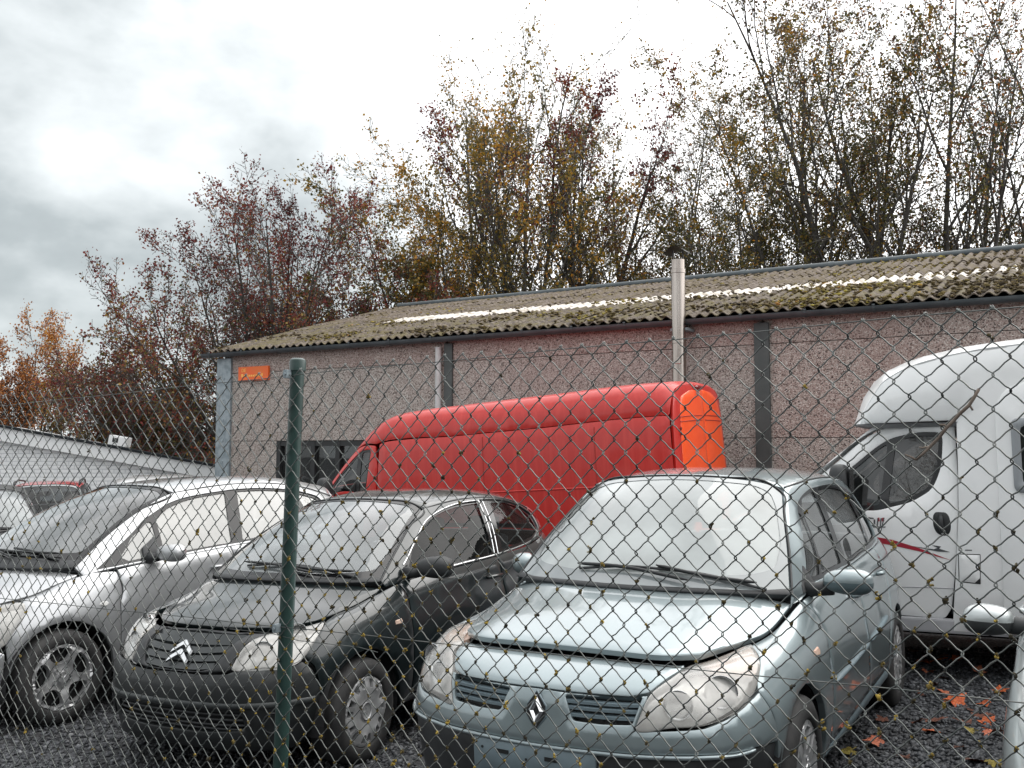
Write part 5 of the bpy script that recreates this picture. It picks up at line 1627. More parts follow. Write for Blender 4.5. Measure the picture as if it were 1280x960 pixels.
    b0 = stuck('badge_recess', bd, (.817, .008, .648), [hexo], PD, rt, h=.006, base=.0, bevel=.06)
    stuck('badge_back', bd, (.817, .008, .648), [hexa], M_BLACK, b0, h=.004, base=.0045)
    P0, X0, Y0, N0 = frame_at(bd, (.817, .008, .648))
    mb = MB(); o_, i_, m_ = [(0, .062), (.034, 0), (0, -.062), (-.034, 0)], [(0, .022), (.011, 0), (0, -.022), (-.011, 0)], [(0, .042), (.0225, 0), (0, -.042), (-.0225, 0)]
    rings = [[P0 + X0 * a + Y0 * b + N0 * h for a, b in L] for L, h in ((o_, .010), (m_, .020), (i_, .010))]
    v = sum(rings, []); mb.add(v, [(r * 4 + k, r * 4 + (k + 1) % 4, (r + 1) * 4 + (k + 1) % 4, (r + 1) * 4 + k) for r in (0, 1) for k in range(4)])
    mb.build('diamond_emblem', M_CHROME, b0)
    # headlights
    for s in (1, -1):
        hl = [(a, s * b, c) for a, b, c in HL]
        L = panel('headlight', bd, hl, M_LENS, rt, off=.003, res=.03, smooth_loop=True, depth=.012, edge=.003, gap=.003)
        panel('lamp_reflector', bd, hl, M_REFL, L, off=-.055, res=.05, smooth_loop=True, depth=0, edge=0, gap=.004)
        panel('lamp_housing', bd, hl, M_TRIM, L, off=-.008, res=.03, smooth_loop=True, depth=.05, edge=0, gap=-.004, holes=[[(a, b, c) for a, b, c in hl]], hole_rad=.01, hole_gap=-.004) if False else None
        ind = [(.13, s * .69, .852), (.24, s * .745, .832), (.35, s * .772, .775), (.42, s * .71, .775), (.46, s * .63, .80), (.44, s * .575, .824), (.29, s * .635, .838)]
        panel('indicator_lens', bd, ind, M_LENSPEACH, L, off=-.012, res=.04, smooth_loop=True, depth=.02)
        for (px, py, pz, rr) in ((.54, .66, .71, .062), (.66, .54, .682, .055)):
            P, x, y, n = frame_at(bd, (px, s * py, pz)); n = np.array([.93, s * .36, .06]); n /= np.linalg.norm(n)
            x = np.cross((0, 0, 1), n); x /= np.linalg.norm(x); y = np.cross(n, x)
            v, f = [], []
            pr = [(1.06, .030), (1.0, .032), (.85, .005), (.6, -.018), (.3, -.03), (.0, -.033)]
            k = 20
            for r_, h in pr:
                for t in np.linspace(0, 2 * np.pi, k, endpoint=False): v.append(P - n * .058 + n * h + (x * math.cos(t) + y * math.sin(t)) * rr * r_)
            for i in range(len(pr) - 1):
                for j in range(k): f.append((i * k + j, i * k + (j + 1) % k, (i + 1) * k + (j + 1) % k, (i + 1) * k + j))
            mb = MB(); mb.add(v, f); mb.build('lamp_bowl', M_CHROME, L, smooth=True)
    # bonnet, standing a little open
    def pop(Q):
        return Q
    panel('bonnet', hd, [(.545, 0, .857), (.545, .22, .857), (.535, .43, .856), (.50, .515, .854), (.43, .566, .853), (.20, .651, .868), (-.05, .719, .888), (-.40, .742, .957), (-.36, .66, .982), (-.28, .53, 1.003), (-.21, .29, 1.017), (-.17, 0, 1.022)], PT, rt, sym=True, off=.004, res=.05, rad=.015, depth=.022, edge=.005, warp=pop)
    mb = MB(); mb.box((.16, 0, .60), (.62, .72, .33)); mb.box((-.28, 0, .66), (.24, 1.1, .34)); mb.box((.36, 0, .78), (.34, .98, .05)); mb.build('engine_bay', M_DARKIN, rt)
    # wing, doors, quarter
    A2 = arc_pts(-2.685, .315, .365, 8, 176, .90)
    fen = [(.13, .690, .856), (-.10, .729, .881), (-.28, .747, .922), (-.39, .757, .948), (-.485, .766, .965), (-.52, .83, .85), (-.52, .90, .6), (-.50, .893, .30), (-.38, .885, .255)] + ARF[::-1] + [(.352, .862, .53), (.36, .85, .62), (.402, .80, .737), (.366, .785, .768), (.246, .755, .836)]
    panel('wing', bd, fen, PT, rt, mirror=True, res=.04, rad=.015, depth=.03)
    d1 = [(-.492, .766, .967), (-.7, .785, .985), (-.95, .80, 1.022), (-1.2, .806, 1.032), (-1.42, .809, 1.037), (-1.455, .85, .93), (-1.50, .905, .62), (-1.51, .89, .33), (-.507, .89, .30), (-.526, .90, .6), (-.526, .83, .85)]
    d2 = [(-1.426, .809, 1.037), (-1.8, .805, 1.047), (-2.1, .80, 1.053), (-2.42, .79, 1.063), (-2.44, .85, .93), (-2.36, .90, .72), (-2.25, .90, .52), (-2.22, .89, .34), (-1.516, .89, .33), (-1.506, .905, .62), (-1.461, .85, .93)]
    Ds = []
    for nm, d in (('front_door', d1), ('rear_door', d2)): Ds.append(panel(nm, bd, d, PT, rt, mirror=True, res=.05, rad=.02))
    qp = [(-2.435, .79, 1.063), (-2.6, .784, 1.069), (-2.95, .74, 1.079), (-3.15, .66, 1.088), (-3.22, .70, .95), (-3.22, .80, .75), (-3.18, .83, .50), (-3.10, .84, .34)] + A2 + [(-2.28, .895, .30), (-2.24, .90, .50), (-2.37, .90, .72), (-2.455, .85, .93)]
    panel('rear_wing', bd, qp, PT, rt, mirror=True, res=.05, rad=.015)
    panel('sill', bd, [(-.40, .885, .262), (-.52, .89, .292), (-1.5, .89, .322), (-2.22, .89, .332), (-2.30, .89, .30), (-2.28, .88, .262), (-1.3, .88, .25)], PD, rt, mirror=True, res=.06, rad=.01)
    br_ = rear_skin(bd)
    panel('rear_bumper', br_, [(-3.11, .84, .34), (-3.19, .83, .50), (-3.23, .80, .74), (-3.36, .6, .74), (-3.41, 0, .74), (-3.40, 0, .31), (-3.35, .5, .31), (-3.18, .78, .31)], PT, rt, sym=True, res=.08)
    panel('boot_panel', br_, [(-3.235, .69, .94), (-3.17, .64, 1.085), (-3.25, .4, 1.088), (-3.28, 0, 1.088), (-3.38, 0, .76), (-3.35, .6, .76), (-3.24, .79, .76)], PT, rt, sym=True, res=.08)
    for (o1, o2), pts in zip(Ds, ([(-.56, .901, .585), (-1.0, .905, .60), (-1.47, .905, .617)], [(-1.54, .905, .62), (-1.85, .905, .64), (-2.16, .90, .668)])):
        a = strip('rub_strip', bd, pts, PD, o1, r=.014, off=.003, taper=True); mirror_o = link('rub_strip', mirror_mesh(a.data), o2)
    # handles, side repeater
    for (o1, o2), p in zip(Ds, ((-1.34, .87, .90), (-2.22, .87, .93))):
        Pp, x, y, n = frame_at(bd, p); mb = MB(); xx = np.array([1., 0, 0])
        mb.tube([Pp + xx * .10 + n * .004, Pp + xx * .08 + n * .03, Pp - xx * .08 + n * .03, Pp - xx * .10 + n * .004], [.011, .014, .014, .011], 8); a = mb.build('door_handle', PT, o1, smooth=True); link('door_handle', mirror_mesh(a.data), o2)
    stuck('side_repeater', bd, (-.29, .84, .76), [(-.045, -.012), (.03, -.02), (.045, .0), (.03, .02), (-.045, .012)], M_LENSPEACH, rt, h=.008, bevel=.25)
    # greenhouse
    dlo = [(-.575, .757, 1.012), (-.80, .70, 1.20), (-1.0, .640, 1.37), (-1.16, .622, 1.435), (-1.40, .618, 1.478), (-1.95, .622, 1.487), (-2.35, .618, 1.46), (-2.68, .62, 1.38), (-2.80, .68, 1.22), (-2.80, .755, 1.095), (-2.4, .788, 1.073), (-1.5, .805, 1.05), (-.95, .795, 1.036)]
    panel('window_frame', sd, [tuple(sd.G[0, 0]), tuple(sd.G[0, -1] + 0), *[tuple(q) for q in sd.G[8::8, -1]], *[tuple(q) for q in sd.G[::-8, 0]][:-1]], PT, rt, mirror=True, holes=[dlo], res=.045, rad=.004, hole_rad=.03, gap=.0015, depth=.02)
    panel('window_seal', sd, dlo, M_GLOSSBLK, rt, mirror=True, off=-.012, res=.06, rad=.03, gap=-.006, edge=0, depth=0, holes=[
        [(-.66, .75, 1.045), (-.88, .68, 1.245), (-1.03, .645, 1.37), (-1.06, .655, 1.33), (-.87, .775, 1.052)],
        [(-.91, .78, 1.052), (-1.10, .645, 1.37), (-1.2, .628, 1.432), (-1.45, .625, 1.462), (-1.37, .79, 1.065)],
        [(-1.45, .79, 1.067), (-1.55, .63, 1.465), (-1.95, .632, 1.468), (-2.30, .635, 1.44), (-2.36, .775, 1.092)],
        [(-2.42, .77, 1.095), (-2.40, .64, 1.428), (-2.64, .64, 1.36), (-2.74, .70, 1.215), (-2.75, .74, 1.12)]], hole_rad=.02)
    for nm, pt in (('quarter_window', [(-.62, .75, 1.03), (-.86, .68, 1.25), (-1.05, .64, 1.40), (-1.07, .655, 1.33), (-.87, .78, 1.04)]), ('door_window', [(-.90, .79, 1.04), (-1.08, .645, 1.38), (-1.2, .62, 1.445), (-1.46, .62, 1.475), (-1.375, .80, 1.05)]),
                   ('door_window', [(-1.435, .80, 1.05), (-1.53, .62, 1.475), (-1.95, .625, 1.48), (-2.32, .625, 1.455), (-2.38, .785, 1.075)]), ('quarter_window', [(-2.4, .78, 1.08), (-2.38, .63, 1.44), (-2.66, .63, 1.38), (-2.77, .70, 1.215), (-2.77, .75, 1.10)])):
        panel(nm, sd, pt, GL, rt, mirror=True, off=-.020, res=.07, rad=.01, gap=0, edge=0, depth=0)
    # windscreen with grey band round it
    wsp = [(-.105, 0, 1.022), (-.16, .32, 1.02), (-.27, .60, 1.014), (-.395, .735, 1.015), (-.60, .678, 1.195), (-.82, .607, 1.365), (-.96, .57, 1.455), (-.985, .50, 1.508), (-.945, .25, 1.54), (-.935, 0, 1.548)]
    panel('windscreen', ws, wsp, GW, rt, sym=True, off=-.002, res=.07, rad=.03, gap=.004, edge=0, depth=0)
    inn = [(-.185, 0, 1.085), (-.24, .32, 1.08), (-.36, .56, 1.085), (-.45, .655, 1.12), (-.62, .63, 1.21), (-.82, .565, 1.37), (-.92, .51, 1.45), (-.93, .42, 1.485), (-.90, .25, 1.515), (-.89, 0, 1.522)]
    panel('windscreen_border', ws, wsp, mat('grey_screen_print', (.20, .22, .225), rough=.1, spec=.6, coat=.6), rt, sym=True, off=.001, res=.06, rad=.03, gap=.006, edge=0, depth=0, holes=[(inn, True)], hole_rad=.05)
    strip('windscreen_seal', ws, [(-.385, .747, 1.01), (-.61, .682, 1.20), (-.83, .61, 1.375), (-.965, .572, 1.46), (-.992, .50, 1.512), (-.95, .25, 1.546), (-.938, 0, 1.553), (-.95, -.25, 1.546), (-.992, -.50, 1.512), (-.965, -.572, 1.46), (-.83, -.61, 1.375), (-.61, -.682, 1.20), (-.385, -.747, 1.01)], M_BLACK, rt, r=.006, off=.001)
    panel('scuttle', ws, [(-.09, 0, 1.01), (-.15, .32, 1.008), (-.26, .60, 1.005), (-.385, .748, 1.005), (-.42, .738, 1.032), (-.29, .60, 1.035), (-.18, .32, 1.043), (-.13, 0, 1.043)], M_TRIM, rt, sym=True, off=.003, res=.05, depth=.03, rad=.01)
    for a, b, c in (((-.20, .30, 1.05), (-.22, -.02, 1.075), (-.27, -.30, 1.075)), ((-.26, .12, 1.075), (-.25, .40, 1.065), (-.30, .60, 1.06))):
        w = strip('wiper', ws, [a, b, c], M_BLACK, rt, r=.009, off=.025, taper=True)
        strip('wiper_blade', ws, [(b[0] - .01, b[1] - .27, b[2] + .01), (b[0] - .015, b[1], b[2] + .01), (b[0] - .03, b[1] + .27, b[2] + .008)], M_TRIM, w, r=.007, off=.012)
    mb = MB(); mb.grid(blob((-.83, 0, 1.40), (.03, .11, .045), 2.5, 14, 8)); mb.build('rear_view_mirror', M_BLACK, rt, smooth=True)
    # roof
    panel('roof', rf, [tuple(q) for q in rf.G[0, ::8]] + [tuple(q) for q in rf.G[4:-4:4, -1]] + [tuple(q) for q in rf.G[-1, ::-8]] + [tuple(q) for q in rf.G[-5:3:-4, 0]], PT, rt, res=.07, rad=.02, depth=.02, edge=.004)
    ro = panel('roof_lining', rf, [tuple(q) for q in rf.G[0, ::8]] + [tuple(q) for q in rf.G[-1, ::-8]], M_HEADL, rt, off=-.035, res=.12, depth=0, edge=0)
    for s in (1, -1): strip('roof_channel', rf, [(-1.03, s * .566, 1.495), (-1.4, s * .598, 1.526), (-2.0, s * .603, 1.531), (-2.6, s * .583, 1.491)], M_BLACK, rt, r=.006, off=0)
    rear_close(rt, sk, PT, GL)
    # mirrors
    c = (-.60, .965, 1.058)
    m1 = mirror_part(rt, PT, c, (.08, .118, .070), arm=([(-.60, .74, 1.005), (-.61, .81, 1.01), (-.60, .89, 1.025)], [.045, .034, .038]), m_arm=M_TRIM, e=2.5, tilt=.12, m_low=mat('blue_grey_mirror_shade', (.09, .125, .135), rough=.35, coat=.4, col2=(.07, .10, .11), nscale=6))  # lower half darker: shade and reflection put into the colour
    m2 = mirror_part(rt, PT, (-.665, -.86, 1.05), (.075, .118, .068), arm=([(-.60, -.74, 1.005), (-.62, -.78, 1.01), (-.64, -.80, 1.02)], [.045, .034, .038]), m_arm=M_TRIM, e=2.5, tilt=-1.0)
    mb = MB(); F_ = [(-.35, .744, .944), (-.40, .746, .962), (-.485, .764, .972), (-.62, .776, 1.003), (-.40, .752, .992), (-.385, .742, 1.0)]
    for s in (1, -1): mb = MB(); mb.add([(a, s * b, c_) for a, b, c_ in F_], [(0, 1, 4, 5), (1, 2, 3, 4)]); mb.build('wing_corner', PT, rt)
    tri = [(-.53, .762, .985), (-.545, .758, 1.035), (-.66, .745, 1.125), (-.72, .778, 1.02)]
    panel('mirror_base', sd, tri, M_TRIM, rt, mirror=True, off=.006, res=.05, rad=.01)
    cabin(rt, dash_x=(-.28, -.80), seat_x=-1.45, rear_x=-2.35, w=.68, zb=1.02, top=1.36)
    for x, rr in ((0, 0), (-2.685, 0)):
        for s in (1, -1): make_wheel('twin5', .316, .212, .20, rt, x, s * .875, s)
    arches(rt, 2.685, .375, .86)
    return rt
blue_car('blue', 'pale blue-grey compact MPV with its bonnet slightly open, nearest to the fence', None, None, CARG)


# ------------------------------------------------------------------ shared parts of the two smaller cars
def half_loop(skin): return [tuple(q) for q in skin.G[0, ::8]] + [tuple(q) for q in skin.G[4:-4:4, -1]] + [tuple(q) for q in skin.G[-1, ::-8]] + [tuple(q) for q in skin.G[-5:3:-4, 0]]
def shell(rt, sk, PT, GL, GW, sp):
    bd, hd, ws, rf, sd = (sk[k] for k in ('body', 'hood', 'ws', 'roof', 'side'))
    wb, rw = sp['wb'], sp['rw']
    out = {}
    for nm, pts in sp['side']: out[nm] = panel(nm, bd, pts, PT if nm != 'sill' else M_TRIM, rt, mirror=True, res=.05, rad=.018, depth=.026)
    br = rear_skin(bd)
    for nm, pts in sp['rear']: panel(nm, br, pts, PT, rt, sym=True, res=.08)
    panel('bonnet', hd, sp['bonnet'], PT, rt, sym=True, off=.002, res=.05, rad=.015, depth=.022, edge=.004)
    panel('window_frame', sd, [tuple(sd.G[0, 0]), tuple(sd.G[0, -1]), *[tuple(q) for q in sd.G[8::8, -1]], *[tuple(q) for q in sd.G[::-8, 0]][:-1]], PT, rt, mirror=True, holes=[sp['dlo']], res=.045, rad=.004, hole_rad=.03, gap=.0015, depth=.02)
    sl = panel('window_seal', sd, sp['dlo'], sp.get('seal_m', M_GLOSSBLK), rt, mirror=True, off=-.012, res=.06, rad=.03, gap=-.006, edge=0, depth=0, holes=[w[1] for w in sp['panes']], hole_rad=.02)
    for nm, pt in sp['panes']:
        c = np.mean(np.array(pt), 0); pt = [tuple(c + (np.array(q) - c) * 1.06) for q in pt]
        panel(nm, sd, pt, GL, rt, mirror=True, off=-.020, res=.07, rad=.01, gap=0, edge=0, depth=0)
    wsp, inn = sp['ws'], sp['ws_in']
    panel('windscreen', ws, wsp, GW, rt, sym=True, off=-.002, res=.07, rad=.03, gap=.004, edge=0, depth=0)
    panel('windscreen_border', ws, wsp, sp.get('border_m', M_GLOSSBLK), rt, sym=True, off=.001, res=.06, rad=.03, gap=.006, edge=0, depth=0, holes=[(inn, True)], hole_rad=.05)
    e = sp['ws_edge']; e = e + [(a, -b, c) for a, b, c in e[::-1]]
    strip('windscreen_seal', ws, e, M_BLACK, rt, r=.007, off=.001)
    panel('scuttle', ws, sp['scuttle'], M_TRIM, rt, sym=True, off=.004, res=.05, depth=.03, rad=.01)
    for (a, b, c) in sp['wipers']:
        w = strip('wiper', ws, [a, b, c], M_BLACK, rt, r=.008, off=.025, taper=True)
        strip('wiper_blade', ws, [(b[0] - .01, b[1] - .25, b[2] + .01), (b[0] - .015, b[1], b[2] + .01), (b[0] - .02, b[1] + .25, b[2] + .008)], M_TRIM, w, r=.008, off=.013)
    t = ws.G[:, -1]; m = t[np.abs(t[:, 1]).argmin()]
    mb = MB(); mb.grid(blob((m[0] + .12, 0, m[2] - .12), (.03, .11, .04), 2.5, 14, 8)); mb.build('rear_view_mirror', M_BLACK, rt, smooth=True)
    panel('roof', rf, half_loop(rf), PT, rt, res=.07, rad=.02, depth=.02, edge=.004)
    panel('roof_lining', rf, [tuple(q) for q in rf.G[0, ::8]] + [tuple(q) for q in rf.G[-1, ::-8]], M_HEADL, rt, off=-.035, res=.12, depth=0, edge=0)
    ch = [tuple(q) for q in (rf.G[:, :][-1] if rf.G[-1, 0, 1] > 0 else rf.G[0])[::8]]
    a = strip('roof_channel', rf, ch, M_BLACK, rt, r=.006); mirror_obj(a)
    rear_close(rt, sk, PT, GL)
    m1 = mirror_part(rt, *sp['mirror'], **sp['mirror_kw'])
    if sp.get('mirrors', 2) == 2: mirror_obj(m1)
    panel('mirror_base', sd, sp['mirror_base'], M_TRIM, rt, mirror=True, off=.005, res=.05, rad=.01)
    cabin(rt, **sp['cabin'])
    for x in (0, -wb):
        for s in (1, -1): make_wheel(sp['wheel'], rw, sp['rim'], .185, rt, x, s * sp['wy'], s)
    arches(rt, wb, sp['arch'], sp['wy'] - .015)
    mb = MB(); mb.box((.13, 0, .52), (.55, .8, .30)); mb.box((-.18, 0, .66), (.22, 1.0, .30)); mb.build('engine_bay', M_DARKIN, rt)
    for nm, p in sp['handles']:
        Pp, x, y, n = frame_at(bd, p); mb = MB(); xx = np.array([1., 0, 0])
        mb.tube([Pp + xx * .10 + n * .004, Pp + xx * .08 + n * .028, Pp - xx * .08 + n * .028, Pp - xx * .10 + n * .004], [.010, .013, .013, .010], 8); a = mb.build('door_handle', PT, out[nm][0], smooth=True); link('door_handle', mirror_mesh(a.data), out[nm][1])
    return out

def lamp(rt, bd, hl, bowls, smooth=True, rad=.02, housing=None, side_dir=.36):
    """clear headlight: lens over a bright reflector with chrome bowls"""
    for s in (1, -1):
        h = [(a, s * b, c) for a, b, c in hl]
        L = panel('headlight', bd, h, M_LENS, rt, off=.003, res=.03, smooth_loop=smooth, rad=rad, depth=.012, edge=.003, gap=.003)
        panel('lamp_reflector', bd, h, housing or M_REFL, L, off=-.05, res=.05, smooth_loop=smooth, rad=rad, depth=0, edge=0, gap=.004)
        for (px, py, pz, rr) in bowls:
            P, x, y, n = frame_at(bd, (px, s * py, pz)); n = np.array([.93, s * side_dir, .06]); n /= np.linalg.norm(n)
            x = np.cross((0, 0, 1), n); x /= np.linalg.norm(x); y = np.cross(n, x)
            v, f = [], []
            pr = [(1.06, .030), (1.0, .032), (.85, .005), (.6, -.018), (.3, -.03), (.0, -.033)]; k = 20
            for r_, hh in pr:
                for t in np.linspace(0, 2 * np.pi, k, endpoint=False): v.append(P - n * .055 + n * hh + (x * math.cos(t) + y * math.sin(t)) * rr * r_)
            for i in range(len(pr) - 1):
                for j in range(k): f.append((i * k + j, i * k + (j + 1) % k, (i + 1) * k + (j + 1) % k, (i + 1) * k + j))
            mb = MB(); mb.add(v, f); mb.build('lamp_bowl', M_CHROME, L, smooth=True)

# ------------------------------------------------------------------ the black small hatchback
def black_car(key, label, PT=None, group=None, two_tone=False):
    sk = skins_black(); bd = sk['body']
    PT = PT or paint('black_green_paint', (.006, .011, .012), metal=.1, rough=.3, coat=.9, dirt=(.035, .042, .042), amt=(.5, 1.0), rvar=.08)
    GL = mat_glass('black_side_glass', (.34, .37, .38), .015, (.35, .37, .37), nscale=2, gain=.5)
    GW = mat_glass('pale_windscreen', (.50, .55, .56), .22, (.55, .60, .61), nscale=1.6, gain=2.2, film_var=.7, stretch=(1, .5, 1))
    rt = car_root(key, 'small_hatchback', label, 'car', group)
    ar = arc_pts(-.01, .295, .345, 8, 176, .82); a2 = arc_pts(-2.46, .295, .345, 8, 176, .83)
    sp = dict(mirrors=1 if key == 'black' else 2, wb=2.46, rw=.295, rim=.195, wheel='cover', wy=.815, arch=.355,
        side=[('wing', [(.15, .66, .822), (.05, .645, .842), (-.10, .68, .872), (-.36, .728, .932), (-.47, .742, .952), (-.50, .80, .86), (-.50, .832, .6), (-.48, .825, .28), (-.37, .815, .24)] + ar[::-1] + [(.335, .775, .50), (.36, .76, .62), (.40, .70, .70), (.31, .72, .765)]),
              ('front_door', [(-.477, .744, .955), (-.9, .766, .975), (-1.4, .773, .985), (-1.72, .772, .993), (-1.75, .81, .9), (-1.78, .832, .6), (-1.77, .822, .30), (-.487, .825, .28), (-.507, .832, .6), (-.507, .80, .86)]),
              ('rear_wing', [(-1.727, .772, .995), (-1.9, .768, 1.0), (-2.4, .75, 1.03), (-2.68, .70, 1.07), (-2.85, .60, 1.088), (-2.92, .66, .95), (-2.95, .70, .75), (-2.92, .73, .50), (-2.86, .75, .33)] + a2 + [(-2.08, .825, .28), (-1.777, .825, .30), (-1.787, .832, .6), (-1.757, .81, .9)]),
              ('sill', [(-.37, .815, .235), (-.48, .825, .272), (-1.8, .825, .285), (-2.08, .825, .27), (-2.05, .815, .235), (-1.2, .81, .225)])],
        rear=[('rear_bumper', [(-2.87, .75, .33), (-2.93, .73, .50), (-2.96, .70, .74), (-3.05, .5, .73), (-3.08, 0, .72), (-3.06, 0, .29), (-3.0, .45, .29), (-2.9, .66, .29)]),
              ('boot_panel', [(-2.935, .65, .94), (-2.86, .59, 1.085), (-2.95, .35, 1.088), (-2.97, 0, 1.088), (-3.05, 0, .75), (-3.03, .5, .75), (-2.97, .68, .76)])],
        bonnet=[(.41, 0, .80), (.395, .23, .80), (.345, .40, .80), (.30, .47, .802), (.20, .575, .812), (.155, .602, .814), (.02, .646, .846), (-.16, .686, .886), (-.335, .713, .936), (-.30, .62, .96), (-.22, .50, .965), (-.17, .27, .976), (-.145, 0, .98)],
        dlo=[(-.50, .728, .975), (-.70, .668, 1.12), (-.92, .618, 1.245), (-1.16, .588, 1.335), (-1.45, .588, 1.385), (-1.9, .592, 1.40), (-2.25, .582, 1.378), (-2.55, .57, 1.33), (-2.72, .59, 1.25), (-2.70, .655, 1.12), (-2.45, .735, 1.055), (-1.9, .762, 1.015), (-1.3, .768, 1.0), (-.9, .764, .988)],
        panes=[('door_window', [(-.60, .725, 1.005), (-.76, .66, 1.13), (-.95, .615, 1.245), (-1.18, .59, 1.325), (-1.45, .592, 1.37), (-1.78, .595, 1.38), (-1.69, .755, 1.015), (-1.2, .764, 1.005)]),
               ('quarter_window', [(-1.86, .758, 1.03), (-1.98, .60, 1.37), (-2.25, .59, 1.362), (-2.50, .58, 1.315), (-2.64, .605, 1.23), (-2.61, .67, 1.11), (-2.43, .725, 1.075)])],
        ws=[(-.115, 0, .992), (-.145, .28, .99), (-.22, .54, .985), (-.36, .68, .985), (-.60, .633, 1.135), (-.86, .573, 1.275), (-1.09, .537, 1.365), (-1.105, .45, 1.405), (-1.055, .23, 1.435), (-1.045, 0, 1.443)],
        ws_in=[(-.18, 0, 1.03), (-.21, .28, 1.03), (-.30, .52, 1.03), (-.41, .63, 1.045), (-.62, .60, 1.16), (-.86, .545, 1.285), (-1.04, .505, 1.36), (-1.05, .44, 1.385), (-1.02, .23, 1.412), (-1.01, 0, 1.42)],
        ws_edge=[(-.355, .688, .98), (-.61, .637, 1.14), (-.87, .577, 1.28), (-1.10, .54, 1.37), (-1.115, .45, 1.41), (-1.065, .23, 1.44), (-1.05, .05, 1.447)],
        scuttle=[(-.10, 0, .982), (-.13, .28, .98), (-.21, .54, .975), (-.34, .70, .972), (-.39, .68, 1.0), (-.26, .54, 1.01), (-.18, .28, 1.018), (-.16, 0, 1.018)],
        wipers=[((-.21, .30, 1.012), (-.24, -.02, 1.035), (-.30, -.32, 1.03)), ((-.24, .08, 1.03), (-.24, .34, 1.03), (-.30, .54, 1.03))],
        mirror=(PT if two_tone else M_TRIM, (-.60, .885 if two_tone else .935, .955 if two_tone else 1.045), (.075, .088, .062) if two_tone else (.085, .12, .075)), mirror_kw=dict(m_low=M_TRIM if two_tone else None, arm=([(-.58, .72, .93 if two_tone else 1.0), (-.59, .78, .94 if two_tone else 1.005), (-.60, .86, .945 if two_tone else 1.02)], [.045, .032, .035]), tilt=.12),
        mirror_base=[(-.47, .738, .965), (-.51, .735, .985), (-.64, .71, 1.06), (-.67, .735, .985)],
        cabin=dict(dash_x=(-.24, -.68), seat_x=-1.30, rear_x=-2.10, w=.60, zb=.97, top=1.26), handles=[('front_door', (-1.62, .80, .86))])
    out = shell(rt, sk, PT, GL, GW, sp)
    # faded bumper with slotted lower grille
    top = [(.655, 0, .592), (.655, .217, .592), (.63, .36, .60), (.607, .40, .615), (.535, .55, .617), (.46, .655, .62), (.41, .705, .655), (.37, .755, .60), (.335, .78, .49)]
    bp = panel('front_bumper', bd, top + [(.345, .775, .30), (.44, .70, .18), (.56, .55, .175), (.64, .35, .172), (.675, 0, .172)], mat('faded_black_bumper', (.009, .011, .0115), rough=.5, coat=.15, col2=(.032, .035, .036), nscale=4, lo=.5, hi=.85), rt, sym=True, res=.045, rad=.012, depth=.03, edge=.005,
               holes=[([(.69, 0, .405), (.68, .22, .405), (.62, .46, .40), (.60, .47, .30), (.66, .22, .285), (.675, 0, .285)], True)], hole_rad=.02)
    panel('bumper_ridge', bd, [(.692, 0, .455), (.682, .22, .455), (.645, .42, .452), (.56, .585, .455), (.44, .70, .46), (.36, .765, .46), (.36, .765, .425), (.44, .70, .425), (.56, .585, .42), (.645, .42, .42), (.682, .22, .418), (.692, 0, .418)], mat('ridge_plastic', (.022, .026, .027), rough=.42, col2=(.045, .05, .05), nscale=4), bp, sym=True, off=.012, res=.04, rad=.012, depth=.02, edge=.006)
    lg = panel('lower_grille', bd, [(.69, 0, .41), (.68, .22, .41), (.62, .47, .405), (.60, .48, .295), (.66, .22, .28), (.675, 0, .28)], M_BLACK, rt, sym=True, off=-.045, res=.08, depth=0, edge=0)
    for z in (.385, .355, .325, .300): strip('slat', bd, [(.60, .47, z), (.67, .22, z), (.685, 0, z), (.67, -.22, z), (.60, -.47, z)], M_TRIM, lg, r=.007, off=-.018)
    for s in (1, -1):
        P, x, y, n = frame_at(bd, (.53, s * .60, .34)); mb = MB(); k = 20; v = []
        for r_, h in ((.062, .004), (.056, .008), (.05, -.012), (.0, -.016)): v += [P + (x * math.cos(t) + y * math.sin(t)) * r_ + n * h for t in np.linspace(0, 2 * np.pi, k, endpoint=False)]
        mb.add(v, [(i * k + j, i * k + (j + 1) % k, (i + 1) * k + (j + 1) % k, (i + 1) * k + j) for i in range(3) for j in range(k)]); mb.build('fog_lamp', M_TRIM, bp, smooth=True, sharp=40)
    # headlights
    lamp(rt, bd, [(.165, .658, .822), (.24, .695, .775), (.31, .712, .735), (.41, .69, .65), (.47, .64, .628), (.54, .535, .626), (.612, .38, .622), (.575, .385, .685), (.50, .40, .745), (.40, .43, .785), (.30, .52, .803), (.22, .61, .82)], [(.50, .50, .685, .062), (.33, .60, .755, .052)], smooth=True)
    # grille between the headlights: frame, louvres, double chevron
    gr = [(.43, 0, .780), (.43, .25, .776), (.40, .335, .775), (.49, .325, .752), (.56, .31, .70), (.635, .25, .622), (.65, .20, .608), (.66, 0, .606)]
    panel('grille_surround', bd, [(.405, 0, .786), (.40, .30, .783), (.365, .44, .786), (.50, .392, .757), (.575, .378, .69), (.617, .37, .615), (.65, .22, .600), (.66, 0, .598)], M_TRIM, rt, sym=True, res=.035, rad=.012, depth=.03, edge=.005, holes=[(gr, True)], hole_rad=.02)
    g = panel('grille', bd, gr, M_BLACK, rt, sym=True, off=-.04, res=.06, depth=0, edge=0)
    n_l = 5
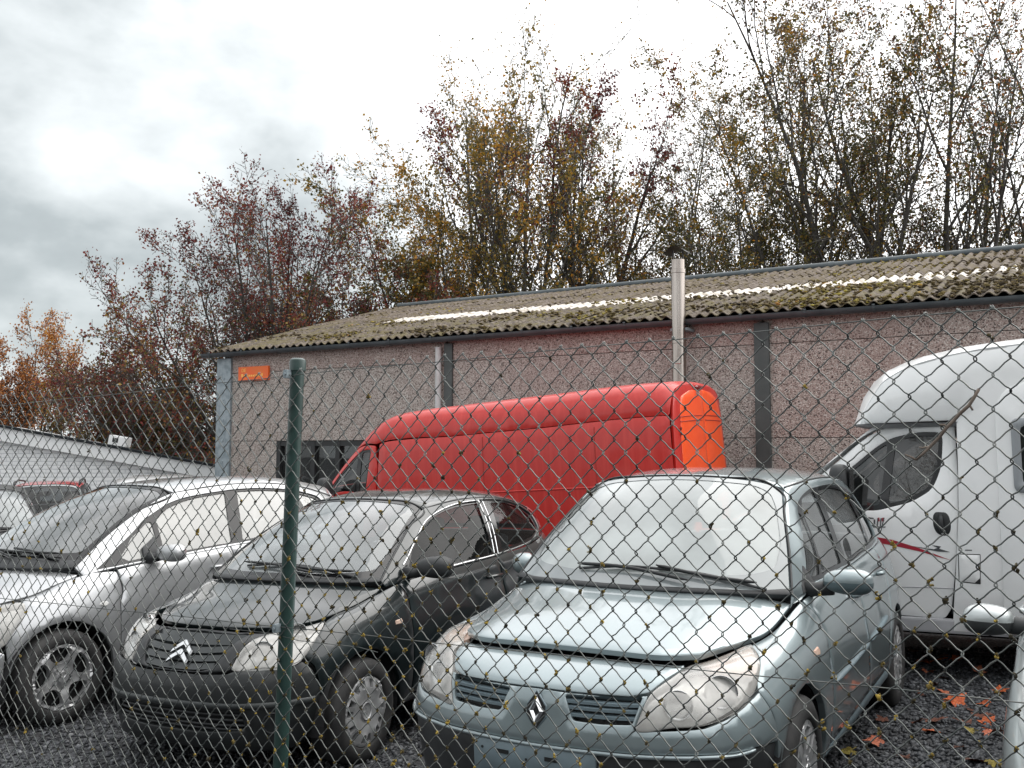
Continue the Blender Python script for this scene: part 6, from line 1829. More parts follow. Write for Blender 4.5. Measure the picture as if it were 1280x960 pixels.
    for k in range(n_l):
        f = (k + .5) / n_l
        c = np.array([(.43 + (.655 - .43) * f ** .8, 0, .775 + (.612 - .775) * f)]); hw = .325 - .09 * f ** 2
        P = on(bd, [(c[0, 0] - .03, hw, c[0, 2]), (c[0, 0], hw * .5, c[0, 2]), (c[0, 0] + .004, 0, c[0, 2]), (c[0, 0], -hw * .5, c[0, 2]), (c[0, 0] - .03, -hw, c[0, 2])], -.014)
        _, nn = bd.map(bd.ab(P)); up = np.array([-.55, 0, .6]) * .028
        mb = MB(); mb.grid(np.stack([P + up * .9 - nn * .012, P + up * .8, P - up * .85, P - up * .95 - nn * .012], 1)); mb.build('louvre', mat('louvre_grey', (.018, .022, .023), rough=.4, coat=.25) if k == 0 else bpy.data.materials['louvre_grey'], g, smooth=True, sharp=40, fix=False)
    ch = []
    for dz in (-.036, .020): ch.append([(-.075, -.045 + dz), (0, .012 + dz), (.075, -.045 + dz), (.075, -.016 + dz), (0, .046 + dz), (-.075, -.016 + dz)])
    for pl in ch:
        pl2 = [pl[:2] + pl[4:], [pl[1], pl[2], pl[3], pl[4]]]
        stuck('chevron_emblem', bd, (.585, 0, .69), pl2, M_CHROME, g, h=.012, base=-.008, bevel=.10)
    # chrome belt and window trims
    b = [(-.60, .752, .978), (-.9, .771, .988), (-1.3, .776, .997), (-1.72, .776, 1.003)]
    a = strip('belt_trim', sk['side'], [(q[0], q[1] - .004, q[2]) for q in b], M_CHROME, rt, r=.008, off=.001); mirror_obj(a)
    t = [(-.60, .70, 1.055), (-.78, .655, 1.16), (-.96, .612, 1.262), (-1.18, .588, 1.345), (-1.45, .587, 1.39), (-1.79, .59, 1.398)]
    a = strip('window_trim', sk['side'], t, M_CHROME, rt, r=.005, off=.001); mirror_obj(a)
    for dx in (0, .055):
        a = strip('pillar_trim', sk['side'], [(-1.79 - dx, .59, 1.395), (-1.75 - dx, .69, 1.2), (-1.70 - dx, .772, 1.006)], M_CHROME, rt, r=.005, off=.002); mirror_obj(a)
    stuck('side_repeater', bd, (-.36, .815, .74), [(-.035, -.012), (.03, -.016), (.04, .0), (.03, .016), (-.035, .012)], M_LENSPEACH, rt, h=.008, bevel=.25)
    return rt
black_car('black', 'black three-door hatchback with a double chevron grille, between the silver and the blue-grey car', None, CARG)

# ------------------------------------------------------------------ the silver tall compact
def silver_car(key, label, PT=None, group=None, name='tall_compact_car', star=True, GW=None):
    sk = skins_silver(); bd = sk['body']
    PT = PT or paint('silver_paint', (.43, .44, .45), metal=.6, rough=.34, dirt=(.36, .35, .33))
    GL = mat_glass('silver_side_glass', (.45, .48, .48), .34, (.62, .63, .60), nscale=2, gain=3.4, film_var=.25)  # pale film paints in the bright sky reflection on these windows
    GW = GW or mat_glass('clear_windscreen', (.58, .63, .64), .14, (.56, .60, .61), nscale=1.8, gain=2.2, film_var=.7)
    rt = car_root(key, name, label, 'car', group)
    ar = arc_pts(-.01, .31, .365, 8, 176, .855); a2 = arc_pts(-2.568, .31, .365, 8, 176, .87)
    sp = dict(wb=2.568, rw=.31, rim=.215, wheel='star5', wy=.852, arch=.375, border_m=M_GLOSSBLK,
        side=[('wing', [(.20, .672, .838), (.08, .712, .872), (-.07, .742, .928), (-.25, .772, .967), (-.30, .782, .965), (-.42, .815, .965), (-.425, .862, .75), (-.42, .874, .5), (-.41, .868, .30), (-.385, .855, .25)] + ar[::-1] + [(.355, .80, .52), (.36, .795, .62), (.30, .80, .70), (.235, .795, .775)]),
              ('front_door', [(-.428, .808, .972), (-.9, .811, 1.01), (-1.43, .814, 1.042), (-1.455, .85, .92), (-1.49, .88, .62), (-1.49, .872, .33), (-.413, .868, .305), (-.423, .874, .5), (-.428, .862, .75)]),
              ('rear_door', [(-1.437, .814, 1.043), (-1.8, .81, 1.058), (-2.1, .80, 1.069), (-2.38, .785, 1.083), (-2.36, .84, .93), (-2.28, .878, .74), (-2.16, .878, .54), (-2.14, .872, .34), (-1.496, .872, .33), (-1.496, .88, .62), (-1.461, .85, .92)]),
              ('rear_wing', [(-2.395, .784, 1.084), (-2.6, .76, 1.098), (-2.82, .69, 1.118), (-2.96, .58, 1.128), (-3.0, .64, .98), (-3.0, .72, .75), (-2.97, .76, .50), (-2.93, .77, .34)] + a2 + [(-2.19, .87, .31), (-2.16, .875, .52), (-2.30, .878, .74), (-2.378, .84, .93)]),
              ('sill', [(-.385, .855, .245), (-.42, .868, .29), (-1.5, .872, .318), (-2.16, .872, .325), (-2.20, .868, .27), (-1.3, .855, .238)])],
        rear=[('rear_bumper', [(-2.94, .77, .34), (-2.98, .76, .50), (-3.01, .72, .74), (-3.08, .5, .74), (-3.10, 0, .74), (-3.08, 0, .31), (-3.03, .45, .31), (-2.95, .68, .31)]),
              ('boot_panel', [(-3.01, .63, .97), (-2.97, .57, 1.125), (-3.02, .35, 1.128), (-3.03, 0, 1.128), (-3.08, 0, .77), (-3.06, .5, .77), (-3.01, .70, .78)])],
        bonnet=[(.53, 0, .824), (.50, .24, .823), (.42, .46, .822), (.36, .55, .822), (.30, .603, .822), (.13, .688, .858), (-.03, .728, .916), (-.175, .745, .960), (-.10, .60, .993), (-.03, .48, .995), (.06, .24, .996), (.09, 0, .998)],
        dlo=[(-.29, .765, .985), (-.50, .705, 1.12), (-.76, .625, 1.29), (-1.0, .585, 1.40), (-1.25, .575, 1.45), (-1.6, .582, 1.475), (-2.0, .588, 1.476), (-2.35, .585, 1.44), (-2.62, .58, 1.375), (-2.70, .63, 1.26), (-2.62, .70, 1.16), (-2.4, .765, 1.115), (-1.9, .80, 1.082), (-1.5, .807, 1.06), (-.9, .805, 1.025), (-.42, .782, .993)],
        panes=[('door_window', [(-.50, .745, 1.05), (-.63, .685, 1.18), (-.80, .635, 1.285), (-.83, .64, 1.28), (-.80, .78, 1.045), (-.55, .775, 1.02)]),
               ('door_window', [(-.84, .795, 1.04), (-.87, .635, 1.30), (-1.02, .60, 1.38), (-1.27, .582, 1.435), (-1.56, .588, 1.458), (-1.47, .80, 1.07)]),
               ('door_window', [(-1.58, .80, 1.08), (-1.68, .59, 1.46), (-2.0, .595, 1.46), (-2.25, .595, 1.44), (-2.33, .765, 1.125)]),
               ('quarter_window', [(-2.40, .755, 1.135), (-2.34, .60, 1.425), (-2.58, .595, 1.36), (-2.65, .64, 1.26), (-2.58, .70, 1.18)])],
        ws=[(.085, 0, 1.015), (.055, .28, 1.015), (-.03, .55, 1.013), (-.18, .692, 1.012), (-.46, .622, 1.20), (-.78, .558, 1.365), (-1.07, .53, 1.462), (-1.085, .43, 1.50), (-1.035, .23, 1.53), (-1.025, 0, 1.538)],
        ws_in=[(-.06, 0, 1.105), (-.09, .28, 1.10), (-.17, .52, 1.09), (-.27, .625, 1.09), (-.48, .585, 1.215), (-.78, .525, 1.375), (-1.02, .50, 1.458), (-1.03, .43, 1.475), (-.985, .23, 1.508), (-.975, 0, 1.517)],
        ws_edge=[(-.17, .699, 1.008), (-.47, .627, 1.205), (-.79, .562, 1.37), (-1.08, .534, 1.467), (-1.095, .43, 1.505), (-1.045, .23, 1.535), (-1.03, .05, 1.542)],
        scuttle=[(.095, 0, 1.008), (.065, .28, 1.006), (-.02, .55, 1.004), (-.16, .70, 1.004), (-.24, .675, 1.055), (-.10, .55, 1.06), (-.03, .28, 1.07), (.0, 0, 1.072)],
        wipers=[((.0, .25, 1.06), (-.04, -.05, 1.09), (-.10, -.36, 1.09)), ((-.04, .06, 1.09), (-.08, .36, 1.09), (-.16, .55, 1.085))],
        mirror=(PT, (-.78, .945, 1.06), (.085, .12, .072)), mirror_kw=dict(arm=([(-.70, .79, 1.02), (-.72, .83, 1.025), (-.76, .88, 1.04)], [.05, .035, .036]), tilt=.12),
        mirror_base=[(-.66, .78, 1.02), (-.68, .735, 1.10), (-.80, .70, 1.17), (-.82, .785, 1.03)],
        cabin=dict(dash_x=(-.16, -.70), seat_x=-1.30, rear_x=-2.15, w=.64, zb=1.0, top=1.34), handles=[('front_door', (-1.32, .86, .90)), ('rear_door', (-2.14, .85, .92))])
    out = shell(rt, sk, PT, GL, GW, sp)
    top = [(.70, 0, .70), (.69, .25, .705), (.66, .40, .70), (.56, .60, .655), (.47, .70, .60), (.40, .775, .545), (.36, .795, .52)]
    bp = panel('front_bumper', bd, top + [(.37, .80, .36), (.42, .755, .19), (.56, .60, .185), (.66, .42, .182), (.70, 0, .182)], PT, rt, sym=True, res=.05, rad=.012, depth=.03, edge=.005, holes=[([(.74, 0, .36), (.73, .25, .36), (.66, .48, .36), (.66, .48, .26), (.71, .25, .25), (.72, 0, .25)], True)])
    panel('lower_grille', bd, [(.74, 0, .37), (.73, .25, .37), (.66, .49, .37), (.66, .49, .25), (.71, .25, .24), (.72, 0, .24)], M_BLACK, bp, sym=True, off=-.03, res=.08, depth=0, edge=0)
    g = panel('grille', bd, [(.55, 0, .797), (.545, .20, .797), (.49, .34, .797), (.62, .36, .745), (.67, .34, .705), (.695, .2, .703), (.705, 0, .703)], M_BLACK, rt, sym=True, off=-.012, res=.05, depth=.02)
    for k in range(4):
        z = .785 - .024 * k; strip('slat', bd, [(.60 + .03 * k, .33, z), (.62 + .03 * k, .15, z), (.63 + .03 * k, 0, z), (.62 + .03 * k, -.15, z), (.60 + .03 * k, -.33, z)], M_CHROME, g, r=.006, off=.0)
    lamp(rt, bd, [(.215, .762, .812), (.238, .797, .73), (.30, .803, .655), (.375, .775, .56), (.46, .70, .61), (.55, .60, .665), (.65, .40, .71), (.60, .40, .76), (.48, .43, .80), (.38, .545, .812), (.28, .66, .832)], [(.44, .62, .72, .06), (.54, .50, .735, .05)])
    if star:
        stuck('side_repeater', bd, (-.30, .85, .75), [(.035 * math.cos(t), .018 * math.sin(t)) for t in np.linspace(0, 6.28, 13)[:-1]], mat('clear_repeater', (.7, .7, .68), rough=.2, coat=.5), rt, h=.010, bevel=.3)
    return rt
silver_car('silver', 'silver tall compact with five-spoke alloy wheels, left of the black hatchback', None, CARG)
# ------------------------------------------------------------------ cars only partly in view
silver_car('far', 'dark grey car at the left edge, only its pale windscreen and roof in view', paint('far_dark_paint', (.016, .018, .019), rough=.6, coat=.15), None, 'compact_car', False,
           mat_glass('grey_windscreen', (.4, .44, .45), .5, (.40, .43, .43), nscale=1.5, gain=1.6))
black_car('right', 'silver-grey car cut off by the right edge, with a two-tone silver and black door mirror', paint('silver_green_paint', (.46, .49, .49), metal=.55, rough=.36), None, True)

c = blue_car('dark', 'dark grey estate with black rails along its red roof', paint('dark_grey_paint', (.022, .024, .026), rough=.5, coat=.4), mat_glass('dark_windscreen', (.2, .22, .23), .02, (.3, .32, .32), nscale=2, gain=.7), None, 'estate_car')
for s in (1, -1):
    mb = MB(); mb.tube([(-1.15, s * .54, 1.53), (-1.25, s * .54, 1.60), (-1.9, s * .55, 1.625), (-2.6, s * .53, 1.585), (-2.75, s * .53, 1.50)], .016, 8); mb.build('roof_rail', M_BLACK, c, smooth=True)
blue_car('white', 'white car behind the silver compact, only its pale roof in view', paint('white_paint', (.70, .71, .715), rough=.35), mat_glass('white_car_windscreen', (.4, .44, .45), .2, (.45, .48, .48)), None, 'people_carrier')
for ch in c.children:
    if ch.name.startswith('roof') and 'lining' not in ch.name and 'rail' not in ch.name and 'channel' not in ch.name: ch.data.materials[0] = paint('red_roof_paint', (.50, .03, .035), rough=.4)

# ------------------------------------------------------------------ red high-roof panel van
def red_van(key, label):
    HW = 1.12
    ROW = [(.95, .32), (.985, .70), (1.0, 1.10), (.995, 1.45), (.975, 1.85), (.955, 2.05), (.915, 2.28), (.84, 2.42), (.72, 2.475), (.42, 2.51), (0, 2.52)]
    def sec(x, w, H):
        o = []
        for f, z in ROW:
            zl = min(1.10, H * .62)
            z2 = z if z < zl else zl + (z - zl) * (H - zl) / (2.52 - zl)
            o.append((x, f * HW * w, z2))
        return o + [(a, -b, c) for a, b, c in o[-2::-1]]
    cols = [(-4.95, .90, 2.46), (-4.935, .945, 2.49), (-4.88, .975, 2.51), (-4.70, 1, 2.52), (-3.2, 1, 2.515), (-1.8, 1, 2.50), (-1.0, 1, 2.485), (-.66, 1, 2.45), (-.36, .995, 2.30), (0, .99, 1.99), (.30, .985, 1.70), (.52, .975, 1.47), (.70, .93, 1.28), (.88, .82, 1.12), (.97, .62, .98)]
    B = Skin([sec(*c) for c in cols], 6, 4).orient((-2, 0, 1.0))
    RED = mat('faded_red_paint', (.46, .012, .007), rough=.42, coat=.28, col2=(.57, .042, .03), nscale=1.0, ndetail=9, lo=.47, hi=.80, stretch=(11, 11, .45), rvar=.12)
    ORG = mat('orange_red_paint', (.88, .085, .006), rough=.38, coat=.35, col2=(.76, .055, .008), nscale=2, lo=.45, hi=.8, rvar=.1)
    GL = mat_glass('van_glass', (.34, .38, .39), .10, (.35, .37, .37), nscale=2, gain=1.8)
    rt = car_root(key, 'panel_van', label, 'van')
    ar, a2 = arc_pts(0, .33, .40, 5, 178, 1.1), arc_pts(-3.7, .33, .40, 5, 178, 1.1)
    ml = [(-4.925, 1.02, 2.060), (-3.2, 1.07, 2.055), (-1.8, 1.07, 2.050), (-.52, 1.065, 2.030)]
    up = ml + [(-.10, .98, 2.00), (.02, .86, 1.975), (.045, .5, 1.99), (.05, 0, 2.0)]
    up = up + [(a, -b, c) for a, b, c in up[-2::-1]] + [(-4.95, -.80, 2.38), (-4.95, -.4, 2.44), (-4.95, 0, 2.455), (-4.95, .4, 2.44), (-4.95, .80, 2.38)]
    panel('roof_shell', B, up, RED, rt, res=.11, rad=.03, depth=.03, edge=.004)
    panel('side_panel', B, [(-4.925, 1.02, 2.056), (-3.2, 1.07, 2.051), (-1.8, 1.07, 2.046), (-.58, 1.065, 2.026), (-.555, 1.09, 1.7), (-.52, 1.11, 1.35), (-.50, 1.11, 1.10), (-.49, 1.10, .60), (-.50, 1.08, .40)] + [(-3.25, 1.08, .38)] + a2[::-1][::1] and [(-4.925, 1.02, 2.056), (-3.2, 1.07, 2.051), (-1.8, 1.07, 2.046), (-.58, 1.065, 2.026), (-.555, 1.09, 1.7), (-.52, 1.11, 1.35), (-.50, 1.11, 1.10), (-.49, 1.10, .60), (-.50, 1.08, .40), (-3.28, 1.08, .38)] + arc_pts(-3.7, .33, .40, 5, 178, 1.1) + [(-4.12, 1.08, .38), (-4.90, 1.05, .42), (-4.93, 1.05, 1.2)], RED, rt, mirror=True, res=.10, rad=.02, depth=.03, edge=.004)
    win = [(-.43, 1.07, 1.96), (-.22, 1.06, 1.955), (-.02, 1.05, 1.82), (.22, 1.06, 1.62), (.40, 1.06, 1.42), (.36, 1.09, 1.34), (-.30, 1.10, 1.31)]
    d = panel('front_door', B, [(-.505, 1.065, 2.01), (-.11, .985, 1.97), (.05, .98, 1.87), (.32, .98, 1.62), (.50, 1.0, 1.42), (.50, 1.07, 1.2), (.47, 1.10, .9), (.44, 1.09, .52)] + ar[:6] + [(-.40, 1.1, .48), (-.47, 1.1, .60), (-.48, 1.11, 1.10), (-.50, 1.11, 1.35), (-.545, 1.09, 1.7)], RED, rt, mirror=True, res=.07, rad=.02, holes=[win], hole_rad=.05, depth=.03)
    for k, o in enumerate(d):
        if k: break
        panel('window_seal', B, win, M_GLOSSBLK, o, off=-.010, gap=-.008, res=.08, edge=0, depth=0, rad=.05, holes=[[(-.40, 1.07, 1.93), (-.25, 1.06, 1.93), (-.185, 1.09, 1.35), (-.29, 1.10, 1.345)], [(-.17, 1.06, 1.91), (-.03, 1.05, 1.79), (.20, 1.06, 1.60), (.35, 1.06, 1.42), (-.105, 1.09, 1.36)]], hole_rad=.03)
        panel('window_pane', B, [(-.44, 1.07, 1.965), (-.21, 1.06, 1.96), (-.01, 1.05, 1.82), (.23, 1.06, 1.62), (.41, 1.06, 1.42), (.36, 1.09, 1.33), (-.31, 1.10, 1.30)], GL, o, off=-.02, res=.1, edge=0, depth=0)
    panel('wing', B, [(.525, 1.0, 1.40), (.70, .95, 1.22), (.86, .85, 1.08), (.90, .82, .95), (.80, .98, .6), (.52, 1.08, .52), (.485, 1.10, .9), (.52, 1.07, 1.2)], RED, rt, mirror=True, res=.08, depth=.03)
    panel('bonnet', B, [(.54, .98, 1.43), (.71, .93, 1.26), (.88, .80, 1.10), (.93, .5, 1.06), (.94, 0, 1.07)] + [(.94, 0, 1.07), (.93, -.5, 1.06), (.88, -.80, 1.10), (.71, -.93, 1.26), (.54, -.98, 1.43), (.52, -.5, 1.49), (.52, 0, 1.50), (.52, .5, 1.49)], RED, rt, res=.09, depth=.02)
    wsl = [(.05, .82, 1.95), (.32, .86, 1.67), (.51, .92, 1.47), (.50, .5, 1.50), (.50, 0, 1.515)]
    panel('windscreen', B, [(.07, 0, 1.985), (.065, .5, 1.975)] + wsl + [(a, -b, c) for a, b, c in wsl[-2::-1]] + [(.065, -.5, 1.975)], GL, rt, res=.1, off=-.004, edge=0, depth=0, rad=.03)
    panel('front_bumper', B, [(.86, .86, .93), (.96, .62, .95), (.965, 0, .97), (.965, -.62, .95), (.86, -.86, .93), (.80, -.98, .55), (.86, -.80, .36), (.95, 0, .36), (.86, .80, .36), (.80, .98, .55)], M_TRIM, rt, res=.1, off=.02)
    # rear face: posts in the side colour, two orange-red doors
    zs = [.34, .75, 1.15, 1.5, 1.85, 2.05, 2.22, 2.36, 2.435]
    hw = [.965, .99, 1.0, .995, .975, .96, .915, .83, .70]
    RF = Skin([[(-4.955 - .05 * (1 - f * f), f * HW * .905 * h, z + .02 * (1 - f * f) * (z > 2.2)) for z, h in zip(zs, hw)] for f in (1, .8, .4, 0, -.4, -.8, -1)], 6, 4).orient((-2, 0, 1))
    panel('rear_frame', RF, [tuple(q) for q in RF.G[0, ::4]] + [tuple(q) for q in RF.G[3:-3:3, -1]] + [tuple(q) for q in RF.G[-1, ::-4]], RED, rt, res=.09, rad=.05, off=-.006, depth=.03)
    ld = [(-4.98, .80, .50), (-4.98, .82, 1.2), (-4.97, .80, 1.8), (-4.97, .765, 2.1), (-4.97, .70, 2.30), (-4.98, .4, 2.38), (-5.0, -.03, 2.40), (-5.0, -.03, .50)]
    rd = [(-5.0, -.045, .50), (-5.0, -.045, 2.40), (-4.98, -.45, 2.37), (-4.97, -.74, 2.29), (-4.97, -.86, 2.1), (-4.97, -.905, 1.8), (-4.98, -.93, 1.2), (-4.98, -.92, .50)]
    for pts in (ld, rd):
        q = panel('rear_door', RF, pts, ORG, rt, res=.08, rad=.04, depth=.03, off=.004, edge=.006)
        tag(q, 'bright orange-red rear door')
        s = 1 if pts is ld else -1
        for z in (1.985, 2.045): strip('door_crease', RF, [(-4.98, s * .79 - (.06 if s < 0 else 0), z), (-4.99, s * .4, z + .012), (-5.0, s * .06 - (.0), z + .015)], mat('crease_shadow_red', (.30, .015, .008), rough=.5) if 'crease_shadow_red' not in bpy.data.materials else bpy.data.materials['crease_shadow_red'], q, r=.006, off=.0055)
    for z in (1.90, 1.84):
        stuck('hinge_hole', RF, (-4.97, .80, z), [(.016 * math.cos(t), .022 * math.sin(t)) for t in np.linspace(0, 6.28, 9)[:-1]], M_BLACK, rt, h=.004, base=.006)
    P, x, y, n = frame_at(RF, (-4.98, .12, 2.42)); mb = MB(); mb.grid(blob(P + n * .01, (.03, .12, .028), 2.5, 14, 8)); mb.build('brake_light', mat('dark_red_lens', (.16, .006, .008), rough=.2, coat=.4), rt, smooth=True)
    for s in (1, -1):
        P, x, y, n = frame_at(RF, (-4.97, s * .92, 1.0)); mb = MB(); mb.box(P + n * .01, (.05, .11, .55), bev=.02); mb.build('tail_lamp', M_REDLENS, rt)
    mb = MB(); mb.box((-5.02, 0, .42), (.12, 1.9, .16), bev=.03); mb.build('rear_bumper', M_TRIM, rt)
    # grooves of the side panels, waist crease
    for pts, r in (([(-4.6, 1.09, 1.25), (-3.6, 1.11, 1.255), (-2.4, 1.11, 1.26), (-.9, 1.11, 1.26)], .008),): 
        a = strip('waist_crease', B, pts, RED, rt, r=.013, off=-.004, taper=True); mirror_obj(a)
    for xx in (-3.95, -2.30):
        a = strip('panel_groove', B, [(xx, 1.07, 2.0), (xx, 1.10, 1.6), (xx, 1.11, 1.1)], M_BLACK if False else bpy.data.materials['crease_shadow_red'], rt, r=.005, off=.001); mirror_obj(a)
    mb = MB(); mb.grid(blob((.24, 1.33, 1.42), (.09, .13, .19), 3, 16, 12)); m_ = mb.build('wing_mirror', M_TRIM, rt, smooth=True); a = MB(); a.tube([(.30, 1.05, 1.35), (.27, 1.22, 1.37)], .04, 8); a.build('mirror_arm', M_TRIM, m_, smooth=True); mirror_obj(m_)
    mb = MB(); mb.box((-2.2, 0, .38), (5.2, 1.5, .3)); mb.box((-.66, 0, 1.25), (.05, 2.0, 1.7)); mb.box((.45, 0, 1.0), (.5, 1.7, .5)); mb.build('chassis', M_DARKIN, rt)
    for y in (.48, -.48):
        mb = MB(); mb.box((-.20, y, .85), (.5, .5, .2), bev=.05); mb.box((-.46, y, 1.25), (.14, .48, .75), bev=.05); mb.box((-.48, y, 1.70), (.10, .27, .2), bev=.04); mb.build('front_seat', M_SEAT, rt, smooth=True, sharp=40)
    for x_ in (0, -3.7):
        for s in (1, -1): make_wheel('cover', .33, .22, .21, rt, x_, s * 1.06, s)
    return rt
red_van('van', 'red high-roof panel van with brighter orange-red rear doors, parked along the workshop wall')

# ------------------------------------------------------------------ white motorhome
def motorhome(key, label):
    WH = mat('white_gelcoat', (.82, .822, .82), rough=.32, coat=.6, col2=(.70, .703, .695), nscale=1.6, ndetail=6, lo=.5, hi=.9, rvar=.12)
    SK = mat('skirt_mauve_grey', (.42, .42, .44), rough=.45, col2=(.33, .33, .345), nscale=4)
    SH = mat('cap_underside_grey', (.30, .30, .31), rough=.6)
    GL = mat_glass('cab_glass', (.13, .15, .155), .03, (.3, .32, .32), nscale=2, gain=2.0)
    rt = car_root(key, 'motorhome', label, 'motorhome')
    # cab side
    cabc = []
    for x, w, H in [(-1.10, 1.0, 1.90), (-.80, 1.0, 1.90), (-.50, 1.0, 1.84), (-.18, .995, 1.62), (.12, .985, 1.40), (.35, .975, 1.24), (.60, .96, 1.10), (.82, .90, .95)]:
        c = []
        for f, z in [(.97, .34), (.99, .60), (1.0, .93), (.995, 1.15), (.965, 1.45), (.93, 1.70), (.895, 1.90)]:
            zl = min(1.0, H * .8); z2 = z if z < zl else zl + (z - zl) * (H - zl) / (1.90 - zl)
            c.append((x, f * 1.06 * w, z2))
        cabc.append(c)
    CB = Skin(cabc, 8, 6).orient((-.5, 0, .8))
    win = [(-.975, .99, 1.785), (-.80, .985, 1.79), (-.60, .985, 1.745), (-.40, .99, 1.60), (-.20, 1.0, 1.44), (-.16, 1.03, 1.33), (-.30, 1.05, 1.195), (-.50, 1.05, 1.20), (-.74, 1.05, 1.265), (-.89, 1.04, 1.36), (-.955, 1.02, 1.52)]
    ar = arc_pts(.06, .33, .39, 172, 100, 1.04)
    d = panel('cab_door', CB, [(-1.055, .985, 1.86), (-.80, .985, 1.865), (-.52, .985, 1.815), (-.30, .985, 1.665), (-.10, .985, 1.50), (.10, 1.0, 1.36), (.13, 1.04, 1.1), (.12, 1.05, .80), ] + ar[::-1] + [(-.36, 1.04, .435), (-.93, 1.04, .42), (-.98, 1.045, .50), (-1.02, 1.055, .80), (-1.055, 1.05, 1.2), (-1.065, 1.02, 1.5)], WH, rt, mirror=True, holes=[win], res=.06, rad=.03, hole_rad=.05, depth=.025)
    for o in d[:1]:
        panel('window_seal', CB, win, M_GLOSSBLK, o, off=-.006, gap=-.01, res=.06, rad=.06, edge=0, depth=0, holes=[
            [(-.945, .99, 1.755), (-.80, .985, 1.76), (-.645, .985, 1.73), (-.575, 1.03, 1.25), (-.72, 1.045, 1.29), (-.86, 1.04, 1.375), (-.925, 1.02, 1.53)],
            [(-.585, .985, 1.71), (-.41, .99, 1.575), (-.235, 1.0, 1.435), (-.22, 1.03, 1.33), (-.33, 1.05, 1.235), (-.515, 1.04, 1.24)]], hole_rad=.03)
        panel('window_pane', CB, win, GL, o, off=-.018, gap=-.006, res=.1, rad=.05, edge=0, depth=0)
        hp = [(-.89, 1.05, 1.19), (-.985, 1.045, 1.185), (-1.0, 1.05, 1.10), (-.99, 1.055, 1.045), (-.955, 1.055, 1.025), (-.905, 1.055, 1.045), (-.885, 1.05, 1.10)]
        h = panel('door_handle', CB, hp, M_BLACK, o, off=.006, gap=-.004, res=.03, rad=.03, depth=.02, edge=.005)
        P, x, y, n = frame_at(CB, (-.94, 1.05, 1.12)); mb = MB(); mb.tube([P + y * .06 + n * .012, P + y * .02 + n * .03, P - y * .05 + n * .03, P - y * .07 + n * .01], [.012, .016, .016, .012], 8); mb.build('handle_grip', M_TRIM, h, smooth=True)
        stuck('door_lock', CB, (-.945, 1.055, 1.045), [(.012 * math.cos(t), .012 * math.sin(t)) for t in np.linspace(0, 6.28, 11)[:-1]], M_ALLOY, h, h=.003, base=.012)
        # decals
        RD = mat('red_decal', (.34, .012, .03), rough=.4); GY = mat('dark_grey_decal', (.06, .065, .07), rough=.4)
        a = panel('red_stripe', CB, [(-.47, 1.055, 1.005), (-.60, 1.055, .985), (-.78, 1.055, .93), (-1.0, 1.05, .845), (-.78, 1.055, .905), (-.60, 1.055, .945), (-.47, 1.055, .962)], RD, o, off=.0025, res=.05, rad=.004, gap=0, edge=0, depth=0)
        panel('grey_flash', CB, [(-.865, 1.055, .955), (-.93, 1.055, .945), (-.915, 1.055, .93), (-.99, 1.05, .905), (-.90, 1.055, .908), (-.72, 1.055, .945), (-.88, 1.055, .925), (-.905, 1.055, .935)], GY, o, off=.003, res=.05, rad=.002, gap=0, edge=0, depth=0)
        L = lambda n_, pts, m: panel(n_, CB, [(-.425 - u * .125, 1.05, 1.075 + v * .075) for u, v in pts], m, o, off=.0025, res=.03, rad=.002, gap=0, edge=0, depth=0)
        L('logo_letter', [(.0, .85), (.06, 1.0), (.36, .95), (.40, .86), (.10, .86), (.20, .22), (.34, .28), (.38, .80), (.46, .80), (.44, .15), (.16, .05)], GY)
        for k, u in enumerate((.52, .70)): L('logo_letter', [(u, .10), (u + .06, .9 + .04 * k), (u + .14, .9 + .04 * k), (u + .07, .10)], (GY, GY)[k])
        L('logo_letter', [(.74, -.35), (.92, .95), (1.0, .98), (.86, .10), (.78, -.36)], GY)
        for u in (.60, .86): L('logo_letter', [(u - .02, .60), (u - .02, .95), (u + .10, 1.0), (u + .12, .62)], RD)
        L('logo_underline', [(.30, .10), (1.06, .10), (1.0, .0), (.34, .0)], GY)
        strip('door_crease', CB, [(-.60, 1.06, .64), (-.80, 1.06, .643), (-1.0, 1.055, .645)], SK, o, r=.004, off=.0)
    panel('cab_pillar', CB, [(-.535, .975, 1.835), (-.20, .975, 1.63), (.10, .985, 1.40), (.34, 1.0, 1.25), (.34, 1.03, 1.14), (.15, 1.0, 1.345), (-.10, .975, 1.53), (-.30, .965, 1.695), (-.50, .96, 1.845), (-.53, .955, 1.85)], WH, rt, mirror=True, res=.06, rad=.01, off=.006, depth=.05)
    panel('wing', CB, [(.125, 1.0, 1.35), (.34, 1.0, 1.24), (.60, .97, 1.08), (.80, .93, .92), (.80, .93, .5), (.47, 1.03, .45)] + arc_pts(.06, .33, .39, 15, 95, 1.04) + [(.145, 1.05, .80), (.155, 1.04, 1.1)], WH, rt, mirror=True, res=.08)
    # windscreen, bonnet, front
    front = [[(-.56, f * .93, 1.86), (-.18 + .12 * (1 - f * f), f * .985, 1.60), (.13 + .16 * (1 - f * f), f * 1.0, 1.38), (.36 + .2 * (1 - f * f), f * 1.02, 1.23), (.62 + .22 * (1 - f * f), f * 1.0, 1.09), (.84 + .2 * (1 - f * f), f * .95, .93), (.88 + .2 * (1 - f * f), f * .93, .6), (.80 + .2 * (1 - f * f), f * .9, .34)] for f in (1, .8, .4, 0, -.4, -.8, -1)]
    FR = Skin(front, 4, 4).orient((-.8, 0, .8))
    g = lambda i, j: tuple(FR.G[i, j])
    def fp(j0, j1): return [g(i, j0) for i in range(0, 25, 4)] + [g(i, j1) for i in range(24, -1, -4)]
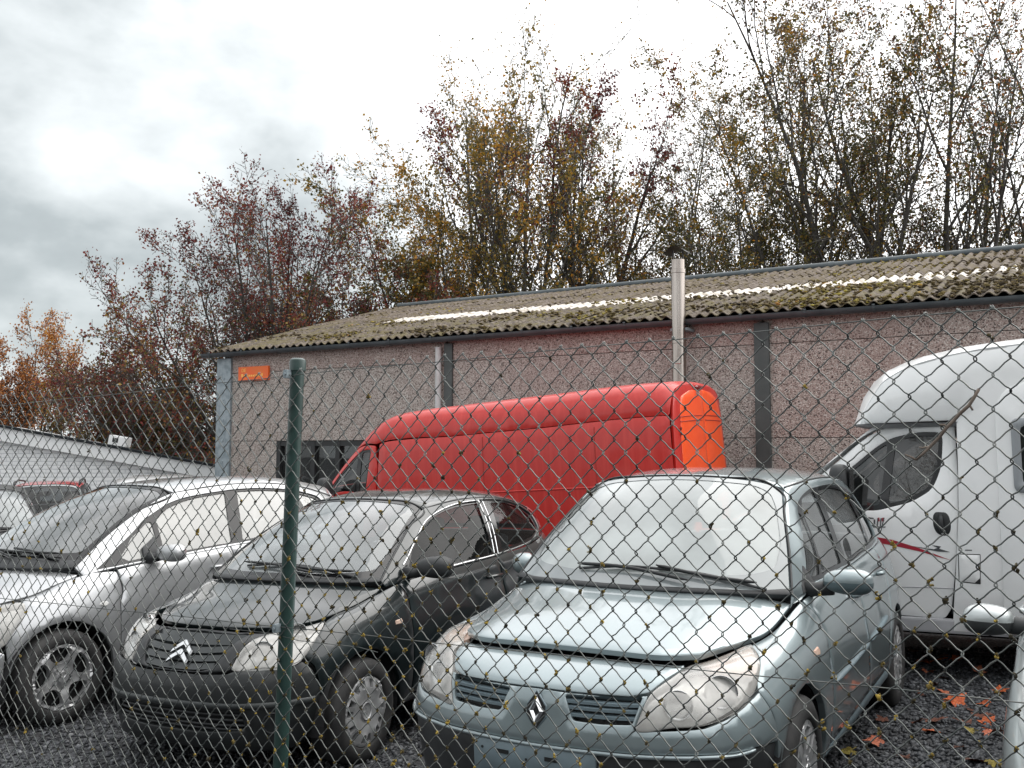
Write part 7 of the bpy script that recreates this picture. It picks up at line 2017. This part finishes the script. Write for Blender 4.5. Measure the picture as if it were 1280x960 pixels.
    panel('windscreen', FR, fp(1, 12), GL, rt, res=.12, off=-.01, edge=0, depth=0); panel('bonnet', FR, fp(13, 20), WH, rt, res=.1); panel('front_bumper', FR, fp(20, 28), SK, rt, res=.12)
    # living box with low cab cap
    WX = 1.085
    prof = [(-.42, 1.855), (-.415, 1.90), (-.44, 1.97), (-.50, 2.07), (-.57, 2.165), (-.68, 2.235), (-.80, 2.285), (-.97, 2.328), (-1.15, 2.36), (-1.55, 2.395), (-2.4, 2.43), (-5.3, 2.45)]
    WL = Skin([[(x, WX - .0, z) for z in (.30, 1.4, 2.5)] for x in (-5.3, -3, -.3)], 60, 30).orient((-3, 0, 1))
    side = prof + [(-5.3, .40), (-4.2, .335)] + arc_pts(-3.72, .33, .40, 178, 5, WX)[::1] and prof + [(-5.3, .40), (-4.12, .335)] + [(a, c) for a, b, c in arc_pts(-3.72, .33, .40, 176, 4, WX)] + [(-3.3, .335), (-.975, .335), (-1.022, .80), (-1.056, 1.2), (-1.068, 1.5), (-1.075, 1.862)]
    wl = panel('side_wall', WL, [(x, WX, z) for x, z in side], WH, rt, mirror=True, res=.25, rad=.02, depth=.04, edge=.012, step=.06)
    rw = panel('raised_panel', WL, [(-1.315, WX, .345), (-1.325, WX, 1.2), (-1.33, WX, 1.95), (-1.40, WX, 2.07), (-1.55, WX, 2.125), (-5.2, WX, 2.14), (-5.2, WX, .42), (-4.16, WX, .345)] + [(a, b, c) for a, b, c in arc_pts(-3.72, .33, .43, 177, 3, WX)] + [(-3.27, WX, .345)], WH, rt, mirror=True, res=.2, rad=.05, off=.014, depth=.014, edge=.006, step=.05)
    wn = [(-1.425, WX, 1.335), (-1.425, WX, 1.865), (-2.3, WX, 1.865), (-2.3, WX, 1.335)]
    GF = mat('grey_window_frame', (.27, .285, .30), rough=.45, metal=.2)
    w = panel('side_window', WL, wn, GF, rt, off=.034, depth=.03, rad=.06, edge=.006, res=.1, holes=[[(-1.485, WX, 1.395), (-1.485, WX, 1.805), (-2.24, WX, 1.805), (-2.24, WX, 1.395)]], hole_rad=.04)
    panel('window_pane', WL, [(-1.47, WX, 1.38), (-1.47, WX, 1.82), (-2.26, WX, 1.82), (-2.26, WX, 1.38)], GL, w, off=.026, edge=0, depth=0, res=.2)
    hb = panel('service_hatch', WL, [(-1.04, WX, .70), (-1.045, WX, .895), (-1.185, WX, .895), (-1.175, WX, .69)], WH, rt, off=.004, depth=.006, rad=.006, res=.05, edge=.002)
    panel('hatch_gap', WL, [(-1.036, WX, .696), (-1.041, WX, .899), (-1.189, WX, .899), (-1.179, WX, .686)], M_BLACK, hb, off=.0012, gap=0, depth=0, rad=.006, res=.05, edge=0)
    panel('hatch_latch', WL, [(-1.14, WX, .695), (-1.18, WX, .735), (-1.178, WX, .693)], M_BLACK, hb, off=.0075, gap=0, depth=0, edge=0, rad=.001, res=.05)
    panel('hatch_mark', WL, [(-1.09, WX, .93), (-1.135, WX, .93), (-1.135, WX, .922), (-1.09, WX, .922)], bpy.data.materials['dark_grey_decal'], rt, off=.002, gap=0, depth=0, edge=0, rad=.001, res=.05)
    for x0, x1 in ((-.36, -1.215), (-1.225, -3.28)):
        mb = MB(); mb.box(((x0 + x1) / 2, 1.045, .375), (abs(x1 - x0), .07, .10), bev=.015); k = mb.build('side_skirt', SK, rt); mirror_obj(k)
    strip('cab_joint', CB, [(-1.075, 1.0, 1.82), (-1.085, 1.03, 1.5), (-1.075, 1.05, 1.2), (-1.035, 1.055, .8), (-.98, 1.045, .46)], M_TRIM, rt, r=.006, off=.004)
    # cap front and roof: rounded sheet from the lip over the top
    rows = []
    for f, dx, tuck in ((1.0, -.02, 0), (.985, .01, .01), (.93, .05, .035), (.75, .10, .06), (.4, .135, .075), (0, .145, .08)):
        rows.append([(x + dx * max(0, 1 - i / 9), f * WX, z + tuck * min(1, i / 4)) for i, (x, z) in enumerate(prof)])
    rows = rows + [[(a, -b, c) for a, b, c in q] for q in rows[-2::-1]]
    CP = Skin(rows, 4, 4).orient((-2.5, 0, 1.4))
    panel('cab_cap', CP, [tuple(q) for q in CP.G[0, ::4]] + [tuple(q) for q in CP.G[2:-2:2, -1]] + [tuple(q) for q in CP.G[-1, ::-4]] + [tuple(q) for q in CP.G[-3:2:-2, 0]], WH, rt, res=.16, rad=.004, gap=0, depth=.02, edge=.002, step=.05)
    und = [tuple(q) for q in CP.G[::2, 0]]
    mb = MB(); n = len(und); U = np.array(und); In = U.copy(); In[:, 0] = np.minimum(In[:, 0] - .02, -.55); In[:, 1] *= .93; In[:, 2] = 1.82
    mb.grid(np.stack([U, In], 1)); mb.add([(-1.15, 1.085, 1.85), (-.42, 1.085, 1.853), (-.55, 1.0, 1.82), (-1.15, 1.0, 1.82)], [(0, 1, 2, 3)]); mb.add([(-1.15, -1.085, 1.85), (-.42, -1.085, 1.853), (-.55, -1.0, 1.82), (-1.15, -1.0, 1.82)], [(0, 1, 2, 3)])
    mb.build('cap_underside', SH, rt, fix=False)
    mb = MB(); mb.add([(-5.3, 1.085, .4), (-5.3, -1.085, .4), (-5.3, -1.085, 2.45), (-5.3, 1.085, 2.45)], [(0, 1, 2, 3)]); mb.build('rear_wall', WH, rt)
    mb = MB(); mb.box((-2.6, 0, .42), (4.9, 1.6, .3)); mb.box((-1.25, 0, 1.35), (.05, 2.0, 1.75)); mb.box((.45, 0, .8), (.7, 1.5, .6)); mb.build('chassis', M_DARKIN, rt)
    for y in (.48, -.48):
        mb = MB(); mb.box((-.62, y, .85), (.5, .5, .2), bev=.05); mb.box((-.88, y, 1.22), (.14, .48, .72), M=Matrix.Rotation(R(-12), 3, 'Y'), bev=.05); mb.box((-.97, y, 1.62), (.10, .27, .2), bev=.04); mb.build('front_seat', M_SEAT, rt, smooth=True, sharp=40)
    mb = MB(); a = np.linspace(0, 2 * np.pi, 25); mb.tube(np.stack([-.22 + .11 * np.sin(a), .48 + .2 * np.cos(a), 1.20 + .17 * np.sin(a)], 1), .016, 8, cap=False); mb.build('steering_wheel', M_DASH, rt, smooth=True)
    mb = MB(); mb.box((.05, 0, 1.08), (.5, 1.8, .22), bev=.06); mb.build('dashboard', M_DASH, rt)
    # door mirror: tall black housing seen from behind
    mb = MB(); mb.grid(blob((-.27, 1.23, 1.39), (.075, .115, .165), 3.2, 16, 12)); m_ = mb.build('wing_mirror', M_TRIM, rt, smooth=True); b = MB(); b.tube([(-.22, 1.02, 1.25), (-.25, 1.12, 1.26), (-.27, 1.2, 1.28)], .045, 8); b.build('mirror_arm', M_TRIM, m_, smooth=True)
    b = MB(); b.box((-.352, 1.23, 1.39), (.006, .17, .25), bev=.003); b.build('mirror_glass', M_GLOSSBLK, m_); mirror_obj(m_)
    for x_ in (.06, -3.72):
        for s in (1, -1): make_wheel('cover', .33, .22, .20, rt, x_, s * 1.0, s)
    return rt
motorhome('camper', 'white motorhome with a rounded cap over its cab and a red stripe')

# twig caught in the fence
TW = empty('dead_twig', (0, 0, 0), (0, 0, 0), 'dead forked twig caught in the wire mesh in front of the motorhome', 'twig')
def fence_pt(px, py, dy=-.008):
    u, v = (px - 640) / 1200, (480 - py) / 1200
    dr = np.array([u, math.cos(_p) - v * math.sin(_p), math.sin(_p) + v * math.cos(_p)])
    nrm = np.array([math.sin(R(33.5)), math.cos(R(33.5)), 0]); o = np.array([-.735, 3.33, 1.7]) + nrm * dy - np.array([0, 0, 1.7])
    return dr * ((o @ nrm) / (dr @ nrm)) + np.array([0, 0, 1.7])
mb = MB()
mb.tube([fence_pt(*q) for q in ((1224, 486), (1217, 498), (1211, 507), (1200, 517), (1192, 526), (1183, 535), (1174, 547), (1162, 559), (1153, 568), (1145, 575))], [.0034, .0038, .0042, .0040, .0040, .0038, .0037, .0036, .0032, .0026], 7)
mb.build('stem', M_TWIG, TW, smooth=True)
for pts in (((1145, 575), (1142, 573), (1136, 570), (1131, 568)), ((1162, 559), (1157, 559), (1153, 560), (1149, 559)), ((1184, 534), (1180, 531), (1174, 531)), ((1211, 505), (1213, 508), (1216, 513))):
    mb = MB(); mb.tube([fence_pt(*q) for q in pts], [.0026, .0026, .0022, .0014][:len(pts)], 6); mb.build('side_shoot', M_TWIG, TW, smooth=True)
